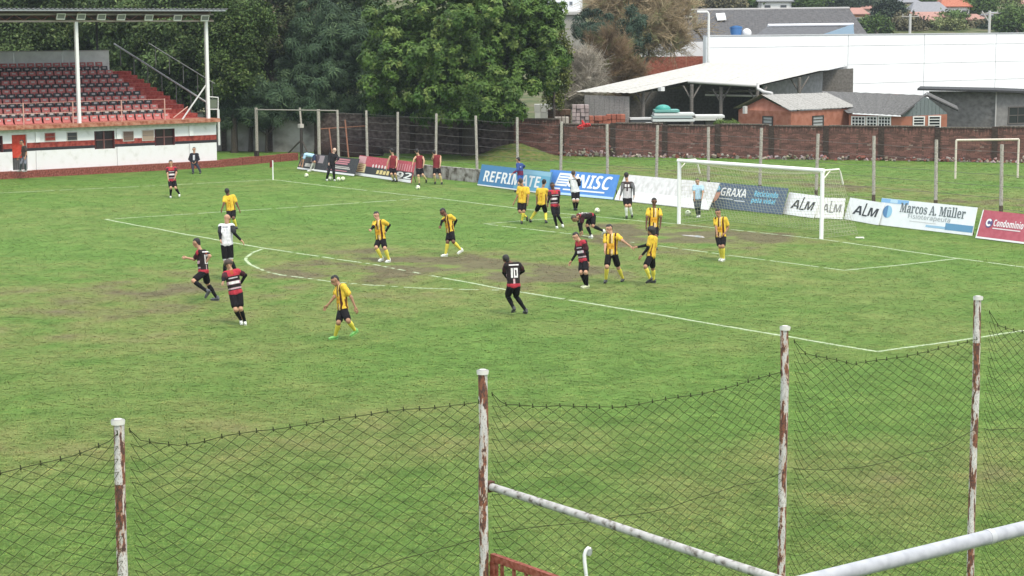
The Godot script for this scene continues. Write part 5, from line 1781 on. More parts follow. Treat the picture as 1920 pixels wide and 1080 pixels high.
func build_near():
	var rusty := rusty_post_mat()
	var rust2: StandardMaterial3D = rusty.duplicate()
	rust2.uv1_offset = Vector3(0.3, 0.37, 0)
	var rust3: StandardMaterial3D = rusty.duplicate()
	rust3.uv1_offset = Vector3(0.6, 0.71, 0)
	var capm := plain(0.58, 0.56, 0.52, 0.7)
	var f = thing("chain_link_fence", "sagging chain link fence on rusty white pipe posts", "fence", Vector3(FX, 0, 40))
	var tops := []
	for e in [[-480, 884], [221, 787], [905, 694], [1472, 612], [1834, 556], [2200, 500]]:
		tops.append(onx(e[0], e[1], FX))
	var k := 0
	for t in tops:
		var m := MB.new()
		var pts := []
		for i in 13: pts.append(Vector3(t.x, lerpf(-0.1, t.y - 0.02, i / 12.0), t.z) + Vector3(0.006 * sin(i * 1.7 + k), 0, 0.006 * cos(i * 2.3 + k)))
		m.tube(pts, 0.035, 14)
		put(m, "post", [rusty, rust2, rust3][k % 3], f)
		m = MB.new()
		m.tube([t - Vector3(0, 0.03, 0), t - Vector3(0, 0.008, 0), t, t + Vector3(0, 0.006, 0)], [0.043, 0.046, 0.044, 0.025], 16)
		put(m, "cap", capm, f)
		k += 1
	# wire mesh: sag of the top edge read off the photograph span by span
	var spans := [
		[[-460, 905], [-300, 935], [0, 885], [120, 857], [195, 829], [215, 811]],
		[[238, 806], [250, 823], [330, 833], [480, 806], [700, 772], [890, 752]],
		[[916, 738], [936, 758], [1000, 763], [1150, 762], [1300, 738], [1458, 697]],
		[[1483, 640], [1500, 661], [1592, 681], [1700, 666], [1822, 634]],
		[[1846, 585], [1862, 609], [1905, 623], [1990, 615], [2185, 575]]]
	var wire := plain(0.045, 0.052, 0.024, 0.8)
	var nf := FastNoiseLite.new()
	nf.seed = 21; nf.frequency = 0.5
	for sp in spans:
		var tp := []
		for e in sp: tp.append(onx(e[0], e[1], FX))
		var za: float = tp[0].z
		var zb: float = tp[tp.size() - 1].z
		var topy := func(z):
			for i in tp.size() - 1:
				if z <= tp[i].z and z >= tp[i + 1].z:
					var t: float = (tp[i].z - z) / maxf(0.001, tp[i].z - tp[i + 1].z)
					return lerpf(tp[i].y, tp[i + 1].y, t)
			return tp[tp.size() - 1].y
		var m := MB.new()
		var cell := 0.066
		var nx := int((za - zb) / cell)
		var cv := 0.042
		var ny := int(3.4 / cv)
		var pos := func(i, j):
			var z: float = lerpf(za, zb, float(i) / nx)
			var dz := (nf.get_noise_2d(z * 1.3, j * 0.06) * 0.03) * minf(1.0, j * 0.1 + 0.3)
			var y: float = topy.call(z) - j * cv
			var edge := minf(1.0, minf(i, nx - i) / 4.0)
			return Vector3(FX + 0.045 + 0.05 * nf.get_noise_2d(z * 0.8 + 50.0, j * 0.05) + 0.004 * ((i + j) % 2), y + nf.get_noise_2d(z * 2.0, j * 0.12 + 9.0) * 0.022 * edge, z + dz * edge)
		var grid := []
		for j in ny + 1:
			var row := []
			for i in nx + 1: row.append(pos.call(i, j))
			grid.append(row)
		for j in ny:
			if grid[j][0].y < 0.15: break
			for i in nx + 1:
				if (i + j) % 2: continue
				if i < nx: m.tube([grid[j][i], grid[j + 1][i + 1]], 0.0021, 3, false)
				if i > 0: m.tube([grid[j][i], grid[j + 1][i - 1]], 0.0021, 3, false)
		put(m, "wire_mesh", wire, f)
		# selvedge wire with twisted ends
		m = MB.new()
		var tw := []
		for i in nx + 1: tw.append(grid[0][i] + Vector3(0.004, 0.004, 0))
		m.tube(tw, 0.003, 5, false)
		for i in range(0, nx + 1, 2):
			m.tube([grid[0][i] - Vector3(0, 0.012, 0), grid[0][i] + Vector3(0, 0.022, 0.004)], 0.0045, 5)
		put(m, "top_wire", wire, f)
		m = MB.new()
		var mw := []
		for i in 13:
			var z := lerpf(za, zb, i / 12.0)
			mw.append(Vector3(FX + 0.05, tops[1].y - 1.25 - 0.10 * sin(PI * i / 12.0) + 0.05 * nf.get_noise_1d(z * 3.0), z))
		m.tube(mw, 0.003, 5, false)
		put(m, "tension_wire", wire, f)
	# white diagonal-looking rail leading from the second post back towards the stand
	var flake := nm([[0.09, 0.075, 0.06], [0.30, 0.29, 0.27], [0.38, 0.37, 0.355], [0.42, 0.41, 0.39]], 0.8, 0.8, 111, 0.035, 0.2, 0.7)
	var a := onx(918, 912, FX)
	var dvec := Vector3(1, 0, 0)
	var rl = thing("gate_rail", "peeling white pipe rail running back from the second rusty post", "rail", a)
	var rp := MB.new()
	var end := a + Vector3(3.4, -0.05, -0.05)
	rp.tube([a, a.lerp(end, 0.33) + Vector3(0, 0.006, 0), a.lerp(end, 0.66), end], [0.030, 0.030, 0.030, 0.030], 10)
	put(rp, "rail", flake, rl)
	bar(rl, "rail_post", flake, end + Vector3(0, 0.02, 0), Vector3(end.x, 0, end.z), 0.03, 8)
	bx(rl, "clamp", plain(0.10, 0.05, 0.035), a + Vector3(0.0, 0, 0), Vector3(0.05, 0.08, 0.06))
	# rust red gate below it
	var g0 := onx(920, 1043, FX) + Vector3(0.02, 0, 0)
	var gt = thing("gate", "rust red steel gate with upright bars beside the second post", "gate", Vector3(g0.x, 0, g0.z))
	var rg := nm([[0.17, 0.045, 0.028], [0.26, 0.075, 0.05], [0.30, 0.11, 0.08]], 0.6, 0.75, 112, 0.04)
	var gw := 1.5
	bx(gt, "top_bar", rg, g0 + Vector3(gw / 2, 0, 0), Vector3(gw, 0.055, 0.04))
	bx(gt, "bottom_bar", rg, Vector3(g0.x + gw / 2, 0.15, g0.z), Vector3(gw, 0.055, 0.04))
	for i in 2: bx(gt, "stile", rg, Vector3(g0.x + i * (gw - 0.04) + 0.02, g0.y / 2 + 0.05, g0.z), Vector3(0.055, g0.y - 0.16, 0.042))
	for i in 9: bx(gt, "bar", rg, Vector3(g0.x + 0.12 + 0.145 * i, g0.y / 2 + 0.05, g0.z), Vector3(0.02, g0.y - 0.17, 0.02))
	# white pipe handrail in front
	var h0 := gp(1500, 1094, 5.85)
	var h1 := gp(1930, 988, 5.85)
	var hd := (h1 - h0).normalized()
	var hr = thing("handrail", "smooth white pipe handrail crossing the lower right corner", "handrail", h0)
	var hm := MB.new()
	h0 -= hd * 1.4
	h1 += hd * 1.6
	var thick := 0.0255
	hm.tube([h0, h0.lerp(h1, 0.5), h1], thick, 18)
	put(hm, "rail", nm([[0.30, 0.31, 0.33], [0.36, 0.37, 0.39], [0.39, 0.40, 0.42]], 0.5, 0.45, 113, 0.03), hr)
	var jt := h0.lerp(h1, 0.56)
	hm = MB.new()
	hm.tube([jt - hd * 0.012, jt + hd * 0.012], thick + 0.0016, 18)
	put(hm, "weld", plain(0.40, 0.41, 0.42, 0.6), hr)
	for e in [h0 + hd * 0.15, h1 - hd * 0.15]:
		bar(hr, "post", plain(0.6, 0.61, 0.62, 0.5), e, Vector3(e.x, 2.5, e.z), 0.024, 12)
	# white crooked pipe by the gate
	var ld := depth_of(onx(1098, 1060, FX)) - 0.6
	var lp = thing("crooked_pipe", "thin white pipe with a hooked top beyond the gate", "pipe", down(atd(1100, 1080, ld), 0))
	var lm := MB.new()
	var b0 := atd(1100, 1085, ld)
	lm.tube([down(b0, 0.0), b0, atd(1096, 1052, ld), atd(1096, 1040, ld), atd(1099, 1032, ld), atd(1103, 1028, ld), atd(1107, 1030, ld)], [0.014, 0.014, 0.014, 0.014, 0.015, 0.016, 0.014], 10)
	put(lm, "pipe", plain(0.66, 0.67, 0.66, 0.4), lp)
	lm = MB.new()
	lm.tube([atd(1107, 1029, ld), atd(1105, 1037, ld), atd(1104, 1042, ld)], [0.016, 0.022, 0.012], 10)
	put(lm, "nozzle", plain(0.25, 0.27, 0.25, 0.5), lp)

# ================================================================ PEOPLE
func field_mesh(bones: Array, cell: float, kk := 0.03) -> Array:      # smooth union of tapered capsules meshed as surface nets: [points, normals, triangle indices]
	var lo := Vector3(1e9, 1e9, 1e9)
	var hi := -lo
	for b in bones:
		var r: float = maxf(b[2], b[3]) + 0.03
		lo = lo.min((b[0] as Vector3).min(b[1]) - Vector3(r, r, r)); hi = hi.max((b[0] as Vector3).max(b[1]) + Vector3(r, r, r))
	lo -= Vector3.ONE * cell * 2.0
	var nx := int((hi.x - lo.x) / cell) + 3
	var ny := int((hi.y - lo.y) / cell) + 3
	var nz := int((hi.z - lo.z) / cell) + 3
	var F := PackedFloat32Array()
	F.resize(nx * ny * nz)
	F.fill(1.0)
	var mk := PackedByteArray()
	mk.resize(nx * ny * nz)
	for b in bones:
		var a: Vector3 = b[0]
		var c: Vector3 = b[1]
		var ra: float = b[2]
		var rb: float = b[3]
		var ba := c - a
		var L2 := maxf(ba.length_squared(), 1e-8)
		var rr := maxf(ra, rb) + kk + cell * 1.5
		var l := (a.min(c) - Vector3(rr, rr, rr) - lo) / cell
		var h := (a.max(c) + Vector3(rr, rr, rr) - lo) / cell
		var x0 := maxi(0, int(l.x)); var x1 := mini(nx - 1, int(h.x) + 1)
		var y0 := maxi(0, int(l.y)); var y1 := mini(ny - 1, int(h.y) + 1)
		var z0 := maxi(0, int(l.z)); var z1 := mini(nz - 1, int(h.z) + 1)
		for z in range(z0, z1 + 1):
			for y in range(y0, y1 + 1):
				var idx := (z * ny + y) * nx + x0
				for x in range(x0, x1 + 1):
					var p := lo + Vector3(x, y, z) * cell
					var t := clampf((p - a).dot(ba) / L2, 0.0, 1.0)
					var d := (p - a - ba * t).length() - (ra + (rb - ra) * t)
					if d < kk + cell * 1.5:
						var o := F[idx]
						var q := maxf(kk - absf(o - d), 0.0) / kk
						F[idx] = minf(o, d) - q * q * kk * 0.25
						if d < cell * 2.0: mk[idx] = 1
					idx += 1
	var vid := {}
	var P := PackedVector3Array()
	var N := PackedVector3Array()
	var sy := nx
	var sz := nx * ny
	var off := [0, 1, sy, sy + 1, sz, sz + 1, sz + sy, sz + sy + 1]
	var cx := [Vector3(0, 0, 0), Vector3(1, 0, 0), Vector3(0, 1, 0), Vector3(1, 1, 0), Vector3(0, 0, 1), Vector3(1, 0, 1), Vector3(0, 1, 1), Vector3(1, 1, 1)]
	var ed := [[0, 1], [2, 3], [4, 5], [6, 7], [0, 2], [1, 3], [4, 6], [5, 7], [0, 4], [1, 5], [2, 6], [3, 7]]
	var cand := PackedInt32Array()
	for i in mk.size():
		if mk[i]: cand.append(i)
	for i in cand:
		var x := i % nx
		var y := (i / nx) % ny
		var z := i / sz
		if x >= nx - 1 or y >= ny - 1 or z >= nz - 1: continue
		var f0 := F[i]; var f1 := F[i + 1]; var f2 := F[i + sy]; var f3 := F[i + sy + 1]
		var f4 := F[i + sz]; var f5 := F[i + sz + 1]; var f6 := F[i + sz + sy]; var f7 := F[i + sz + sy + 1]
		var cnt := int(f0 < 0) + int(f1 < 0) + int(f2 < 0) + int(f3 < 0) + int(f4 < 0) + int(f5 < 0) + int(f6 < 0) + int(f7 < 0)
		if cnt == 0 or cnt == 8: continue
		var fv := [f0, f1, f2, f3, f4, f5, f6, f7]
		var s := Vector3.ZERO
		var k := 0
		for e in ed:
			var u: float = fv[e[0]]
			var v: float = fv[e[1]]
			if (u < 0) != (v < 0):
				s += (cx[e[0]] as Vector3).lerp(cx[e[1]], u / (u - v))
				k += 1
		vid[i] = P.size()
		P.append(lo + (Vector3(x, y, z) + s / k) * cell)
		N.append(Vector3(f1 + f3 + f5 + f7 - f0 - f2 - f4 - f6, f2 + f3 + f6 + f7 - f0 - f1 - f4 - f5, f4 + f5 + f6 + f7 - f0 - f1 - f2 - f3).normalized())
	var T := PackedInt32Array()
	for i in vid:
		for ax in 3:
			var st: int = [1, sy, sz][ax]
			var u: int = [sy, sz, 1][ax]
			var w: int = [sz, 1, sy][ax]
			if i + st >= F.size(): continue
			var a := F[i] < 0
			if a == (F[i + st] < 0): continue
			if not (vid.has(i - u) and vid.has(i - w) and vid.has(i - u - w)): continue
			var q := [vid[i], vid[i - u], vid[i - u - w], vid[i - w]]
			if a: T.append_array([q[0], q[1], q[2], q[0], q[2], q[3]])
			else: T.append_array([q[0], q[2], q[1], q[0], q[3], q[2]])
	return [P, N, T]
func add_field(m: MB, fm: Array, xf := Transform3D()):
	var P: PackedVector3Array = fm[0]
	var N: PackedVector3Array = fm[1]
	var T: PackedInt32Array = fm[2]
	for i in range(0, T.size(), 3):
		m.t3(xf * P[T[i]], xf * P[T[i + 1]], xf * P[T[i + 2]], xf.basis * N[T[i]], xf.basis * N[T[i + 1]], xf.basis * N[T[i + 2]])
# templates: heads look along +z, hands point along -y with the thumb to +z, boots point along +z
var head_t: MB
var hair_t: MB
var hair_long_t: MB
var hand_t: MB
var boot_t: MB
func make_templates():
	head_t = MB.new()
	add_field(head_t, field_mesh([[Vector3(0, 0.045, -0.015), Vector3(0, 0.03, 0.012), 0.085, 0.08], [Vector3(0, -0.03, 0.02), Vector3(0, -0.075, 0.048), 0.062, 0.036],
		[Vector3(0, 0.02, 0.088), Vector3(0, -0.025, 0.104), 0.010, 0.016], [Vector3(0.078, -0.005, -0.005), Vector3(0.08, 0.02, -0.012), 0.014, 0.018], [Vector3(-0.078, -0.005, -0.005), Vector3(-0.08, 0.02, -0.012), 0.014, 0.018],
		[Vector3(0.03, 0.032, 0.078), Vector3(-0.03, 0.032, 0.078), 0.014, 0.014], [Vector3(0.02, -0.052, 0.082), Vector3(-0.02, -0.052, 0.082), 0.009, 0.009], [Vector3(0, -0.02, -0.03), Vector3(0, -0.10, -0.03), 0.062, 0.056]], 0.011, 0.02))
	head_t.col = Color(0.10, 0.08, 0.07)
	for s in [-1, 1]:
		head_t.ball(Vector3(0.032 * s, 0.012, 0.083), Vector3(0.013, 0.009, 0.010), 5, 7)
		head_t.box(Vector3(0.032 * s, 0.034, 0.090), Vector3(0.034, 0.007, 0.01))
	hair_t = MB.new()
	add_field(hair_t, field_mesh([[Vector3(0, 0.060, -0.026), Vector3(0, 0.066, 0.0), 0.086, 0.076], [Vector3(0, 0.02, -0.045), Vector3(0, -0.03, -0.05), 0.070, 0.055]], 0.012, 0.02))
	hair_long_t = MB.new()
	add_field(hair_long_t, field_mesh([[Vector3(0, 0.065, -0.022), Vector3(0, 0.065, 0.015), 0.098, 0.09], [Vector3(0, 0.02, -0.05), Vector3(0, -0.06, -0.055), 0.085, 0.07], [Vector3(0.05, 0.04, -0.02), Vector3(-0.05, 0.04, -0.02), 0.07, 0.07]], 0.014, 0.02))
	hand_t = MB.new()
	var bn := [[Vector3(0, -0.02, 0.02), Vector3(0, -0.085, 0.028), 0.019, 0.016], [Vector3(0, -0.02, -0.018), Vector3(0, -0.085, -0.026), 0.019, 0.014], [Vector3(0, 0.01, 0), Vector3(0, -0.03, 0), 0.026, 0.026]]
	var zs := [0.030, 0.010, -0.010, -0.029]
	var ls := [0.072, 0.080, 0.074, 0.058]
	for i in 4:
		var k := Vector3(0, -0.09, zs[i])
		var p1 := k + Vector3(0.010, -ls[i] * 0.5, zs[i] * 0.15)
		var p2 := p1 + Vector3(0.026, -ls[i] * 0.42, 0)
		bn.append([k, p1, 0.0095, 0.009]); bn.append([p1, p2, 0.009, 0.0075])
	bn.append([Vector3(0.005, -0.025, 0.03), Vector3(0.012, -0.062, 0.056), 0.013, 0.011]); bn.append([Vector3(0.012, -0.062, 0.056), Vector3(0.020, -0.095, 0.060), 0.011, 0.009])
	add_field(hand_t, field_mesh(bn, 0.0065, 0.006))
	boot_t = MB.new()
	add_field(boot_t, field_mesh([[Vector3(0, -0.03, -0.045), Vector3(0, -0.045, 0.10), 0.040, 0.036], [Vector3(0, -0.048, 0.10), Vector3(0, -0.055, 0.17), 0.038, 0.026], [Vector3(0, -0.02, -0.01), Vector3(0, 0.02, -0.02), 0.042, 0.042]], 0.014, 0.02))
	boot_t.box(Vector3(0, -0.083, 0.055), Vector3(0.07, 0.012, 0.24))
# shirt prints, the yellow front with a painted highlight: left half front, right half back, last columns sleeve
func kit_tex(kind: String) -> StandardMaterial3D:
	if mats.has("kit" + kind): return mats["kit" + kind]
	var im := Image.create(160, 64, false, Image.FORMAT_RGB8)
	var f := func(x0, y0, x1, y1, c: Color): im.fill_rect(Rect2i(int(x0), int(y0), int(x1 - x0), int(y1 - y0)), c.linear_to_srgb())
	var Y := Color(0.60, 0.40, 0.045)
	var K := Color(0.022, 0.016, 0.016)
	var Rd := Color(0.36, 0.035, 0.050)
	var W := Color(0.66, 0.64, 0.63)
	match kind:
		"yellow":
			f.call(0, 0, 160, 64, Y)
			for x in [8, 26, 48]: f.call(x, 0, x + (7 if x != 26 else 6), 64, Color(0.06, 0.022, 0.012))
			f.call(34, 0, 41, 26, Color(0.62, 0.46, 0.26)); f.call(33, 44, 42, 64, Color(0.62, 0.46, 0.26))  # pale centre strips: a whitish highlight put into the yellow cloth colour
			f.call(14, 27, 48, 42, Color(0.58, 0.30, 0.03))
			f.call(18, 32, 44, 36, Color(0.42, 0.22, 0.02))
			for x in [70, 118]: f.call(x, 20, x + 4, 64, Color(0.10, 0.04, 0.015))
			f.call(88, 16, 92, 44, Color(0.40, 0.20, 0.015)); f.call(98, 16, 102, 44, Color(0.40, 0.20, 0.015)); f.call(88, 16, 102, 20, Color(0.40, 0.20, 0.015)); f.call(88, 28, 102, 32, Color(0.40, 0.20, 0.015))
		"stripes":
			f.call(0, 0, 160, 64, K)
			f.call(0, 0, 64, 14, Rd); f.call(0, 26, 64, 34, Color(0.42, 0.25, 0.30)); f.call(12, 27, 52, 33, W); f.call(0, 42, 64, 46, Color(0.42, 0.30, 0.32)); f.call(0, 48, 64, 64, Rd)
			f.call(14, 17, 50, 20, Color(0.4, 0.38, 0.38))
			f.call(26, 0, 38, 10, Color(0.30, 0.07, 0.03))
			f.call(76, 3, 116, 6, W)
			f.call(82, 12, 90, 36, W); f.call(94, 12, 110, 36, W); f.call(99, 17, 105, 31, K)
			f.call(90, 38, 98, 50, Color(0.5, 0.35, 0.36))
			f.call(64, 50, 128, 64, Rd)
			f.call(128, 0, 160, 64, Color(0.05, 0.018, 0.022))
		"keeper":
			f.call(0, 0, 160, 64, Color(0.50, 0.49, 0.50))
			f.call(64, 0, 128, 22, Color(0.05, 0.038, 0.036)); f.call(0, 0, 64, 18, Color(0.05, 0.038, 0.036))
			f.call(82, 8, 92, 18, W); f.call(98, 8, 108, 18, W)
			f.call(90, 22, 100, 32, Color(0.06, 0.045, 0.045)); f.call(118, 20, 128, 50, Color(0.06, 0.05, 0.05)); f.call(64, 20, 70, 40, Color(0.12, 0.1, 0.1))
			f.call(128, 0, 160, 64, Color(0.10, 0.10, 0.10))
		"referee":
			f.call(0, 0, 160, 64, Color(0.62, 0.62, 0.63))
			f.call(80, 6, 104, 10, Color(0.25, 0.25, 0.27))
			f.call(128, 0, 160, 64, Color(0.03, 0.03, 0.032))
		"bib":
			f.call(0, 0, 160, 64, Color(0.17, 0.030, 0.035))
			f.call(0, 56, 128, 60, Color(0.35, 0.22, 0.2))
		"blue":
			f.call(0, 0, 160, 64, Color(0.035, 0.065, 0.20))
			f.call(0, 34, 128, 54, Color(0.13, 0.022, 0.05))
			f.call(76, 14, 92, 20, Color(0.3, 0.35, 0.5))
		"sky":
			f.call(0, 0, 160, 64, Color(0.34, 0.50, 0.62))
		"black":
			f.call(0, 0, 160, 64, Color(0.018, 0.018, 0.02))
		"jacket":
			f.call(0, 0, 160, 64, Color(0.020, 0.021, 0.026))
			f.call(26, 10, 42, 40, Color(0.5, 0.5, 0.52))
		"brown":
			f.call(0, 0, 160, 64, Color(0.055, 0.04, 0.032))
	var m := StandardMaterial3D.new()
	m.albedo_texture = ImageTexture.create_from_image(im)
	m.roughness = 0.85
	m.rim_enabled = true
	m.rim = 0.05
	m.metallic_specular = 0.2
	mats["kit" + kind] = m
	return m
# joints come in pixels of a crop of the photograph [x0, y0, scale]; each limb gets its depth from its true length
func person(label: String, crop: Array, basepx, yaw_deg: float, J: Dictionary, K: Dictionary, group := ""):
	var cv := func(p): return Vector2(crop[0] + p[0] / crop[2], crop[1] + p[1] / crop[2])
	var bp: Vector2 = cv.call(basepx)
	var gy: float = K.get("ground", 0.0)
	var base := gp(bp.x, bp.y, gy)
	var dep := depth_of(base)
	var H: float = K.get("h", 1.70 + 0.10 * fposmod(basepx[0] * 0.377 + basepx[1] * 0.113, 1.0))
	var s := H / 1.76
	var right := Vector3(CB.x.x, 0, CB.x.z).normalized()
	var tow := right.cross(Vector3.UP).normalized()
	if tow.dot(EYE - base) < 0: tow = -tow
	var yaw := deg_to_rad(yaw_deg)
	var Fd := right * sin(yaw) + tow * cos(yaw)
	var A := right * cos(yaw) - tow * sin(yaw)
	if cos(yaw) < -0.001: A = -A
	var place := func(p, z):      # z metres towards the camera
		var q: Vector2 = cv.call(p)
		return atd(q.x, q.y, dep - z)
	var zof := func(v: Vector3): return dep - depth_of(v)
	var ext := func(par: Vector3, p, L: float, sg: float):      # joint at pixel p with bone length L from par, towards (+) or away (-) from the camera
		var z0: float = zof.call(par)
		var q: Vector3 = place.call(p, z0)
		var l := (q - par).length()
		if l < L: q = place.call(p, z0 + sg * sqrt(L * L - l * l))
		elif l > L * 1.12: q = par + (q - par) * (L * 1.12 / l)
		return q
	var z0: float = J.get("z", 0.0)
	var Pv: Vector3 = place.call(J.pelvis, z0)
	var C: Vector3 = ext.call(Pv, J.chest, 0.50 * s, J.get("lean", 0.0))
	var Hd: Vector3 = place.call(J.head, zof.call(C))
	if (Hd - C).length() > 0.30 * s: Hd = C + (Hd - C).normalized() * 0.30 * s
	if (Hd - C).length() < 0.22 * s: Hd = C + (Hd - C).normalized() * 0.22 * s
	var S := (C - Pv).normalized()
	A = (A - S * A.dot(S)).normalized()
	Fd = (Fd - S * Fd.dot(S)).normalized()
	var sL := C - A * 0.175 * s
	var sR := C + A * 0.175 * s
	var hL := Pv - A * 0.09 * s - S * 0.03
	var hR := Pv + A * 0.09 * s - S * 0.03
	var sg: Array = J.get("sg", [1, 1, 1, 1, 1, -1, 1, -1])
	var eL: Vector3 = ext.call(sL, J.eL, 0.29 * s, sg[0]); var wL: Vector3 = ext.call(eL, J.wL, 0.25 * s, sg[1])
	var eR: Vector3 = ext.call(sR, J.eR, 0.29 * s, sg[2]); var wR: Vector3 = ext.call(eR, J.wR, 0.25 * s, sg[3])
	var kL: Vector3 = ext.call(hL, J.kL, 0.43 * s, sg[4]); var aL: Vector3 = ext.call(kL, J.aL, 0.42 * s, sg[5])
	var kR: Vector3 = ext.call(hR, J.kR, 0.43 * s, sg[6]); var aR: Vector3 = ext.call(kR, J.aR, 0.42 * s, sg[7])
	# set the lower boot on the ground
	var low := minf(aL.y, aR.y)
	var dy := gy + 0.088 - low
	var sh := Vector3(0, dy, 0)
	if absf(dy) < 0.5:
		for q in 1: pass
		C += sh; Pv += sh; Hd += sh; sL += sh; sR += sh; hL += sh; hR += sh; eL += sh; wL += sh; eR += sh; wR += sh; kL += sh; aL += sh; kR += sh; aR += sh
	var org := Vector3((aL.x + aR.x) / 2, gy, (aL.z + aR.z) / 2)
	var o = thing("person", label, "person", org, group)
	var cell := 0.021 if dep < 66.0 else 0.026
	# --- body
	var tb := [[sL + A * 0.03, sR - A * 0.03, 0.062 * s, 0.062 * s], [C - A * 0.075 * s - S * 0.08, Pv - A * 0.05 * s + S * 0.10, 0.092 * s, 0.082 * s], [C + A * 0.075 * s - S * 0.08, Pv + A * 0.05 * s + S * 0.10, 0.092 * s, 0.082 * s], [Pv - A * 0.065 * s, Pv + A * 0.065 * s, 0.092 * s, 0.092 * s]]
	var calf := func(k: Vector3, a: Vector3): return [k.lerp(a, 0.22) - Fd * 0.012, k.lerp(a, 0.45) - Fd * 0.014, 0.052 * s, 0.048 * s]
	var bones := tb + [[C, Hd.lerp(C, 0.25), 0.060 * s, 0.054 * s], [sL, eL, 0.052 * s, 0.040 * s], [eL, wL, 0.040 * s, 0.027 * s], [sR, eR, 0.052 * s, 0.040 * s], [eR, wR, 0.040 * s, 0.027 * s],
		[hL, kL, 0.084 * s, 0.056 * s], [kL, aL, 0.054 * s, 0.036 * s], [hR, kR, 0.084 * s, 0.056 * s], [kR, aR, 0.054 * s, 0.036 * s], calf.call(kL, aL), calf.call(kR, aR)]
	var body := MB.new()
	add_field(body, field_mesh(bones, cell))
	# head
	var hy := deg_to_rad(J.get("look", yaw_deg))
	var hf := right * sin(hy) + tow * cos(hy)
	var hup := (Hd - C).normalized()
	hup = (hup + Vector3.UP * 0.8 + S * 0.2).normalized()
	hf = (hf + Vector3.DOWN * J.get("nod", 0.15)).normalized()
	hf = (hf - hup * hf.dot(hup) * 0.6).normalized()
	var hx := hup.cross(hf).normalized()
	hup = hf.cross(hx).normalized()
	var hxf := Transform3D(Basis(hx, hup, hf) * (1.04 * s), Hd)
	body.add(head_t, hxf)
	# hands
	for e in [[eL, wL, -1.0], [eR, wR, 1.0]]:
		var dn: Vector3 = (e[0] - e[1]).normalized()
		var th := (Fd - dn * Fd.dot(dn))
		if th.length() < 0.1: th = S - dn * S.dot(dn)
		th = th.normalized()
		var xx := dn.cross(th).normalized()
		var bb := Basis(xx, dn, th) * s
		if xx.dot(A) * e[2] > 0:
			bb = Basis(-xx, dn, th) * s
			body.add_flip(hand_t, Transform3D(bb, e[1]))
		else: body.add(hand_t, Transform3D(bb, e[1]))
	var sk: Color = K.get("skin", Color(0.36, 0.20, 0.13))
	for i in body.c.size(): body.c[i] = Color(body.c[i].r * sk.r, body.c[i].g * sk.g, body.c[i].b * sk.b)
	put(body, "body", vcol(0.6), o)
	if K.has("hair"):
		var hm := MB.new()
		hm.add(hair_long_t if K.get("long", false) else hair_t, hxf)
		var hc: Color = K.hair
		put(hm, "hair", plain(hc.r, hc.g, hc.b, 0.7), o)
	# --- shirt
	var sl: float = K.get("sleeve", 0.62)
	var e: float = 0.022 * K.get("loose", 1.0)
	var shirt := [[sL + A * 0.03, sR - A * 0.03, 0.066 * s + e, 0.066 * s + e], [C - A * 0.075 * s - S * 0.08, Pv - A * 0.055 * s + S * 0.04, 0.094 * s + e, 0.092 * s + e], [C + A * 0.075 * s - S * 0.08, Pv + A * 0.055 * s + S * 0.04, 0.094 * s + e, 0.092 * s + e], [Pv - A * 0.075 * s + S * 0.02, Pv + A * 0.075 * s + S * 0.02, 0.088 * s + e, 0.088 * s + e]]
	if sl > 0.0: shirt += [[sL, sL.lerp(eL, minf(sl, 1.0)), 0.062 * s + e * 0.6, (0.066 if sl < 0.9 else 0.05) * s + e * 0.5], [sR, sR.lerp(eR, minf(sl, 1.0)), 0.062 * s + e * 0.6, (0.066 if sl < 0.9 else 0.05) * s + e * 0.5]]
	else:
		shirt[0] = [sL + A * 0.07, sR - A * 0.07, 0.064 * s + e, 0.064 * s + e]
	if sl > 1.0: shirt += [[eL, wL, 0.046 * s + e * 0.6, 0.036 * s + e * 0.5], [eR, wR, 0.046 * s + e * 0.6, 0.036 * s + e * 0.5]]
	var fm := field_mesh(shirt, cell, 0.035)
	var P: PackedVector3Array = fm[0]
	var N: PackedVector3Array = fm[1]
	var T: PackedInt32Array = fm[2]
	for i in P.size():      # creases in the cloth
		P[i] += N[i] * (0.010 * noise2.get_noise_3d(P[i].x * 9.0, P[i].y * 5.0, P[i].z * 9.0) + 0.006 * noise2.get_noise_3d(P[i].x * 26.0, P[i].y * 11.0, P[i].z * 26.0))
		N[i] = (N[i] + 0.55 * Vector3(noise2.get_noise_3d(P[i].x * 20.0, P[i].y * 12.0, P[i].z * 20.0), noise2.get_noise_3d(P[i].x * 20.0 + 50.0, P[i].y * 12.0, P[i].z * 20.0), noise2.get_noise_3d(P[i].x * 20.0, P[i].y * 12.0, P[i].z * 20.0 + 50.0))).normalized()
	var ms := MB.new()
	var len := (C - Pv).length() + 0.14
	var flip := 1.0 if A.cross(S).dot(Fd) > 0 else -1.0
	for i in range(0, T.size(), 3):
		var c := (P[T[i]] + P[T[i + 1]] + P[T[i + 2]]) / 3.0
		var nn := N[T[i]] + N[T[i + 1]] + N[T[i + 2]]
		var back := nn.dot(Fd) < 0
		var lat := (c - C).dot(A)
		var sleeve := false
		if sl > 0.0:
			for q in [[sL, eL], [sR, eR]]:
				var ab: Vector3 = q[1] - q[0]
				var t := clampf((c - q[0]).dot(ab) / ab.length_squared(), 0.0, 1.0)
				if t > 0.12 and (c - q[0] - ab * t).length() < 0.098 * s and absf(lat) > 0.13 * s: sleeve = true
		var uvs := []
		for k in 3:
			var p := P[T[i + k]]
			if sleeve:
				uvs.append(Vector2(0.91, 0.5))
				continue
			var u := clampf(0.5 + (p - C).dot(A) * flip / (0.44 * s), 0.02, 0.98)
			var v := clampf(((C - p).dot(S) + 0.06) / len, 0.01, 0.99)
			if back: u = 1.0 - u
			uvs.append(Vector2((u * 64.0 + (64.0 if back else 0.0)) / 160.0, v))
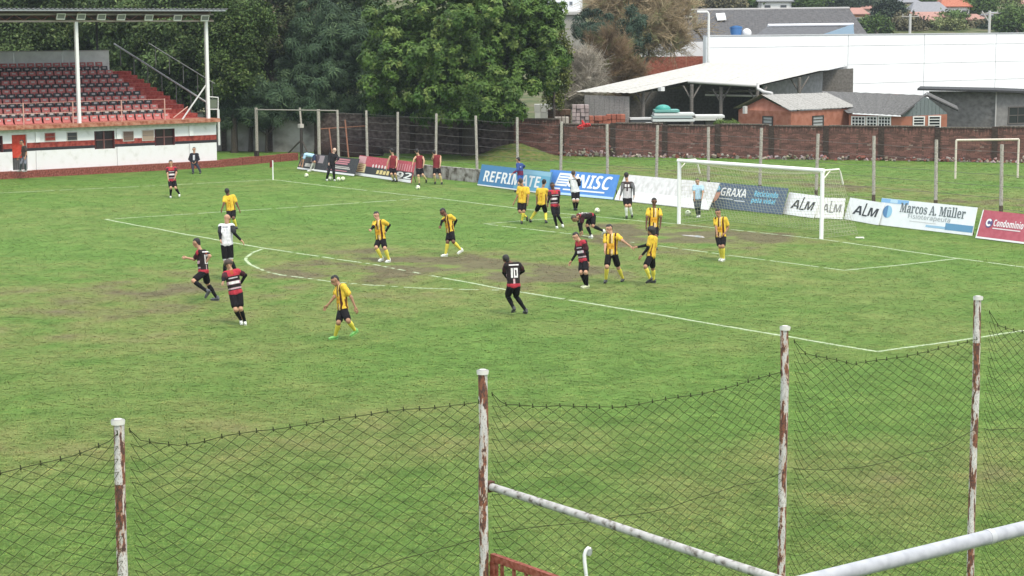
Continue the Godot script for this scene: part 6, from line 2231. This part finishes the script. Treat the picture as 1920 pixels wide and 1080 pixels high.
		ms.t3(P[T[i]], P[T[i + 1]], P[T[i + 2]], N[T[i]], N[T[i + 1]], N[T[i + 2]], uvs[0], uvs[1], uvs[2])
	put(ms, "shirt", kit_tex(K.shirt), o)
	# --- shorts or trousers
	var sho: float = K.get("shorts", 0.72)
	var sc: Color = K.get("shorts_col", Color(0.010, 0.009, 0.010))
	var sb := [[Pv - A * 0.07 * s, Pv + A * 0.07 * s, 0.104 * s, 0.104 * s], [Pv + S * 0.06, Pv + S * 0.10, 0.098 * s, 0.09 * s], [hL, hL.lerp(kL, minf(sho, 1.0)), 0.098 * s, (0.094 if sho < 1.0 else 0.072) * s], [hR, hR.lerp(kR, minf(sho, 1.0)), 0.098 * s, (0.094 if sho < 1.0 else 0.072) * s]]
	if sho > 1.0: sb += [[kL, kL.lerp(aL, 0.95), 0.07 * s, 0.055 * s], [kR, kR.lerp(aR, 0.95), 0.07 * s, 0.055 * s]]
	var mt := MB.new()
	add_field(mt, field_mesh(sb, cell, 0.025))
	put(mt, "trousers" if sho > 1.0 else "shorts", K.get("shorts_mat", plain(sc.r, sc.g, sc.b, 0.8)), o)
	# trim on the shorts
	if K.has("trim"):
		for q in [[hL, kL], [hR, kR]]:
			var mm := MB.new()
			add_field(mm, field_mesh([[q[0].lerp(q[1], sho - 0.02), q[0].lerp(q[1], sho + 0.10), 0.088 * s, 0.078 * s]], cell))
			put(mm, "hem", plain(K.trim.r, K.trim.g, K.trim.b, 0.8), o)
	# --- under-sleeves
	if K.has("arms"):
		for q in [[sL, eL, wL], [sR, eR, wR]]:
			var mm := MB.new()
			add_field(mm, field_mesh([[q[0].lerp(q[1], 0.5), q[1], 0.052 * s, 0.047 * s], [q[1], q[1].lerp(q[2], 0.92), 0.047 * s, 0.036 * s]], cell))
			put(mm, "sleeve", plain(K.arms.r, K.arms.g, K.arms.b, 0.8), o)
	# --- socks and boots
	for q in [[kL, aL], [kR, aR]]:
		if sho <= 1.0 and K.has("socks"):
			var t0: float = K.get("sock_top", 0.16)
			var mm := MB.new()
			var cf: Array = calf.call(q[0], q[1])
			var sbn := [[q[0].lerp(q[1], t0), q[1], 0.058 * s, 0.043 * s], [cf[0], cf[1], 0.058 * s, 0.054 * s]]
			if t0 < 0: sbn = [[q[0].lerp(q[1], 0.0), q[1], 0.061 * s, 0.043 * s], [cf[0], cf[1], 0.058 * s, 0.054 * s], [(hL if q[0] == kL else hR).lerp(q[0], 0.5), q[0], 0.075 * s, 0.06 * s]]
			add_field(mm, field_mesh(sbn, cell))
			put(mm, "sock" if t0 >= 0 else "legging", plain(K.socks.r, K.socks.g, K.socks.b, 0.85), o)
		var fd := Vector3(Fd.x, 0, Fd.z).normalized()
		if J.has("feet"): fd = (right * sin(deg_to_rad(J.feet)) + tow * cos(deg_to_rad(J.feet)))
		var hgt: float = q[1].y - gy - 0.088
		var pit := clampf(hgt * 3.2, 0.0, 1.15)
		var ft := (fd * cos(pit) + Vector3.DOWN * sin(pit)).normalized()
		var bxv := Vector3.UP.cross(fd).normalized()
		var bu := ft.cross(bxv).normalized()
		var bm := MB.new()
		bm.add(boot_t, Transform3D(Basis(bxv, bu, ft) * s, q[1]))
		var bc: Color = K.get("boots", Color(0.03, 0.03, 0.03))
		put(bm, "boot", plain(bc.r, bc.g, bc.b, 0.5), o)
func build_people():
	make_templates()
	var s1 := Color(0.42, 0.24, 0.155)      # skin tones
	var s2 := Color(0.30, 0.165, 0.10)
	var s3 := Color(0.13, 0.065, 0.04)
	var hb := Color(0.012, 0.010, 0.009)
	var hbr := Color(0.05, 0.032, 0.022)
	var Ysock := Color(0.66, 0.56, 0.08)
	var Ks := Color(0.009, 0.009, 0.010)
	var wb := Color(0.62, 0.64, 0.58)
	var Y := func(skin, hair, ex := {}):
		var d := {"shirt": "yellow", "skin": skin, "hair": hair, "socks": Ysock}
		d.merge(ex, true)
		return d
	var Rk := func(skin, hair, ex := {}):
		var d := {"shirt": "stripes", "skin": skin, "hair": hair, "socks": Ks}
		d.merge(ex, true)
		return d
	person("player in red and black running left with arm stretched ahead", [330, 440, 7.71], [580, 985], -105, {"pelvis": [400, 570], "chest": [370, 285], "head": [298, 150], "eL": [265, 385], "wL": [150, 358], "eR": [492, 335], "wR": [425, 445], "kL": [250, 695], "aL": [470, 860], "kR": [455, 735], "aR": [590, 935], "sg": [-1, -1, 1, -1, 1, -1, -1, -1]}, Rk.call(s1, hb, {"boots": Color(0.06, 0.065, 0.07)}))
	person("player in horizontal red and black stripes jogging with bent elbow", [400, 480, 7.71], [430, 1000], 15, {"pelvis": [325, 530], "chest": [262, 235], "head": [222, 120], "eL": [150, 330], "wL": [135, 372], "eR": [462, 268], "wR": [395, 390], "kL": [320, 765], "aL": [400, 915], "kR": [395, 755], "aR": [455, 930], "sg": [1, 1, -1, 1, 1, -1, 1, -1]}, Rk.call(s1, hbr, {"arms": Ks, "boots": wb, "long": true}))
	person("bald official in white top and black sleeves pointing down, seen from behind", [395, 350, 6.75], [160, 1188], 178, {"pelvis": [205, 690], "chest": [200, 455], "head": [208, 370], "eL": [118, 560], "wL": [125, 630], "eR": [300, 545], "wR": [412, 660], "kL": [188, 905], "aL": [165, 1150], "kR": [255, 885], "aR": [335, 1060], "look": 160}, {"shirt": "referee", "skin": s1, "arms": Ks, "socks": Ks, "boots": wb, "trim": Color(0.6, 0.6, 0.6), "h": 1.80, "sleeve": 0.7})
	person("player in yellow beyond the bald official, walking away", [395, 350, 6.75], [300, 535], 175, {"pelvis": [258, 305], "chest": [235, 135], "head": [214, 75], "eL": [168, 215], "wL": [142, 285], "eR": [330, 215], "wR": [360, 285], "kL": [235, 400], "aL": [225, 510], "kR": [288, 400], "aR": [325, 510]}, Y.call(s3, hb))
	person("player in yellow walking left with bowed head and light green boots", [600, 510, 8.0], [200, 1015], -62, {"pelvis": [340, 555], "chest": [315, 225], "head": [235, 140], "eL": [215, 375], "wL": [112, 500], "eR": [480, 395], "wR": [532, 535], "kL": [278, 760], "aL": [230, 955], "kR": [425, 735], "aR": [522, 870], "nod": 0.5, "sg": [1, 1, -1, -1, 1, -1, 1, -1], "lean": 0.3}, Y.call(s2, hb, {"boots": Color(0.16, 0.42, 0.10)}))
	person("player in yellow with black sleeves jogging left in white boots", [680, 385, 9.39], [400, 990], -35, {"pelvis": [318, 530], "chest": [285, 200], "head": [240, 115], "eL": [185, 312], "wL": [142, 362], "eR": [468, 280], "wR": [405, 395], "kL": [235, 675], "aL": [335, 855], "kR": [390, 690], "aR": [462, 885], "sg": [1, 1, -1, 1, 1, -1, 1, -1]}, Y.call(s1, hb, {"arms": Ks, "boots": wb}))
	person("player in yellow bent forward jogging with dark sleeves and pale boots", [805, 380, 9.81], [270, 985], -62, {"pelvis": [385, 500], "chest": [345, 225], "head": [250, 140], "eL": [232, 305], "wL": [206, 395], "eR": [492, 290], "wR": [432, 435], "kL": [335, 690], "aL": [300, 905], "kR": [440, 685], "aR": [578, 825], "nod": 0.5, "lean": 1.0, "sg": [1, 1, -1, 1, 1, -1, 1, -1]}, Y.call(s3, hb, {"arms": Ks, "boots": wb}))
	person("player with white number on black back running away, red hem showing", [925, 470, 8.3], [500, 1020], -160, {"pelvis": [315, 540], "chest": [300, 215], "head": [205, 130], "eL": [165, 325], "wL": [205, 400], "eR": [462, 300], "wR": [405, 350], "kL": [222, 690], "aL": [320, 885], "kR": [350, 690], "aR": [515, 930], "sg": [-1, -1, -1, -1, -1, 1, -1, 1]}, Rk.call(s3, hb, {"arms": Ks, "sock_top": -1.0, "h": 1.78}))
	person("player in red and black with black undersleeves walking left, head down", [1060, 420, 8.31], [290, 990], -55, {"pelvis": [285, 530], "chest": [245, 230], "head": [165, 150], "eL": [172, 405], "wL": [92, 530], "eR": [342, 400], "wR": [362, 555], "kL": [245, 705], "aL": [318, 895], "kR": [318, 705], "aR": [342, 905], "nod": 0.45}, Rk.call(s1, hb, {"arms": Ks, "boots": Color(0.45, 0.48, 0.30)}))
	person("player in yellow reaching back to clasp a team mate's hand", [1110, 420, 8.64], [200, 960], -18, {"pelvis": [318, 505], "chest": [318, 215], "head": [285, 125], "eL": [215, 360], "wL": [207, 455], "eR": [495, 290], "wR": [640, 395], "kL": [240, 715], "aL": [225, 910], "kR": [425, 725], "aR": [500, 900], "sg": [1, 1, 1, 1, 1, -1, -1, -1], "look": -50}, Y.call(s1, hb))
	person("player in yellow with dark sleeves whose hand is being clasped", [1110, 420, 8.64], [950, 1000], -115, {"pelvis": [955, 550], "chest": [985, 240], "head": [960, 140], "eL": [895, 450], "wL": [808, 530], "eR": [855, 385], "wR": [705, 400], "kL": [862, 715], "aL": [940, 905], "kR": [985, 740], "aR": [1000, 930], "sg": [1, 1, -1, 1, 1, -1, -1, -1]}, Y.call(s2, hb, {"arms": Ks, "long": true}))
	person("player in yellow standing square with arms hanging before the goalpost", [1190, 370, 12.0], [420, 1165], 5, {"pelvis": [420, 690], "chest": [438, 240], "head": [440, 125], "eL": [275, 470], "wL": [258, 690], "eR": [590, 470], "wR": [572, 700], "kL": [360, 900], "aL": [358, 1130], "kR": [478, 900], "aR": [482, 1130]}, Y.call(s3, hb, {"h": 1.82}))
	person("player in yellow standing alone with hand on hip near the puddle", [1320, 385, 9.81], [340, 1015], -32, {"pelvis": [308, 545], "chest": [300, 215], "head": [258, 110], "eL": [222, 365], "wL": [238, 480], "eR": [445, 370], "wR": [378, 480], "kL": [298, 725], "aL": [322, 925], "kR": [345, 725], "aR": [358, 940], "sg": [1, 1, -1, 1, 1, -1, 1, -1]}, Y.call(s2, hb, {"boots": wb, "sock_top": 0.12}))
	person("person in dark blue top leaning by the REFRIMATE board", [945, 285, 7.2], [190, 545], -125, {"pelvis": [220, 295], "chest": [212, 145], "head": [190, 85], "eL": [185, 215], "wL": [130, 255], "eR": [270, 165], "wR": [245, 200], "kL": [200, 400], "aL": [180, 490], "kR": [232, 400], "aR": [222, 490], "sg": [1, 1, -1, -1, 1, -1, 1, -1]}, {"shirt": "blue", "skin": s1, "hair": hb, "sleeve": 1.2, "shorts_col": Color(0.035, 0.085, 0.26), "socks": Color(0.5, 0.45, 0.4), "h": 1.70})
	person("player in yellow with crossing legs, back turned, nearest the blue board's right end", [945, 285, 7.2], [240, 965], 172, {"pelvis": [245, 685], "chest": [262, 465], "head": [228, 400], "eL": [182, 595], "wL": [138, 680], "eR": [328, 590], "wR": [322, 675], "kL": [212, 805], "aL": [312, 885], "kR": [268, 805], "aR": [238, 940]}, Y.call(s2, hbr, {}))
	person("player in yellow striding with back turned and dark boots", [945, 285, 7.2], [330, 965], 162, {"pelvis": [508, 675], "chest": [518, 440], "head": [545, 370], "eL": [442, 575], "wL": [440, 660], "eR": [578, 570], "wR": [590, 660], "kL": [435, 765], "aL": [352, 885], "kR": [562, 785], "aR": [566, 900], "sg": [-1, -1, -1, -1, -1, 1, -1, 1]}, Y.call(s1, hb, {}))
	person("player in red and black with black leggings beside the striding yellow player", [945, 285, 7.2], [720, 1025], 12, {"pelvis": [690, 730], "chest": [675, 525], "head": [655, 455], "eL": [612, 610], "wL": [592, 690], "eR": [738, 610], "wR": [738, 695], "kL": [682, 860], "aL": [710, 995], "kR": [728, 855], "aR": [788, 965]}, Rk.call(s3, hb, {"arms": Ks, "sock_top": -1.0, "boots": wb}))
	person("man in white top and black shorts standing before the UNISC letters", [1050, 320, 8.31], [242, 622], 172, {"pelvis": [240, 335], "chest": [222, 125], "head": [212, 62], "eL": [175, 215], "wL": [172, 300], "eR": [308, 222], "wR": [255, 135], "kL": [215, 470], "aL": [226, 585], "kR": [272, 470], "aR": [256, 590], "sg": [-1, -1, 1, -1, 1, -1, 1, -1]}, {"shirt": "referee", "skin": s1, "hair": hbr, "arms": Ks, "socks": Ks, "trim": Color(0.6, 0.6, 0.6), "h": 1.74})
	person("player in black and red bent double with one leg trailing", [1050, 320, 8.31], [480, 1050], -90, {"pelvis": [490, 690], "chest": [325, 690], "head": [225, 735], "eL": [298, 840], "wL": [318, 955], "eR": [330, 830], "wR": [345, 930], "kL": [420, 845], "aL": [490, 1005], "kR": [512, 850], "aR": [680, 925], "nod": 0.9, "sg": [1, 1, 1, 1, 1, 1, 1, 1], "lean": 0.6}, Rk.call(s2, Color(0.06, 0.05, 0.03), {"arms": Ks, "boots": wb}))
	person("goalkeeper in black and white shirt with white socks, back turned", [1150, 320, 11.37], [330, 1015], 176, {"pelvis": [300, 590], "chest": [298, 215], "head": [277, 105], "eL": [190, 390], "wL": [138, 570], "eR": [438, 375], "wR": [440, 540], "kL": [275, 755], "aL": [282, 980], "kR": [348, 750], "aR": [398, 950]}, {"shirt": "keeper", "skin": s1, "hair": hb, "arms": Color(0.12, 0.12, 0.12), "socks": Color(0.66, 0.68, 0.62), "sleeve": 0.9, "h": 1.84})
	person("person in light blue top and dark checked trousers behind the net", [1285, 330, 12.7], [310, 985], -10, {"pelvis": [285, 560], "chest": [310, 270], "head": [288, 150], "eL": [205, 400], "wL": [215, 550], "eR": [420, 390], "wR": [400, 520], "kL": [262, 760], "aL": [292, 945], "kR": [330, 755], "aR": [335, 935]}, {"shirt": "sky", "skin": s1, "hair": hb, "shorts": 1.2, "shorts_mat": nm([[0.015, 0.02, 0.02], [0.09, 0.11, 0.12]], 0.25, 0.8, 121, 0.06), "boots": wb, "h": 1.66})
	person("player in red and black stripes standing near the grandstand touchline", [300, 270, 9.82], [240, 985], 10, {"pelvis": [222, 670], "chest": [208, 430], "head": [197, 340], "eL": [138, 530], "wL": [150, 625], "eR": [302, 515], "wR": [275, 605], "kL": [200, 795], "aL": [195, 940], "kR": [285, 795], "aR": [355, 905], "sg": [1, 1, 1, 1, 1, -1, 1, -1]}, Rk.call(s1, hb, {"boots": wb}))
	person("man in dark jacket leaning against the white grandstand wall", [300, 270, 9.82], [660, 532], -5, {"pelvis": [630, 345], "chest": [630, 190], "head": [626, 100], "eL": [540, 275], "wL": [590, 335], "eR": [712, 275], "wR": [665, 325], "kL": [600, 425], "aL": [612, 515], "kR": [700, 415], "aR": [745, 505], "sg": [1, 1, 1, 1, 1, 1, 1, 1]}, {"shirt": "jacket", "skin": s1, "hair": Color(0.12, 0.11, 0.10), "sleeve": 1.2, "shorts": 1.2, "shorts_col": Color(0.03, 0.034, 0.045), "h": 1.72})
	person("man in brown top and grey trousers standing in the red doorway", [10, 245, 12.7], [420, 975], -60, {"pelvis": [455, 640], "chest": [445, 410], "head": [388, 295], "eL": [400, 560], "wL": [325, 655], "eR": [505, 540], "wR": [480, 640], "kL": [375, 800], "aL": [355, 945], "kR": [475, 800], "aR": [485, 950]}, {"shirt": "brown", "skin": s2, "hair": hb, "shorts": 1.2, "shorts_col": Color(0.12, 0.13, 0.15), "boots": Color(0.4, 0.38, 0.36), "h": 1.72, "ground": 0.41})
	person("person in light blue shirt stooping to the grass by the dark banner", [550, 270, 14.4], [440, 735], -90, {"pelvis": [545, 320], "chest": [330, 280], "head": [255, 350], "eL": [225, 430], "wL": [170, 570], "eR": [270, 430], "wR": [250, 560], "kL": [545, 480], "aL": [455, 690], "kR": [575, 480], "aR": [560, 650], "nod": 0.9, "sg": [1, 1, 1, 1, 1, -1, 1, -1]}, {"shirt": "sky", "skin": s1, "hair": hb, "shorts_col": Color(0.02, 0.03, 0.06), "socks": Color(0.5, 0.5, 0.45), "boots": wb, "h": 1.70})
	person("man dressed all in black standing before the dark banner", [550, 270, 14.4], [1000, 995], 18, {"pelvis": [1030, 560], "chest": [1075, 285], "head": [1110, 165], "eL": [960, 410], "wL": [955, 500], "eR": [1212, 375], "wR": [1165, 440], "kL": [950, 745], "aL": [900, 920], "kR": [1090, 745], "aR": [1105, 935], "sg": [1, 1, 1, 1, 1, -1, 1, -1]}, {"shirt": "black", "skin": Color(0.5, 0.34, 0.26), "sleeve": 1.2, "shorts": 1.2, "shorts_col": Color(0.015, 0.015, 0.017), "boots": wb, "h": 1.78})
	var sub := {"shirt": "bib", "sleeve": 0.0, "skin": Color(0.44, 0.27, 0.17), "hair": hb, "socks": Color(0.55, 0.46, 0.22)}
	person("substitute in dark red bib passing the red and black banner", [715, 270, 11.37], [290, 810], -150, {"pelvis": [242, 525], "chest": [258, 255], "head": [218, 155], "eL": [135, 400], "wL": [112, 510], "eR": [330, 380], "wR": [322, 465], "kL": [215, 650], "aL": [262, 765], "kR": [298, 650], "aR": [332, 775]}, sub, "substitutes warming up in dark red bibs")
	person("substitute in dark red bib mid stride with one heel kicked back", [715, 270, 11.37], [810, 885], -170, {"pelvis": [812, 530], "chest": [808, 255], "head": [748, 155], "eL": [698, 330], "wL": [670, 420], "eR": [912, 365], "wR": [902, 455], "kL": [790, 690], "aL": [808, 860], "kR": [885, 670], "aR": [958, 775]}, sub, "substitutes warming up in dark red bibs")
	person("substitute in dark red bib with raised arm beside the low wall", [715, 270, 11.37], [1230, 860], -170, {"pelvis": [1182, 520], "chest": [1182, 265], "head": [1128, 195], "eL": [1085, 330], "wL": [1100, 270], "eR": [1262, 375], "wR": [1252, 465], "kL": [1130, 665], "aL": [1148, 815], "kR": [1245, 665], "aR": [1288, 830]}, sub, "substitutes warming up in dark red bibs")
func build_balls():
	var bm := plain(0.68, 0.72, 0.50, 0.4)
	var seam := plain(0.10, 0.12, 0.10, 0.5)
	var lab := ["white ball lying by the stooping person", "white ball at the black clad man's feet", "pale ball next to the black clad man's ball", "pale ball farther from the black clad man than its neighbours", "white ball in front of the striding substitute", "white ball on the goal line behind the bent player", "white ball inside the goal by the net"]
	var k := 0
	for e in [[574.6, 333], [619.5, 339], [635, 340], [643, 339.5], [783.5, 356], [1120, 399.5], [1290, 404]]:
		var p := gp(e[0], e[1])
		var r := 0.11
		var t = thing("football", lab[k], "ball", p, "footballs on the grass")
		var m := MB.new()
		m.ball(Vector3(0, r, 0), Vector3(r, r, r), 10, 14)
		put(m, "shell", bm, t, false)
		for i in 5:
			var a := TAU * i / 5.0 + k
			m = MB.new()
			var c := Vector3(cos(a) * 0.8, 0.5 if i % 2 else -0.2, sin(a) * 0.8).normalized() * (r * 0.93)
			m.ball(Vector3(0, r, 0) + c, Vector3(0.03, 0.03, 0.03), 5, 7)
			put(m, "patch", seam, t, false)
		k += 1
